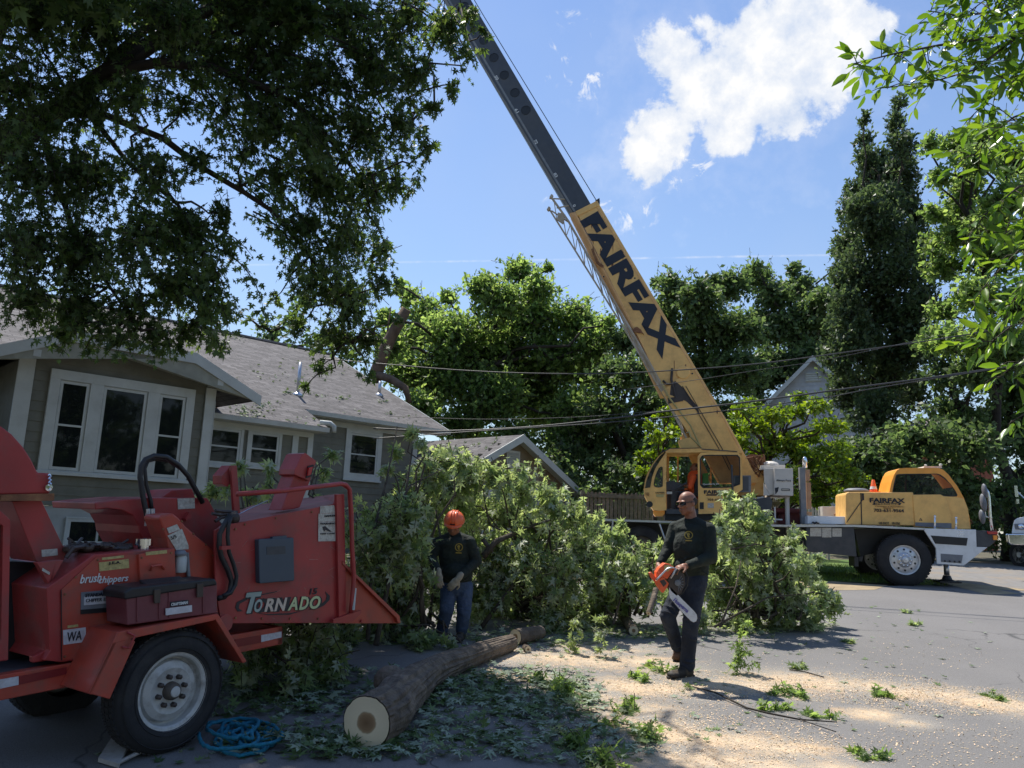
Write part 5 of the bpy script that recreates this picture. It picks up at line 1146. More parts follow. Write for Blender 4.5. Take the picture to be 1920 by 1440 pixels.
# drum housing with the curved arm
q = MB(); q.prism(K1([(388, 355), (500, 343), (600, 335), (850, 335), (875, 380), (905, 440), (925, 560), (925, 760), (722, 770), (722, 560), (600, 530), (572, 480), (568, 450), (545, 408), (500, 385), (440, 378), (392, 384)], W + .38), (0, .6, 0)); dh = KB(q, 'drum_housing', 'red', bevel=.008)
q = MB(); q.prism(K2([(200, 520), (215, 500), (290, 490), (330, 520), (370, 570), (560, 735), (578, 790), (580, 860), (565, 895), (540, 925), (300, 925), (250, 650)], W + .02), (0, .2, 0)); bg2 = KB(q, 'belt_guard', 'red2', bevel=.012)
q = MB(); q.prism(K2([(215, 388), (285, 340), (412, 330), (432, 385), (432, 400), (215, 400)], W + .55), (0, .3, 0)); KB(q, 'housing_hinge_box', 'red', dh, bevel=.006)
q = MB(); q.prism(K2([(370, 522), (395, 482), (408, 505), (405, 525), (375, 535)], W + .33), (0, .06, 0)); KB(q, 'lifting_lug', 'red', dh)
sticker([(727, 338), (797, 336), (798, 378), (729, 382)], W + .373, 'label'); sticker([(683, 459), (725, 443), (737, 465), (692, 481)], W + .013, 'label', par=bg2)
sticker([(686, 490), (745, 462), (772, 530), (772, 545), (722, 549)], W + .013, 'label', par=bg2)
klet(bg2, 'letter', '5/5', (700, 500), (722, 492), W + .010, 14)
# loop of hose
q = MB(); lp = [(602, 430), (600, 400), (585, 330), (573, 250), (578, 205), (595, 178), (630, 163), (680, 168), (730, 200), (770, 245), (800, 300), (830, 355)]
q.tube([K(*z1(a, b), W + .3 + .05 * (i / 12)) for i, (a, b) in enumerate(lp)], .019, 10); KB(q, 'hydraulic_hose', 'hose', smooth=True)
q = MB(); lp = [(622, 400), (618, 350), (598, 280), (592, 215), (605, 185), (640, 175), (690, 182), (740, 215), (785, 265), (815, 325)]
q.tube([K(*z1(a, b), W + .36 + .05 * (i / 12)) for i, (a, b) in enumerate(lp)], .014, 10); KB(q, 'hydraulic_hose', 'hose', smooth=True)
for cx in (602, 622):
    q = MB(); q.tube([K(*z1(cx, 380), W + .3), K(*z1(cx + 1, 415), W + .3)], .02, 8); q.tube([K(*z1(cx, 415), W + .3), K(*z1(cx - 3, 450), W + .3)], .014, 8); KB(q, 'hose_fitting', 'steel')
# infeed hopper: near wall, far wall, floor, top sheet
HY = W - .06
near = [(403, 994), (431, 983), (627, 945), (633, 927), (646, 927), (649, 1168), (415, 1169), (404, 1100)]
q = MB(); q.prism(KK(near, HY), (0, .02, 0)); hop = KB(q, 'infeed_hopper', 'red', bevel=.003)
q = MB(); q.prism(KK([(631, 927), (645, 926), (650, 1160), (636, 1160)], HY - .03), (0, .03, 0)); KB(q, 'hopper_edge', 'red', hop, bevel=.003); q = MB(); q.prism([v for v in KK([(627, 945), (640, 927), (650, 1168), (636, 1168)], HY + 1.45)], (0, .02, 0)); KB(q, 'hopper_edge', 'red', hop, bevel=.003)
nt_ = KK([(403, 994), (431, 983), (627, 945), (640, 927)], HY); ft_ = KK([(440, 962), (470, 948), (600, 930), (631, 926)], HY + 1.4)
q = MB(); q.add(nt_ + ft_, [(0, 1, 5, 4), (1, 2, 6, 5), (2, 3, 7, 6)]); q.add([v - Vector((0, 0, .012)) for v in nt_ + ft_], [(4, 5, 1, 0), (5, 6, 2, 1), (6, 7, 3, 2)]); KB(q, 'hopper_top', 'reddust', hop)
q = MB(); a = KK([(415, 1166), (750, 1166)], HY + .02); q.add([a[0], a[1], a[1] + Vector((0, 1.4, 0)), a[0] + Vector((0, 1.4, 0))], [(0, 1, 2, 3)]); q.add([v + Vector((0, 0, .01)) for v in [a[0], a[1], a[1] + Vector((0, 1.4, 0)), a[0] + Vector((0, 1.4, 0))]], [(3, 2, 1, 0)]); KB(q, 'hopper_floor', 'red2', hop)
q = MB(); q.prism(KK([(404, 994), (640, 930), (646, 1166), (415, 1166)], HY + 1.43), (0, .02, 0)); KB(q, 'hopper_far_wall', 'red2', hop)
q = MB(); q.prism(K2([(1380, 800), (1745, 1150), (1752, 1195), (1385, 1197)], HY - .005), (0, .02, 0)); q.prism(K2([(1380, 795), (1747, 1148), (1752, 1195), (1735, 1190), (1725, 1160), (1380, 815)], HY - .04), (0, .045, 0)); wg = KB(q, 'tray_side', 'red2', hop, bevel=.002)
q = MB(); q.prism(K2([(1380, 800), (1745, 1150), (1752, 1195), (1385, 1197)], HY + 1.42), (0, .02, 0)); KB(q, 'tray_side', 'red2', hop)
q = MB(); q.prism(K2([(1320, 1170), (1500, 1110), (1500, 1130), (1450, 1180), (1380, 1195), (1320, 1195)], HY - .05), (0, .02, 0)); q.lathe(K(*z2(1498, 1180), HY - .01), (0, -1, 0), [(.014, 0), (.01, .012)], 8); KB(q, 'latch_bracket', 'red', hop)
# feed control bar
q = MB(); bar = [(700, 365), (1000, 343), (1370, 298), (1400, 305), (1425, 335), (1437, 500), (1440, 700), (1453, 900), (1440, 1050), (1432, 1130)]
q.tube([K(*z2(a, b), HY - .07) for a, b in bar], .019, 12); fbr = KB(q, 'feed_control_bar', 'red', hop, smooth=True)
q = MB(); q.tube([K(*z2(a, b), HY + 1.5) for a, b in [(900, 350), (1370, 300), (1420, 335), (1440, 700), (1435, 900)]], .019, 10); KB(q, 'feed_control_bar', 'red', hop, smooth=True)
q = MB(); q.tube([K(*z2(1460, 970), HY - .075), K(*z2(1448, 1110), HY - .09)], .012, 8); KB(q, 'worn_pull_rod', 'white', fbr)
# posts
q = MB(); q.prism(K2([(662, 182), (700, 180), (722, 490), (684, 492)], HY + .25), (0, .03, 0)); q.prism(K2([(605, 245), (662, 180), (690, 200), (690, 262), (640, 318), (605, 300)], HY + .29), (0, .12, 0)); KB(q, 'bracket_post', 'red', hop, bevel=.003)
q = MB(); q.prism(K2([(1072, 235), (1178, 262), (1105, 450), (1060, 462), (985, 470)], HY + .12), (0, .16, 0)); la = KB(q, 'lamp_arm', 'red', hop, bevel=.006)
q = MB(); q.prism(K2([(1120, 108), (1142, 100), (1212, 152), (1168, 282), (1070, 240), (1075, 205)], HY + .08), (0, .2, 0)); lh = KB(q, 'lamp_box', 'red', la, bevel=.006)
q = MB(); q.prism(K2([(1158, 185), (1196, 175), (1182, 250), (1146, 262)], HY + .07), (0, .01, 0)); KB(q, 'lamp_recess', 'black', lh)
q = MB(); q.prism(K2([(1164, 195), (1190, 188), (1178, 240), (1156, 248)], HY + .055), (0, .02, 0)); KB(q, 'tail_lamp', 'redlens', lh, bevel=.003)
# grey document box
q = MB(); q.prism(K2([(840, 660), (850, 655), (1062, 645), (1066, 652), (1070, 915), (1065, 922), (852, 940), (846, 932)], HY - .05), (0, .05, 0)); db_ = KB(q, 'document_box', 'bluegrey', hop, bevel=.008)
q = MB(); q.prism(K2([(892, 704), (1012, 698), (1013, 748), (893, 755)], HY - .053), (0, .004, 0)); KB(q, 'recess_label', 'dgrey', db_); q = MB(); q.prism(K2([(930, 640), (1020, 632), (1020, 650), (930, 655)], HY - .045), (0, .03, 0)); KB(q, 'box_latch', 'bluegrey', db_)
# hoses to the hopper
for i, pl in enumerate(([(655, 500), (620, 560), (590, 620), (585, 700), (600, 770), (640, 850), (665, 920), (655, 990), (620, 1025), (580, 1035)], [(660, 505), (645, 570), (640, 640), (650, 740), (680, 820), (698, 890), (690, 950), (660, 1000), (610, 1020)])):
    q = MB(); q.tube([K(*z2(a, b), HY - .04 - .02 * i) for a, b in pl], .019 if i == 0 else .015, 10); KB(q, 'hydraulic_hose', 'hose', smooth=True)
q = MB(); q.box(K(*z2(628, 708), HY - .06), (.10, .05, .025)); KB(q, 'hose_clamp', 'red', hop)
q = MB()
for pl in ([(540, 490), (590, 500), (650, 490), (680, 500)], [(560, 540), (600, 515), (660, 505)], [(700, 480), (620, 478), (560, 470)]): q.tube([K(*z2(a, b), HY + .1) for a, b in pl], .013, 6)
q.ell(K(*z2(680, 520), HY + .05), (.04, .05, .05)); KB(q, 'hose_manifold', 'oil', hop)
for pl in ([(700, 500), (820, 440), (900, 405)], [(900, 460), (1000, 410), (1060, 385)]):
    q = MB(); q.tube([K(*z2(a, b), HY + .3) for a, b in pl], .004, 5); KB(q, 'control_cable', 'steel', hop)
# lettering on the hopper
y_ = HY - .006
sw = MB(); sw.prism(K2([(760, 1030), (700, 1060), (690, 1095), (705, 1120), (740, 1118), (712, 1100), (718, 1070), (765, 1045)], y_ + .002), (0, .002, 0))
sw.prism(K2([(1268, 990), (1298, 1018), (1296, 1045), (1262, 1080), (1225, 1098), (1150, 1112), (1235, 1078), (1272, 1045), (1278, 1020)], y_ + .002), (0, .002, 0))
sw.prism(K2([(820, 1128), (900, 1136), (1040, 1130), (1130, 1112), (1040, 1140), (900, 1143)], y_ + .002), (0, .002, 0)); sw.prism(K2([(860, 1008), (960, 988), (958, 993), (862, 1014)], y_ + .002), (0, .002, 0)); KB(sw, 'lettering', 'letter', hop)
tb_ = MB(); klet(hop, 'letter', 'T', (757, 1068), (858, 1058), y_ + .001, 142, zf=z2, shear=.25, bold=.09)
klet(hop, 'letter', 'ORNADO', (813, 1084), (1246, 1060), y_ + .001, 96, zf=z2, shear=.18, bold=.065)
klet(hop, 'decalsil', 'T', (752, 1067), (855, 1057), y_ - .003, 132, zf=z2, shear=.25, bold=.04)
wl_ = [(812, 862), (880, 940), (943, 1020), (1030, 1092), (1103, 1160), (1168, 1236)]
for ch_, (xa, xb), m_ in zip('ORNADO', wl_, ('decalsil', 'decalcr', 'decalcr', 'decalgreen', 'decalgreen', 'decalgreen')):
    ya = 1083 - (xa - 812) / 430 * 24; klet(hop, m_, ch_, (xa, ya), (xb, ya - (xb - xa) / 430 * 24), y_ - .003, 84, zf=z2, shear=.18, bold=.03)
klet(hop, 'letter', '15', (1168, 992), (1217, 988), y_, 40, zf=z2, bold=.02, shear=.15)
for pts in ([(1236, 442), (1325, 436), (1338, 485), (1234, 489)], [(1225, 491), (1338, 487), (1340, 540), (1224, 544)], [(1224, 546), (1341, 542), (1341, 667), (1223, 669)]): sticker(pts, HY - .006, 'label', f=K2, par=hop)
klet(hop, 'letter', 'DANGER', (1265, 506), (1332, 503), HY - .009, 13, zf=z2, bold=.02)
klet(hop, 'letter', 'WARNING', (1235, 556), (1332, 553), HY - .009, 12, zf=z2, bold=.01); klet(hop, 'letter', 'KEEP CLEAR', (1238, 620), (1330, 617), HY - .009, 10, zf=z2)
q = MB(); q.prism(K2([(1250, 575), (1268, 570), (1290, 590), (1310, 605), (1295, 607), (1270, 595), (1262, 605), (1255, 595)], HY - .009), (0, .002, 0)); KB(q, 'sticker', 'letter', hop)
# coupler tongue out of the frame
q = MB(); a = K(-60, 1310, W + .45); q.prism([a, a + Vector((-1.6, 0, 0)), a + Vector((-1.6, 0, -.12)), a + Vector((0, 0, -.12))], (0, .12, 0)); KB(q, 'tow_bar', 'red2')

# ---------- toolbox resting on the fender
def tpx(l, y): return K1(l, y)
TBm = KM.copy(); TBm.translation = KM @ K(*z1(705, 860), 0.0)
tbx = thing('toolbox', 'dusty maroon plastic toolbox with black lid resting on the chipper fender', 'toolbox', TBm.translation, rot=TBm.to_3x3())
TI = TBm.inverted() @ KM
def TB(mb, name, m, parent=None, **k): mb.v = [TI @ v for v in mb.v]; return mb.build(name, m, parent or tbx, world=False, **k)
q = MB(); q.prism(K1([(516, 740), (889, 688), (888, 806), (522, 856)], 0.0), (0, .24, 0))
for x in (560, 650, 690, 830): a, b = K(*z1(x, 735 - (x - 516) * .14), -.008), K(*z1(x, 850 - (x - 520) * .135), -.008); q.prism([a, a + Vector((.012, 0, 0)), b + Vector((.012, 0, 0)), b], (0, .01, 0))
tbb = TB(q, 'box_body', 'maroon', bevel=.012)
q = MB(); q.prism(K1([(510, 722), (540, 703), (880, 666), (888, 678), (891, 692), (512, 752)], -.012), (0, .26, 0)); q.prism(K1([(600, 693), (770, 676), (770, 690), (600, 707)], .06), (0, .1, .03)); TB(q, 'lid', 'hose', bevel=.012)
for x in (645, 820):
    q = MB(); q.prism(K1([(x - 13, 712 - (x - 645) * .14), (x + 13, 708 - (x - 645) * .14), (x + 12, 765 - (x - 645) * .14), (x - 12, 768 - (x - 645) * .14)], -.024), (0, .014, 0)); TB(q, 'latch', 'oil', bevel=.003)
q = MB(); q.prism(K1([(697, 762), (772, 752), (772, 772), (697, 782)], -.014), (0, .004, 0)); TB(q, 'label', 'letter', tbb)
q = MB(); q.prism(K1([(678, 788), (786, 774), (786, 801), (679, 816)], -.014), (0, .004, 0)); TB(q, 'label', 'tape', tbb)
q0 = klet(chip, 'whitetxt', 'CRAFTSMAN', (701, 772), (768, 763), -.018, 12, bold=.02); q0.parent = tbb
q0.data.transform(TI)
# ---------- blue rope and board on the ground
M['rope'] = mat('blue_rope', (0.012, 0.22, 0.34), 0.6, var=0.25, vs_=50, bump=0.8, bs=260)
rg_ = gr(440, 1395); rp = MB(); random.seed(12)
pts = []
for k in range(420):
    t = k / 420; ph = t * 2 * pi * 9.3
    cxp = 418 + 62 * (t * 1.4 if t < .7 else .98) + 8 * sin(k * .37); rx_ = (58 - 20 * t) * (.75 + .35 * sin(k * .051 + 1)); ry_ = (32 - 10 * t) * (.8 + .3 * cos(k * .043))
    if t > .55: rx_ *= 1.15
    p_ = gr(min(545, max(350, cxp + rx_ * cos(ph))), min(1426, 1392 + ry_ * sin(ph) - 4 * t)); pts.append(p_ + Vector((0, 0, .014 + .075 * (1 - abs(t - .3) * 1.3) * (.5 + .5 * sin(ph * .5 + 1)) + .012 * random.random())))
rp.tube(pts, .0125, 7); r_ = rp.build('rope', 'rope', smooth=True); tag(r_, 'coil of teal blue rope lying on the asphalt beside the chipper wheel', 'rope')
M['board'] = mat('pale_board', (0.42, 0.40, 0.38), 0.7, var=0.2, dirt=(0.2, 0.17, 0.14), dirt_amt=0.5, dirt_scale=9)
g = [gr(218, 1390), gr(249, 1398), gr(222, 1442), gr(183, 1432)]
wd = thing('wheel_chock', 'scrap of pale board propped in front of the chipper tire', 'board', g[3])
q = MB(); up = [.06, .05, .005, .01]; v = [p_ + Vector((0, 0, h)) for p_, h in zip(g, up)]; q.prism(v, (0, 0, .025)); q.build('board', 'board', wd)
q = MB(); q.tube([gr(215, 1440) + Vector((0, 0, .02)), gr(270, 1418) + Vector((0, 0, .04))], .012, 6); q.build('stick', 'board', wd)

random.seed(17)
M['scratch'] = mat('bare_scratch', (0.34, 0.20, 0.17), 0.6, var=0.2)
def bolts(pts, y, par, r=.009):
    for (a, b) in pts: q = MB(); q.lathe(K(*z2(a, b), y), (0, -1, 0), [(r, 0), (r * .9, .006), (.001, .007)], 6); KB(q, 'bolt', 'rust', par)
bolts([(1352, 420), (1356, 560), (1360, 700), (1364, 840), (1368, 980), (1372, 1110), (690, 590), (690, 1160), (860, 1165), (1040, 1165), (1220, 1165), (1180, 480), (950, 520), (750, 560)], HY - .003, hop)
bolts([(345, 540), (420, 620), (500, 690), (545, 760), (560, 830), (520, 905), (420, 915), (330, 905), (265, 760), (225, 590)], W + .02, bg2, .008)
for i in range(26):
    x_, y_ = random.uniform(660, 1330), random.uniform(580, 1160)
    if 840 < x_ < 1080 and y_ < 960: continue
    l_ = random.uniform(10, 60); a_ = random.gauss(0, .5); q = MB(); q.prism(K2([(x_, y_), (x_ + l_ * cos(a_), y_ + l_ * sin(a_)), (x_ + l_ * cos(a_), y_ + l_ * sin(a_) + 1.6), (x_, y_ + 1.2)], HY - .0015), (0, .0015, 0)); KB(q, 'scratch', 'scratch', hop)
q = MB(); q.prism(K1([(566, 575), (569, 575), (576, 690), (573, 690)], W - .012), (0, .006, 0)); q.prism(K1([(250, 712), (253, 710), (255, 1000), (252, 1000)], W - .012), (0, .004, 0)); KB(q, 'panel_seam', 'hose', body)
for (a, b) in ((265, 730), (265, 985), (400, 950), (560, 700), (700, 560), (580, 580), (700, 680), (580, 680), (400, 590), (310, 660)): q = MB(); q.lathe(K(*z1(a, b), W - (.03 if a > 565 and b < 690 else .006)), (0, -1, 0), [(.008, 0), (.007, .006), (.001, .007)], 6); KB(q, 'bolt', 'rust', body)
# ============================================================ PEOPLE
M['skin'] = mat('skin_tanned', (0.27, 0.115, 0.065), 0.5, var=0.10, vs_=12)
M['shirt'] = mat('dark_green_sweatshirt', (0.012, 0.018, 0.014), 0.9, var=0.3, vs_=5, bump=0.9, bs=9, bd=0.045, dirt=(0.035, 0.045, 0.035), dirt_amt=0.5, dirt_scale=5)
M['jeans'] = mat('worn_blue_jeans', (0.018, 0.024, 0.040), 0.9, var=0.35, vs_=4, dirt=(0.06, 0.07, 0.085), dirt_amt=0.55, dirt_scale=4, bump=0.9, bs=11, bd=0.045)
M['jeans2'] = mat('faded_blue_jeans', (0.045, 0.070, 0.125), 0.9, var=0.3, vs_=4, dirt=(0.11, 0.14, 0.2), dirt_amt=0.5, dirt_scale=5, bump=0.9, bs=11, bd=0.045)
M['boot'] = mat('brown_leather_boot', (0.13, 0.055, 0.03), 0.7, var=0.2, dirt=(0.3, 0.22, 0.14), dirt_amt=0.6, dirt_scale=12)
M['bootd'] = mat('dark_work_boot', (0.022, 0.018, 0.016), 0.7, var=0.2, dirt=(0.2, 0.15, 0.1), dirt_amt=0.5, dirt_scale=12)
M['helmet'] = mat('orange_hard_hat', (0.85, 0.13, 0.03), 0.35, var=0.05, dirt=(0.5, 0.12, 0.06), dirt_amt=0.35, dirt_scale=5, coat=0.3)
M['glove'] = mat('pale_work_glove', (0.33, 0.29, 0.22), 0.9, var=0.2, bump=0.4, bs=60)
M['lens'] = mat('sunglass_lens', (0.01, 0.01, 0.012), 0.08, var=0.0)
M['hair'] = mat('short_dark_hair', (0.035, 0.025, 0.02), 0.9, var=0.3, vs_=60, bump=0.5, bs=300)
M['goldlogo'] = mat('gold_print', (0.30, 0.21, 0.03), 0.7)
M['sawo'] = mat('saw_orange', (0.85, 0.12, 0.03), 0.38, var=0.06, dirt=(0.35, 0.12, 0.06), dirt_amt=0.4, dirt_scale=20)
M['sawbar'] = mat('saw_bar', (0.62, 0.63, 0.66), 0.4, 0.3, var=0.05, dirt=(0.35, 0.33, 0.3), dirt_amt=0.4, dirt_scale=30)
M['purple'] = mat('blue_print', (0.10, 0.08, 0.35), 0.5)
M['lip'] = mat('lips', (0.28, 0.10, 0.075), 0.5)
M['hivis'] = mat('orange_work_shirt', (0.80, 0.11, 0.02), 0.8, var=0.1, bump=0.3, bs=20)

def organic(mb, name, m, parent, vox=0.008, smooth=6, world=True):
    """join the overlapping volumes of mb into one continuous skin"""
    o = mb.build(name, m, parent, world=world)
    r = o.modifiers.new('remesh', 'REMESH'); r.mode = 'VOXEL'; r.voxel_size = vox; r.use_smooth_shade = True
    s = o.modifiers.new('smooth', 'SMOOTH'); s.factor = 0.6; s.iterations = smooth
    dg = bpy.context.evaluated_depsgraph_get(); dg.update()
    me = bpy.data.meshes.new_from_object(o.evaluated_get(dg)); o.modifiers.clear(); old = o.data; o.data = me; bpy.data.meshes.remove(old)
    me.polygons.foreach_set('use_smooth', [True] * len(me.polygons)); me.name = name
    if not me.materials: me.materials.append(M[m])
    return o
def hand(mb, w, d, n, curl=0.9, side=1, s=1.0, spread=.0):
    """w wrist, d direction of the hand, n palm normal (fingers curl towards n), side: +1 thumb on d x n side"""
    d = Vector(d).normalized(); n = Vector(n); n = (n - d * n.dot(d)).normalized(); l = d.cross(n) * side
    R = Matrix((l, n, d)).transposed()
    mb.cap(w - d * .02, w + d * .03 * s, .027 * s, .030 * s)
    mb.ell(w + d * .055 * s, (.042 * s, .018 * s, .050 * s), R)
    for i, (off, L_) in enumerate(((.030, .078), (.010, .088), (-.011, .082), (-.031, .064))):
        p = w + d * (.090 - abs(off) * .25) * s + l * off * s; dd = (d + l * off * spread * 4).normalized(); a = curl * (.55 + .06 * i)
        r = .0092 * s
        for sgm, f in enumerate((.44, .32, .24)):
            dd = (Matrix.Rotation(0, 3, 'X') @ dd); dn = (dd * cos(a) + n * sin(a)); 
            q = p + dn.normalized() * L_ * f * s; mb.cap(p, q, r, r * .92, 8); p = q; nn = n; dd = dn.normalized(); n_ = (n * cos(a) - d * sin(a)); a = curl * (1.0)
            # rotate normal with the finger
            n2 = (nn - dd * nn.dot(dd)); 
            if n2.length > .1: n_loc = n2.normalized()
            else: n_loc = -d
            n_f = n_loc
            dd_next = dd; r *= .93
            if sgm == 0: base_n = n_f
            dd = dd; 
            d_keep = dd
            n_keep = n_f
            # next bend
            dd = (d_keep * cos(a * .7) + n_keep * sin(a * .7)).normalized(); dd = dd
            # undo double bend
            dd = d_keep
    p = w + d * .03 * s + l * .030 * s; td = (d * .7 + l * .75 + n * .35).normalized()
    q = p + td * .042 * s; mb.cap(p, q, .014 * s, .011 * s, 8); td2 = (d * .85 + l * .15 + n * .5).normalized(); mb.cap(q, q + td2 * .032 * s, .011 * s, .0092 * s, 8)
def head(mb, c, f, up, s=1.0):
    """c head centre, f facing, up crown direction; returns the frame (right, front, up)"""
    f = Vector(f).normalized(); up = Vector(up); up = (up - f * up.dot(f)).normalized(); r = f.cross(up)
    R = Matrix((r, f, up)).transposed()
    P = lambda x, y, z: c + R @ Vector((x * s, y * s, z * s))
    mb.ell(P(0, -.012, .030), (.076 * s, .096 * s, .086 * s), R, 20); mb.ell(P(0, .020, -.005), (.068 * s, .078 * s, .088 * s), R, 18)
    mb.ell(P(0, .040, -.062), (.050 * s, .052 * s, .042 * s), R, 14); mb.ell(P(0, .070, -.082), (.026 * s, .022 * s, .020 * s), R, 12)
    for sx in (-1, 1):
        mb.ell(P(sx * .045, .030, -.055), (.022 * s, .045 * s, .032 * s), R, 12); mb.ell(P(sx * .036, .078, -.012), (.024 * s, .018 * s, .017 * s), R, 12)
        mb.ell(P(sx * .030, .086, .030), (.028 * s, .014 * s, .009 * s), R, 12)
        mb.ell(P(sx * .075, -.008, -.002), (.010 * s, .020 * s, .031 * s), R, 12); mb.ell(P(sx * .012, .102, -.022), (.010 * s, .012 * s, .009 * s), R, 10)
        mb.ell(P(sx * .031, .078, .012), (.014 * s, .012 * s, .009 * s), R, 10)
    mb.cap(P(0, .088, .020), P(0, .112, -.016), .010 * s, .013 * s, 10); mb.ell(P(0, .086, -.046), (.024 * s, .014 * s, .007 * s), R, 12); mb.ell(P(0, .085, -.057), (.021 * s, .013 * s, .007 * s), R, 12)
    return P, R
V6 = lambda x, y: (1160 + x / 3.5115, 890 + y / 3.5115)
MY = 8.10
def J(x, y, dy=0.0): return at(*V6(x, y), MY + dy)
fx, fy = 1284, 1268
feet = gr(fx, fy)
man = thing('person', 'man in sunglasses and dark sweatshirt walking across the sawdust with a chainsaw in his hands', 'person', (feet.x, feet.y, feet.z))
hc = J(450, 190, 0.0); fdir = Vector((-.80, -.56, -.20)); upv = Vector((-.10, -.03, 1))
bd = MB(); HP, HR = head(bd, hc, fdir, upv, 1.03)
nb = J(478, 300, .02); bd.cap(HP(0, -.02, -.05), nb, .056, .062)
ch = J(490, 400, .02); pe = J(480, 660, .03)
rs, ls = J(372, 335, .13), J(592, 345, -.10); re2, le = J(322, 495, .10), J(610, 545, -.16); rw, lw = J(268, 590, -.02), J(452, 600, -.28)
rh, lh_ = J(436, 700, .08), J(515, 700, -.04); rk, lk = J(322, 930, -.02), J(474, 985, -.10); ra, la_ = J(392, 1150, .12), J(452, 1262, -.02)
bd.cap(ch, pe, .13, .12); bd.cap(rs - Vector((0, 0, .05)), re2, .04, .036); bd.cap(ls - Vector((0, 0, .05)), le, .04, .036); bd.cap(re2, rw, .038, .027); bd.cap(le, lw, .038, .027)
bd.cap(rs - Vector((0, 0, .06)), ls - Vector((0, 0, .06)), .045, .045); bd.cap(rh, rk, .07, .05); bd.cap(lh_, lk, .07, .05); bd.cap(rk, ra, .045, .035); bd.cap(lk, la_, .045, .035)
# hands
hand(bd, rw + (J(250, 605, -.04) - rw) * .3, J(272, 622, -.12) - rw, Vector((.6, .2, -.7)), 1.0, -1, 1.0)
hand(bd, lw + (J(430, 605, -.3) - lw) * .3, J(372, 612, -.34) - lw, Vector((.1, .35, -.9)), .95, 1, 1.0)
body_ = organic(bd, 'body', 'skin', man, .0065, 4)
# sweatshirt
sh = MB()
def tors(mb, a, b, ra_, rb_, fw_, rr_):   # elliptical torso
    d = (b - a).normalized(); R = Matrix((rr_, fw_, d)).transposed(); 
    for t in np.linspace(0, 1, 9): mb.ell(a.lerp(b, t), (ra_[0] * (1 - t) + rb_[0] * t, ra_[1] * (1 - t) + rb_[1] * t, .09), R, 18)
rr = Vector((-.62, .60, 0)).normalized() ; rr = (rs - ls).normalized(); ff = rr.cross(Vector((0, 0, 1))).normalized()
tors(sh, J(485, 370, .02), J(480, 640, .03), (.205, .135), (.175, .150), ff, rr)
sh.ell(J(468, 480, .0), (.17, .155, .20), Matrix((rr, ff, Vector((0, 0, 1)))).transposed(), 18); sh.ell(J(470, 600, .0), (.165, .15, .10), None, 18)
sh.cap(J(480, 322, .03), rs - Vector((0, 0, .03)), .088, .066); sh.cap(J(480, 322, .03), ls - Vector((0, 0, .03)), .088, .068)
sh.cap(rs - Vector((0, 0, .025)), re2, .070, .058, 14); sh.cap(re2, rw + (re2 - rw) * .12, .060, .040, 14); sh.cap(ls - Vector((0, 0, .025)), le, .072, .064, 14); sh.cap(le, lw + (le - lw) * .06, .064, .042, 14)
sh.lathe(rw + (re2 - rw) * .12, (rw - re2), [(.043, -.015), (.043, .015)], 14); sh.lathe(lw + (le - lw) * .06, (lw - le), [(.046, -.015), (.046, .015)], 14)
for k in range(7):   # folds
    a = random.uniform(-.6, .6); c = J(430 + 20 * k, 560 + (k % 3) * 30, -.13); sh.cap(c, c + Vector((.08, 0, .05 * (1 - 2 * (k % 2)))), .012, .008, 8)
for (p, q, r_) in ((ls, le, .07), (le, lw, .055), (rs, re2, .065), (re2, rw, .05)):
    for t in (.55, .72, .88): c = p.lerp(q, t); sh.lathe(c, (q - p), [(r_ * .6, -.02), (r_ * (1.12 - .25 * t), 0), (r_ * .6, .02)], 12)
sw_ = organic(sh, 'sweatshirt', 'shirt', man, .009, 5)
# collar
q = MB(); q.lathe(nb + Vector((0, 0, .005)), (HP(0, -.02, -.05) - nb), [(.073, -.02), (.076, -.008), (.073, .008), (.068, .0)], 20); q.build('collar', 'shirt', sw_, smooth=True)
# jeans
jn = MB(); tors(jn, J(482, 660, .03), J(478, 720, .03), (.165, .135), (.165, .13), ff, rr)
def limb(mb, pts, rs_): 
    for i in range(len(pts) - 1): mb.cap(pts[i], pts[i + 1], rs_[i], rs_[i + 1], 16)
limb(jn, [rh, rk, ra + (rk - ra) * .12], [.098, .077, .062]); limb(jn, [lh_, lk, la_ + Vector((0, 0, .03))], [.10, .080, .070])
jn.cap(la_ + Vector((0, 0, .06)), la_ + Vector((0, 0, .015)), .075, .078, 14)
for (p, q, r_) in ((rh, rk, .085), (rk, ra, .068), (lh_, lk, .088), (lk, la_, .07)):
    for t in (.12, .3, .82, .93): c = p.lerp(q, t) + Vector((random.uniform(-.01, .01), random.uniform(-.02, .0), 0)); jn.lathe(c, (q - p) + Vector((random.uniform(-.1, .1), random.uniform(-.1, .1), 0)), [(r_ * .6, -.02), (r_ * 1.06, 0), (r_ * .6, .02)], 12)
organic(jn, 'jeans', 'jeans', man, .009, 5)
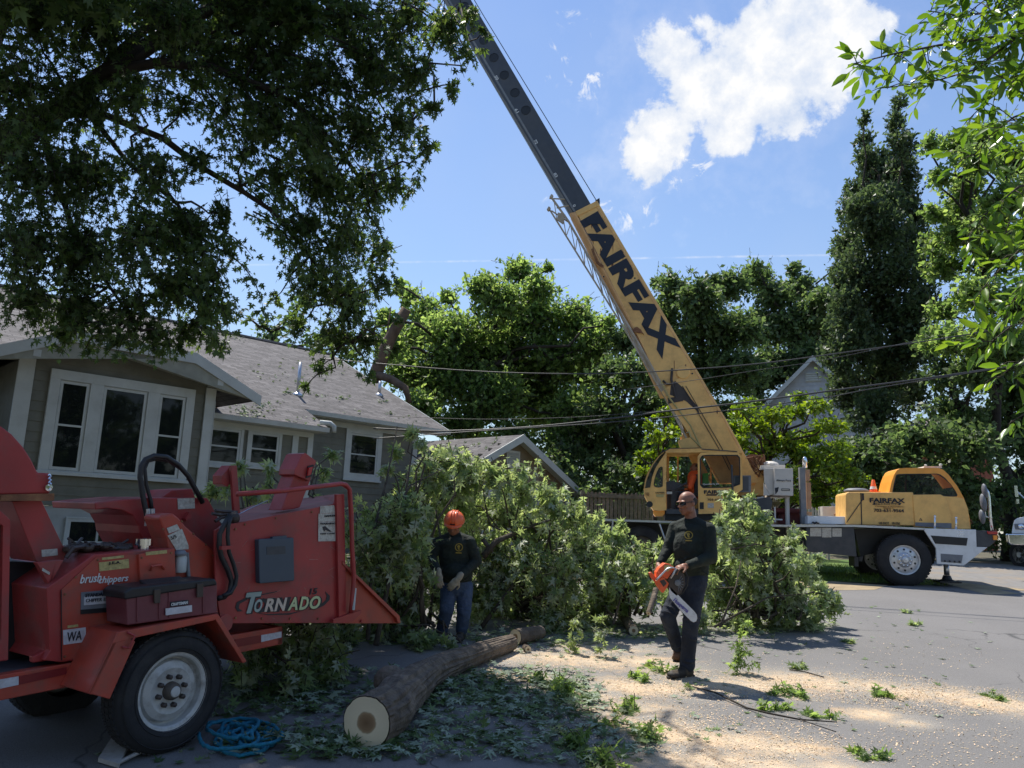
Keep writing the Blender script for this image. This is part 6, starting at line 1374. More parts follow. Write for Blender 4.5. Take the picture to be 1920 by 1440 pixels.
def boot(par, ank, toe, m_, name='boot'):
    mb = MB(); d = (toe - ank); d.z = 0; L_ = d.length; d.normalize(); s_ = Vector((d.y, -d.x, 0)); b0 = Vector((ank.x, ank.y, toe.z))
    mb.cap(ank + Vector((0, 0, .04)), b0 + Vector((0, 0, .05)) - d * .02, .052, .050, 14); mb.cap(b0 + Vector((0, 0, .045)) - d * .03, b0 + d * (L_ - .05) + Vector((0, 0, .038)), .045, .040, 14)
    mb.ell(b0 + d * (L_ - .06) + Vector((0, 0, .035)), (.062, .062, .036)); mb.ell(b0 + d * .06 + Vector((0, 0, .06)), (.05, .05, .045))
    o = organic(mb, name, m_, par, .007, 3)
    q = MB(); q.hexa([b0 - d * .075 - s_ * .035, b0 + d * (L_ - .01) - s_ * .025, b0 + d * (L_ + .005), b0 + d * (L_ - .01) + s_ * .045, b0 - d * .075 + s_ * .038], [p_ + Vector((0, 0, .022)) for p_ in [b0 - d * .075 - s_ * .035, b0 + d * (L_ - .01) - s_ * .025, b0 + d * (L_ + .005), b0 + d * (L_ - .01) + s_ * .045, b0 - d * .075 + s_ * .038]]); q.build('sole', 'bootd', o, bevel=.006)
    return o
ta = la_ + Vector((-.21, -.16, 0)); ta.z = gz(ta.x, ta.y) + .003; boot(man, la_, ta, 'bootd')
tb2 = ra + Vector((-.10, -.10, -.20)); tb2 = J(385, 1238, .06); boot(man, J(392, 1170, .14), tb2, 'boot')
# sunglasses, brow hair, logo
q = MB()
for sx in (-1, 1):
    q.hexa([HP(sx * .006, .100, .024), HP(sx * .058, .080, .024), HP(sx * .060, .078, .002), HP(sx * .036, .094, -.006), HP(sx * .008, .103, .002)], [HP(sx * .006, .106, .024), HP(sx * .062, .084, .024), HP(sx * .064, .082, .002), HP(sx * .038, .100, -.006), HP(sx * .008, .109, .002)])
    q.tube([HP(sx * .060, .082, .020), HP(sx * .078, .045, .018), HP(sx * .081, -.01, .012)], .0045, 6)
q.tube([HP(-.062, .083, .025), HP(-.03, .104, .026), HP(0, .108, .024), HP(.03, .104, .026), HP(.062, .083, .025)], .004, 6)
q.build('sunglasses', 'lens', man)
hr_ = MB(); hr_.ell(HP(0, -.026, .016), (.0830, .0955, .068), HR, 24); hc2 = organic(hr_, 'hair', 'hair', man, .006, 1)
q = MB(); q.ell(HP(0, .0935, -.0505), (.022, .008, .004), HR, 10); q.build('mouth', 'lip', man, smooth=True)
def logo(px_list, cen, r, par, nrm, zf, Yb):
    c = cen; n = nrm.normalized(); u = n.cross(Vector((0, 0, 1))).normalized(); v = u.cross(n) * 1
    if v.z < 0: v = -v
    q = MB(); a = [c + (u * cos(t * pi / 12) + v * sin(t * pi / 12)) * r for t in range(24)]; b = [c + (u * cos(t * pi / 12) + v * sin(t * pi / 12)) * r * .80 for t in range(24)]; q.ring(a, b, n * .012)
    pt = [(-.3, -.6), (.15, -.6), (.3, -.1), (.45, .25), (.15, .6), (-.2, .5), (-.35, .1), (-.1, -.1)]; q.prism([c + (u * x + v * y) * r for x, y in pt], n * .012)
    q.prism([c + (u * x + v * y) * r for x, y in [(-.75, -1.5), (.75, -1.5), (.75, -1.25), (-.75, -1.25)]], n * .012)
    return q.build('chest_print', 'goldlogo', par)
def surf(o, px_, py_):   # hit the garment along the line of sight of the measured pixel
    dg = bpy.context.evaluated_depsgraph_get(); dg.update(); p_ = o
    while p_.parent: p_ = p_.parent
    Mi = p_.matrix_basis.inverted(); d_ = ray(px_, py_).normalized(); h, loc, n, i = o.ray_cast(Mi @ CP0, Mi.to_3x3() @ d_)
    return (p_.matrix_basis @ loc, (p_.matrix_basis.to_3x3() @ n)) if h else (None, None)
lp_, ln_ = surf(sw_, *V6(460, 398))
if lp_: logo(None, lp_ - ln_ * .006, .042, sw_, (ln_ + Vector((0, -.5, 0))).normalized(), None, None)

# ---------- chainsaw held by the man
SY = -.36
def JS(l, dy=SY): return [J(a, b, dy) for a, b in l]
sc_ = J(330, 680, SY)
saw = thing('chainsaw', 'orange chainsaw with a long white bar held by the walking man', 'chainsaw', sc_)
q = MB(); q.prism(JS([(250, 642), (270, 612), (305, 582), (335, 588), (375, 618), (345, 655), (318, 690), (290, 672), (245, 700)]), (0, .13, 0)); q.prism(JS([(238, 700), (288, 672), (332, 716), (318, 748), (292, 782), (268, 752), (250, 728)], SY - .01), (0, .07, 0)); q.build('saw_body', 'sawo', saw, bevel=.008)
q = MB(); q.prism(JS([(198, 646), (214, 640), (248, 680), (250, 700), (236, 706), (210, 672)], SY + .02), (0, .04, 0)); q.prism(JS([(262, 640), (290, 640), (300, 660), (262, 690), (250, 676)], SY - .012), (0, .01, 0)); q.build('rear_handle', 'sawo', saw, bevel=.006)
q = MB(); q.prism(JS([(318, 690), (360, 640), (400, 632), (432, 660), (440, 720), (412, 780), (380, 800), (345, 770), (330, 740), (332, 716)], SY + .03), (0, .13, 0)); q.prism(JS([(270, 700), (300, 690), (318, 716), (296, 740)], SY - .016), (0, .008, 0)); q.build('engine_housing', 'oil', saw, bevel=.01)
for k in range(7):
    q = MB(); a_ = -.9 + k * .38; cx_, cy_ = 388, 712; q.tube(JS([(cx_ + 12 * cos(a_), cy_ + 14 * sin(a_)), (cx_ + 40 * cos(a_), cy_ + 58 * sin(a_))], SY + .024), .0035, 5); q.build('cooling_rib', 'grey', saw)
q = MB(); q.lathe(J(388, 712, SY + .026), (0, -1, 0), [(.030, 0), (.028, .008), (.012, .012), (.001, .012)], 16); q.build('starter_hub', 'grey', saw, smooth=False)
q = MB(); q.prism(JS([(300, 600), (330, 594), (352, 612), (322, 640), (300, 628)], SY - .006), (0, .006, 0)); q.build('air_filter_cover', 'labely', saw)
q = MB(); q.tube(JS([(246, 694), (262, 680), (300, 640), (322, 618), (350, 612), (376, 616), (362, 650), (342, 682)], SY - .03), .009, 10); q.build('front_handle', 'steel', saw, smooth=True)
q = MB(); q.tube(JS([(372, 632), (400, 612), (440, 640), (456, 680), (450, 730), (425, 770), (402, 792)], SY + .06), .008, 8); q.prism(JS([(365, 650), (390, 620), (396, 626), (372, 658)], SY - .02), (0, .08, 0)); q.build('hand_guard', 'hose', saw, smooth=False)
q = MB(); bar_ = [(334, 742), (350, 748), (420, 822), (498, 900), (514, 922), (518, 946), (510, 966), (494, 972), (474, 962), (400, 885), (336, 808), (330, 775)]
q.prism(JS(bar_, SY + .03), (0, .008, 0)); br_ = q.build('guide_bar', 'sawbar', saw)
q = MB(); cpts = JS(bar_ + [bar_[0]], SY + .034)
for i in range(len(cpts) - 1):
    a, b = cpts[i], cpts[i + 1]; n_ = max(1, int((b - a).length / .014))
    for k in range(n_): c = a.lerp(b, (k + .5) / n_); q.box(c, (.009, .006, .009), Matrix.Rotation(.7, 3, 'Y'))
q.tube(cpts, .0035, 4); q.build('saw_chain', 'oil', saw)
a, b = J(366, 822, SY + .024), J(458, 902, SY + .024); u = b - a; Wd = u.length; u.normalize(); v = Vector((-u.z, 0, u.x)); v = v if v.x > 0 else -v
tm = MB(); cu = bpy.data.curves.new('t', 'FONT'); cu.body = 'Husqvarna'; cu.size = 1; cu.extrude = .002; cu.offset = .02; ob = bpy.data.objects.new('t', cu); COL.objects.link(ob); me = ob.to_mesh(); xx = [c.co.x for c in me.vertices]; x0, x1 = min(xx), max(xx)
tm.add([a + u * ((c.co.x - x0) / (x1 - x0) * Wd) + v * ((c.co.y - .3) * .052) + Vector((0, -c.co.z, 0)) for c in me.vertices], [tuple(p_.vertices) for p_ in me.polygons]); ob.to_mesh_clear(); bpy.data.objects.remove(ob); tm.build('lettering', 'purple', br_)

# ---------- second man, in the hard hat
V5 = lambda x, y: (760 + x / 4, 900 + y / 4)
M2 = 9.35
def J2(x, y, dy=0.0): return at(*V5(x, y), M2 + dy)
f2 = Vector((J2(380, 1100).x, M2, 0)); f2.z = gz(f2.x, f2.y)
man2 = thing('person', 'man in orange hard hat and pale gloves bending over the log beside the brush pile', 'person', f2)
bd = MB(); c2 = J2(366, 328, -.08); fd2 = Vector((-.12, -.80, -.62)); P2_, R2 = head(bd, c2, fd2, Vector((0, -.6, .8)), 1.05)
nb2 = J2(365, 415, .04); bd.cap(P2_(0, -.03, -.05), nb2, .058, .064)
rs2, ls2 = J2(240, 455, .03), J2(482, 445, -.02); re3, le3 = J2(190, 590, -.02), J2(535, 610, .0); rw2, lw2 = J2(250, 690, -.28), J2(400, 735, -.22)
pl2 = J2(385, 770, .10); ch2 = J2(370, 520, .02)
rh2, lh2 = J2(325, 800, .10), J2(445, 800, .08); rk2, lk2 = J2(310, 980, -.08), J2(440, 990, .0)
ra2 = Vector((rk2.x - .05, rk2.y + .08, 0)); ra2.z = gz(0, ra2.y) + .1; la2 = Vector((lk2.x - .02, lk2.y + .07, 0)); la2.z = gz(0, la2.y) + .1
bd.cap(ch2, pl2, .10, .10)
for a, b, r1, r2 in ((rs2 - Vector((0, 0, .05)), re3, .04, .036), (re3, rw2, .036, .027), (ls2 - Vector((0, 0, .05)), le3, .04, .036), (le3, lw2, .036, .027), (rs2 - Vector((0, 0, .06)), ls2 - Vector((0, 0, .06)), .045, .045), (rh2, rk2, .07, .05), (lh2, lk2, .07, .05), (rk2, ra2, .05, .04), (lk2, la2, .05, .04)): bd.cap(a, b, r1, r2)
hand(bd, lw2, Vector((-.62, -.2, -.75)), Vector((-.3, .8, -.2)), .75, 1, .98); hand(bd, rw2, Vector((.1, -.3, -.9)), Vector((.2, .8, 0)), .8, -1, .98)
organic(bd, 'body', 'skin', man2, .007, 4)
gl_ = MB(); hand(gl_, lw2, Vector((-.62, -.2, -.75)), Vector((-.3, .8, -.2)), .75, 1, 1.16); gl_.cap(lw2 + Vector((.02, .01, .03)), lw2, .040, .038); organic(gl_, 'glove', 'glove', man2, .006, 2)
gl_ = MB(); hand(gl_, rw2, Vector((.1, -.3, -.9)), Vector((.2, .8, 0)), .8, -1, 1.16); organic(gl_, 'glove', 'glove', man2, .006, 2)
sh = MB(); r2_ = (rs2 - ls2).normalized(); f2_ = r2_.cross(Vector((0, 0, 1))).normalized()
tors(sh, J2(365, 480, .03), J2(385, 745, .10), (.20, .150), (.185, .155), f2_, r2_); sh.cap(J2(366, 432, .05), rs2 + Vector((0, 0, -.03)), .085, .070); sh.cap(J2(366, 432, .05), ls2 + Vector((0, 0, -.03)), .085, .070)
limb(sh, [rs2 - Vector((0, 0, .03)), re3, rw2 + (re3 - rw2) * .12], [.072, .062, .046]); limb(sh, [ls2 - Vector((0, 0, .03)), le3, lw2 + (le3 - lw2) * .12], [.072, .062, .046]); sh.ell(J2(385, 690, .0), (.18, .17, .12), None, 16)
for (p, q_, r_) in ((ls2, le3, .075), (le3, lw2, .057), (rs2, re3, .072)):
    for t in (.5, .7, .9): c = p.lerp(q_, t); sh.lathe(c, (q_ - p), [(r_ * .6, -.02), (r_ * (1.12 - .2 * t), 0), (r_ * .6, .02)], 12)
sw2 = organic(sh, 'sweatshirt', 'shirt', man2, .009, 5)
jn = MB(); tors(jn, J2(385, 760, .10), J2(385, 830, .09), (.17, .14), (.17, .13), f2_, r2_); limb(jn, [rh2, rk2, ra2], [.10, .080, .068]); limb(jn, [lh2, lk2, la2], [.10, .082, .068])
for (p, q_, r_) in ((rh2, rk2, .088), (rk2, ra2, .072), (lh2, lk2, .09), (lk2, la2, .073)):
    for t in (.15, .8, .95): c = p.lerp(q_, t); jn.lathe(c, (q_ - p) + Vector((random.uniform(-.1, .1), 0, 0)), [(r_ * .6, -.02), (r_ * 1.07, 0), (r_ * .6, .02)], 12)
organic(jn, 'jeans', 'jeans2', man2, .009, 5)
for a in (ra2, la2): t = a + Vector((-.03, -.24, 0)); t.z = gz(0, t.y) + .003; boot(man2, a, t, 'bootd')
hm = MB(); hc_ = P2_(0, -.012, .048); shell = []
prof = [(.118 * sin(t), .112 * cos(t) * 1.0) for t in np.linspace(0.02, pi / 2, 9)]
up2 = R2 @ Vector((0, 0, 1)); hm.lathe(hc_ - up2 * .01, up2, [(r, h) for r, h in prof[::-1]], 28, caps=False)
o_h = [hc_ - up2 * .01 + R2 @ Vector((.118 * cos(t), .132 * sin(t), 0)) for t in np.linspace(0, 2 * pi, 28, endpoint=False)]
hm.lathe(hc_ - up2 * .008, up2, [(.119, -.012), (.121, 0), (.117, .008)], 28, caps=False)
bp2 = [(x, .088 + .062 * cos(x / .105 * pi / 2)) for x in np.linspace(-.10, .10, 9)]
hm.prism([hc_ + R2 @ Vector((x, y, -.016)) for x, y in bp2] + [hc_ + R2 @ Vector((x, .05, -.008)) for x in (.1, -.1)], up2 * .006)
for x in (-.03, 0, .03): hm.tube([hc_ + R2 @ Vector((x, .118 * cos(t), .112 * sin(t) - .008)) for t in np.linspace(.25, 2.9, 12)], .006, 6)
hat = hm.build('hard_hat', 'helmet', man2, smooth=True); sf_ = hat.modifiers.new('s', 'SOLIDIFY'); sf_.thickness = .004
q = MB(); q.prism([hc_ + R2 @ Vector((x, .112 + .006 - abs(x) * .15, z)) for x, z in ((-.028, .012), (.028, .012), (.028, .024), (-.028, .024))], R2 @ Vector((0, .006, 0))); q.build('hat_print', 'letter', hat)
lp_, ln_ = surf(sw2, *V5(402, 505))
if lp_: logo(None, lp_ - ln_ * .006, .045, sw2, (ln_ + Vector((0, -.6, 0))).normalized(), None, None)

# ---------- crane operator
def JC(x, y, dy=.45): return CM @ T(*Z1(x, y), .30 + dy)
op_ = thing('person', 'crane operator in an orange shirt seated inside the open operator cab', 'person', JC(870, 690))
bd = MB(); ho = JC(884, 428); head(bd, ho, Vector((-.95, -.2, -.1)), Vector((0, 0, 1)), 1.05); bd.cap(ho - Vector((0, 0, .05)), JC(886, 480), .055, .06); bd.cap(JC(886, 500), JC(880, 640), .12, .13)
sh1, sh2 = JC(872, 500, .22), JC(880, 500, .72); e1_, e2_ = JC(850, 580, .2), JC(850, 580, .75); w1_, w2_ = JC(800, 565, .3), JC(800, 565, .6)
for a, b in ((sh1, e1_), (e1_, w1_), (sh2, e2_), (e2_, w2_)): bd.cap(a, b, .042, .034)
hand(bd, w1_, Vector((-1, 0, -.1)), Vector((0, 0, -1)), .8, 1); hand(bd, w2_, Vector((-1, 0, -.1)), Vector((0, 0, -1)), .8, -1)
k1, k2, a1, a2 = JC(775, 640, .3), JC(775, 640, .6), JC(750, 755, .3), JC(750, 755, .6); hp_ = JC(870, 640)
for a, b in ((hp_, k1), (hp_, k2), (k1, a1), (k2, a2)): bd.cap(a, b, .06, .045)
organic(bd, 'body', 'skin', op_, .009, 4)
sh = MB(); sh.cap(JC(884, 500), JC(878, 630), .165, .155, 18); sh.cap(sh1, sh2, .075, .075); sh.cap(sh1, e1_, .075, .06); sh.cap(sh2, e2_, .075, .06); organic(sh, 'work_shirt', 'hivis', op_, .01, 5)
jn = MB()
for a, b, c in ((hp_, k1, a1), (hp_, k2, a2)): limb(jn, [a, b, c], [.10, .08, .065])
organic(jn, 'trousers', 'jeans', op_, .01, 4)
hr_ = MB(); hr_.ell(ho + Vector((.012, 0, .035)), (.085, .082, .08)); organic(hr_, 'hair', 'hair', op_, .008, 2)
for a in (a1, a2): boot(op_, a, a + Vector((-.22, .03, -.09)), 'bootd')
# ============================================================ VEGETATION
def leaf_mat(name, top, back=None, trans=0.35, rough=0.5, isl=0.35, tv=2.3):
    m = bpy.data.materials.new(name); m.use_nodes = True; t = m.node_tree; b = t.nodes['Principled BSDF']; L = t.links.new
    g = N_(t, 'ShaderNodeNewGeometry'); mr = N_(t, 'ShaderNodeMapRange'); L(g.outputs['Random Per Island'], mr.inputs[0]); mr.inputs[3].default_value = 1 - isl; mr.inputs[4].default_value = 1 + isl
    h = N_(t, 'ShaderNodeHueSaturation'); h.inputs['Color'].default_value = (*top, 1); L(mr.outputs[0], h.inputs['Value'])
    m3 = N_(t, 'ShaderNodeMath', operation='MULTIPLY_ADD'); L(g.outputs['Random Per Island'], m3.inputs[0]); m3.inputs[1].default_value = -0.035; m3.inputs[2].default_value = 0.517; L(m3.outputs[0], h.inputs['Hue'])
    last = h.outputs[0]
    if back:
        mx = N_(t, 'ShaderNodeMix', data_type='RGBA'); L(g.outputs['Backfacing'], mx.inputs[0]); L(last, mx.inputs[6]); mx.inputs[7].default_value = (*back, 1); last = mx.outputs[2]
    L(last, b.inputs['Base Color']); b.inputs['Roughness'].default_value = rough; b.inputs['Specular IOR Level'].default_value = 0.45
    tr = N_(t, 'ShaderNodeBsdfTranslucent'); h5 = N_(t, 'ShaderNodeHueSaturation'); L(h.outputs[0], h5.inputs['Color']); h5.inputs['Value'].default_value = tv; h5.inputs['Saturation'].default_value = 1.1; h5.inputs['Hue'].default_value = 0.48
    L(h5.outputs[0], tr.inputs[0]); ms = N_(t, 'ShaderNodeMixShader'); ms.inputs[0].default_value = trans; L(b.outputs[0], ms.inputs[1]); L(tr.outputs[0], ms.inputs[2]); L(ms.outputs[0], t.nodes['Material Output'].inputs[0])
    return m
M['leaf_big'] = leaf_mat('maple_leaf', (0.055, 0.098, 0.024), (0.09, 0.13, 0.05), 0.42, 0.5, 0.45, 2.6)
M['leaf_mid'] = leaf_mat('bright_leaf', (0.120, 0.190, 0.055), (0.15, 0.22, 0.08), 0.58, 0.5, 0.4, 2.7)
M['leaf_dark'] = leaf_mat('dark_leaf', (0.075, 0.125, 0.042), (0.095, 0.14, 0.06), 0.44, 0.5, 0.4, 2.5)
M['leaf_col'] = leaf_mat('column_leaf', (0.060, 0.098, 0.038), (0.075, 0.11, 0.05), 0.36)
M['leaf_lime'] = leaf_mat('lime_leaf', (0.13, 0.22, 0.025), (0.15, 0.24, 0.04), 0.38)
M['leaf_near'] = leaf_mat('glossy_leaf', (0.085, 0.17, 0.022), (0.12, 0.20, 0.05), 0.42, 0.32)
M['leaf_silver'] = leaf_mat('silver_maple_leaf', (0.165, 0.225, 0.085), (0.46, 0.50, 0.38), 0.50, 0.45, 0.35, 2.8)
M['leaf_fallen'] = leaf_mat('fallen_leaf', (0.08, 0.135, 0.04), (0.27, 0.33, 0.23), 0.15, 0.6, 0.4)
M['bark'] = mat('bark', (0.085, 0.068, 0.052), 0.95, var=0.35, vs_=9, dirt=(0.03, 0.025, 0.02), dirt_amt=0.7, dirt_scale=14, bump=0.8, bs=30)
M['bark_dark'] = mat('dark_bark', (0.035, 0.028, 0.022), 0.95, var=0.3, bump=0.6, bs=30)
# leaf shapes: vertices in (side, along, normal); quads
def tmpl_maple(w=1.0, lob=1.0):
    tips = [(-.52, .18), (-.50, .62), (0, 1.0), (.50, .62), (.52, .18)]; nts = [(-.06, .0), (-.20 * lob, .30), (-.15 * lob, .52), (.15 * lob, .52), (.20 * lob, .30), (.06, .0)]
    V = [(0, .30, .0)] + [(x * w, y, -.10 * abs(x) - .12 * (y > .9)) for x, y in tips] + [(x * w, y, .03) for x, y in nts]
    Fq = [(0, 6 + i, 1 + i, 7 + i) for i in range(5)]
    return np.array(V, float), np.array(Fq)
def tmpl_quad(w=.55): return np.array([(0, 0, 0), (-w / 2, .5, .06), (0, 1, -.08), (w / 2, .5, .06)], float), np.array([(0, 3, 2, 1)])
def tmpl_long(w=.36):
    V = [(0, 0, 0), (-w * .42, .25, .06), (-w * .5, .5, .05), (-w * .3, .8, 0), (0, 1, -.12), (w * .3, .8, 0), (w * .5, .5, .05), (w * .42, .25, .06), (0, .25, -.01), (0, .5, -.02), (0, .8, -.06)]
    return np.array(V, float), np.array([(0, 8, 1, 1), (0, 7, 8, 8), (8, 9, 2, 1), (8, 7, 6, 9), (9, 10, 3, 2), (9, 6, 5, 10), (10, 4, 3, 3), (10, 5, 4, 4)])
def nrmz(a): return a / np.maximum(np.linalg.norm(a, axis=1, keepdims=True), 1e-9)
def leaf_arrays(P, A, size, tm, flip=0.35, roll=0.8):
    """P positions, A leaf axis; returns vertices and faces"""
    V, Fq = tm; n = len(P); A = nrmz(A)
    up = np.tile([0, 0, 1.0], (n, 1)) + RNG.normal(0, roll, (n, 3)); S_ = nrmz(np.cross(A, up)); Nn = np.cross(S_, A)
    sg = np.where(RNG.random(n) < flip, -1.0, 1.0)[:, None]; S_ = S_ * sg; Nn = Nn * sg
    sz = (size * RNG.uniform(.5, 1.4, n))[:, None, None]
    W_ = P[:, None, :] + sz * (V[None, :, 0:1] * S_[:, None, :] + V[None, :, 1:2] * A[:, None, :] + V[None, :, 2:3] * Nn[:, None, :])
    Fc = (Fq[None] + (np.arange(n) * len(V))[:, None, None]).reshape(-1, Fq.shape[1])
    return W_.reshape(-1, 3), Fc
def clean(F):   # degenerate quads -> handled as triangles
    return F
def mesh_leaves(name, V, F, m, parent=None):
    tri = (F[:, 2] == F[:, 3])
    if tri.any():
        T_ = np.concatenate([F[~tri][:, [0, 1, 2]], F[~tri][:, [0, 2, 3]], F[tri][:, :3]]); return fast_mesh(name, V, T_, 3, m, parent=parent)
    return fast_mesh(name, V, F, 4, m, parent=parent)
def twig_mesh(S, E, r0, r1, parent, m='bark_dark', name='twigs', mid=None):
    n = len(S); d = nrmz(E - S); a = nrmz(np.cross(d, np.tile([.3, .2, 1.0], (n, 1)))); b = np.cross(d, a)
    rings = []
    stn = [(S, r0), (E, r1)] if mid is None else [(S, r0), (mid, (r0 + r1) / 2), (E, r1)]
    for P, r in stn:
        for k in range(3): rings.append(P + (a * cos(k * 2.094) + b * sin(k * 2.094)) * r)
    V = np.stack(rings, 1); k_ = len(stn); F = [(j * 3 + i, j * 3 + (i + 1) % 3, j * 3 + 3 + (i + 1) % 3, j * 3 + 3 + i) for j in range(k_ - 1) for i in range(3)]
    Fc = (np.array(F)[None] + (np.arange(n) * 3 * k_)[:, None, None]).reshape(-1, 4)
    return tag(fast_mesh(name, V.reshape(-1, 3), Fc, 4, m, parent=parent), kind='stuff')
def foliage(clumps, leaf, tm, per, tw_len=.45, lpt=9, droop=.25, flip=.3, flat=.75, shell=.35, upb=0.0):
    """clumps: (centre, radius); per: leaves per square metre of clump section"""
    PV, AV, TS, TE, TMd = [], [], [], [], []
    for c, R in clumps:
        c = np.array(c); nt_ = max(3, int(per * R * R * pi / lpt))
        d = nrmz(RNG.normal(0, 1, (nt_, 3)) + np.array([0, 0, upb])); rad = RNG.uniform(shell, 1.0, nt_) ** .7 * RNG.uniform(.75, 1.12, nt_)
        sc = np.array([1, 1, flat]) * R; E = c + d * rad[:, None] * sc
        dirn = nrmz(d * .8 + RNG.normal(0, .55, (nt_, 3)) + np.array([0, 0, -droop * .6])); L_ = np.minimum(tw_len * RNG.uniform(.6, 1.3, nt_), R * 1.2)
        S = E - dirn * L_[:, None] * .9; E = E + dirn * L_[:, None] * .1; E[:, 2] -= droop * L_ * .5
        mid = (S + E) / 2; mid[:, 2] += droop * L_ * .25
        t = np.linspace(.18, 1.0, lpt)[None, :, None] + RNG.uniform(-.05, .05, (nt_, lpt, 1))
        P = ((1 - t) ** 2 * S[:, None] + 2 * t * (1 - t) * (2 * mid - (S + E) / 2)[:, None] + t * t * E[:, None])
        side = RNG.normal(0, 1, (nt_, lpt, 3)); A = dirn[:, None] * .55 + side * .75 + np.array([0, 0, -droop])
        PV.append(P.reshape(-1, 3)); AV.append(A.reshape(-1, 3)); TS.append(S); TE.append(E); TMd.append(mid)
    P = np.concatenate(PV); A = np.concatenate(AV)
    V, F = leaf_arrays(P, A, leaf, tm, flip)
    return V, F, np.concatenate(TS), np.concatenate(TE), np.concatenate(TMd)
def CL(lst, Yd=None):
    out = []
    for q in lst:
        x, y, r = q[:3]; Y = q[3] if len(q) > 3 else Yd
        Y = Y() if callable(Y) else Y
        out.append((at(x, y, Y), r * Y / FPX))
    return out
def limb_to(mb, a, b, r0, r1, n=7, sag=.12, jit=.05, seg=6):
    a = Vector(a); b = Vector(b); L_ = (b - a).length; pts = []; 
    for i in range(seg + 1):
        t = i / seg; p = a.lerp(b, t); p.z += sag * L_ * sin(pi * t); p += Vector((random.gauss(0, 1), random.gauss(0, 1), random.gauss(0, 1))) * jit * L_ * sin(pi * t) * .5; pts.append(p)
    mb.tube(pts, [r0 + (r1 - r0) * i / seg for i in range(seg + 1)], n); return pts
def tree(nm, label, base, clumps, leaf, tm, per, m, tr=.25, top=None, mbark='bark_dark', twigs=True, group=None, hubs=4, **k):
    base = Vector(base); t = thing(nm, label, 'tree', base, group=group)
    V, F, S, E, Md = foliage(clumps, leaf, tm, per, **k); mesh_leaves('crown', V, F, m, t)
    cs = [Vector(c) for c, r in clumps]; ctr = sum(cs, Vector()) / len(cs); top = top or Vector((base.x * .5 + ctr.x * .5, base.y * .5 + ctr.y * .5, ctr.z))
    tb = MB(); pts = []
    for i in range(9): q = i / 8; pts.append(base.lerp(top, q) + Vector((random.gauss(0, .12), random.gauss(0, .12), 0)) * (q > 0))
    tb.tube([base - Vector((0, 0, .2))] + pts[1:], [tr * (1.25 if i == 0 else 1 - .6 * i / 8) for i in range(9)], 10); trk = tb.build('trunk', mbark, t, smooth=True)
    lb = MB()
    for c, (cc, r) in zip(cs, clumps):
        # leave the trunk below the clump
        best = min(pts[2:], key=lambda p: (p - c).length + max(0, p.z - c.z + .5) * 2)
        limb_to(lb, best, c, max(.02, tr * .35), tr * .08 + .008, 6, .05, .10)
    lb.build('branches', mbark, t, smooth=True)
    if twigs: twig_mesh(S, E, .006 + leaf * .02, .002 + leaf * .006, t, mbark, mid=Md)
    return t
random.seed(21)
# ---------------- big maple hanging over the house and the chipper
bigc = [(40, 30, 130, 9), (180, 50, 120, 9.5), (320, 40, 105, 9), (450, 30, 95, 10), (560, 40, 85, 10.5), (660, 30, 85, 10), (760, 40, 85, 10.5), (838, 50, 62, 10.5), (885, 25, 28, 10.2), (878, 105, 30, 10.4), (852, 158, 28, 10.5), (905, 60, 14, 10.4),
        (30, 170, 130, 8.8), (150, 195, 110, 9.4), (262, 180, 85, 9), (335, 110, 60, 10), (520, 120, 70, 10.5), (600, 140, 78, 10), (700, 130, 80, 10.4), (785, 135, 55, 10.8),
        (40, 320, 130, 9), (160, 330, 120, 9.6), (285, 320, 88, 9.2), (372, 300, 50, 10), (500, 235, 66, 10.3), (590, 250, 74, 10.6), (680, 245, 74, 10.2), (750, 240, 58, 10.8), (800, 280, 34, 10.9), (812, 200, 30, 10.9),
        (40, 455, 125, 9.2), (150, 470, 115, 9.7), (268, 450, 100, 9.4), (355, 430, 72, 10), (410, 400, 40, 10.2), (602, 345, 66, 10.7), (688, 355, 70, 10.6), (745, 345, 46, 10.9), (520, 330, 45, 10.3),
        (50, 560, 70, 9.6), (150, 575, 85, 9.9), (245, 580, 72, 10), (330, 545, 78, 10.2), (395, 520, 50, 10.4), (430, 470, 26, 10.5), (575, 425, 52, 10.8), (650, 455, 76, 11), (716, 470, 40, 11.2),
        (588, 530, 66, 11), (660, 560, 76, 11.2), (722, 535, 38, 11.2), (622, 628, 58, 11.2), (682, 640, 52, 11.4), (555, 610, 34, 11.2), (602, 688, 24, 11.3), (690, 700, 22, 11.3), (215, 640, 42, 10), (120, 628, 34, 9.9), (290, 632, 46, 10.2), (355, 620, 44, 10.3), (425, 585, 38, 10.4), (405, 640, 22, 10.3), (335, 655, 20, 10.2), (160, 655, 18, 10), (385, 590, 34, 10.4), (572, 725, 10, 11.3), (345, 60, 60, 10), (400, 90, 50, 10.1), (470, 100, 45, 10.3), (420, 200, 26, 10.3), (455, 290, 24, 10.4), (340, 200, 40, 10), (515, 560, 22, 11), (745, 600, 18, 11.3)]
big = CL([(x, y, r * .92, Y - (0 if x < 690 else min(2.0, (x - 690) * .016))) for x, y, r, Y in bigc])
over = [((-8.5 + random.uniform(-1, 1) + 0, 7.5, 10.5), 1.9)]
for i in range(150):   # the part of the crown above the frame, which shades the street
    X = random.uniform(-9.5, -1.0); Y = random.uniform(6.6, 13.0); Z = random.uniform(.98 * Y * .62 + 2.6, 12.5 - .25 * abs(X + 5))
    Z = max(Z, .60 * Y + 2.9); g_ = Vector((X, Y, Z)) - SD * ((Z - SL * Y * .6) / SD.z)
    if g_.x > .3 - .5 * (g_.y - 5.4) or len(over) > 60: continue
    over.append(((X, Y, Z), random.uniform(.75, 1.2)))
bt = Vector((-9.2, 10.4, gz(0, 10.4)))
mt = thing('maple_tree', 'large dark maple at upper left whose boughs droop over the bungalow roof', 'tree', bt)
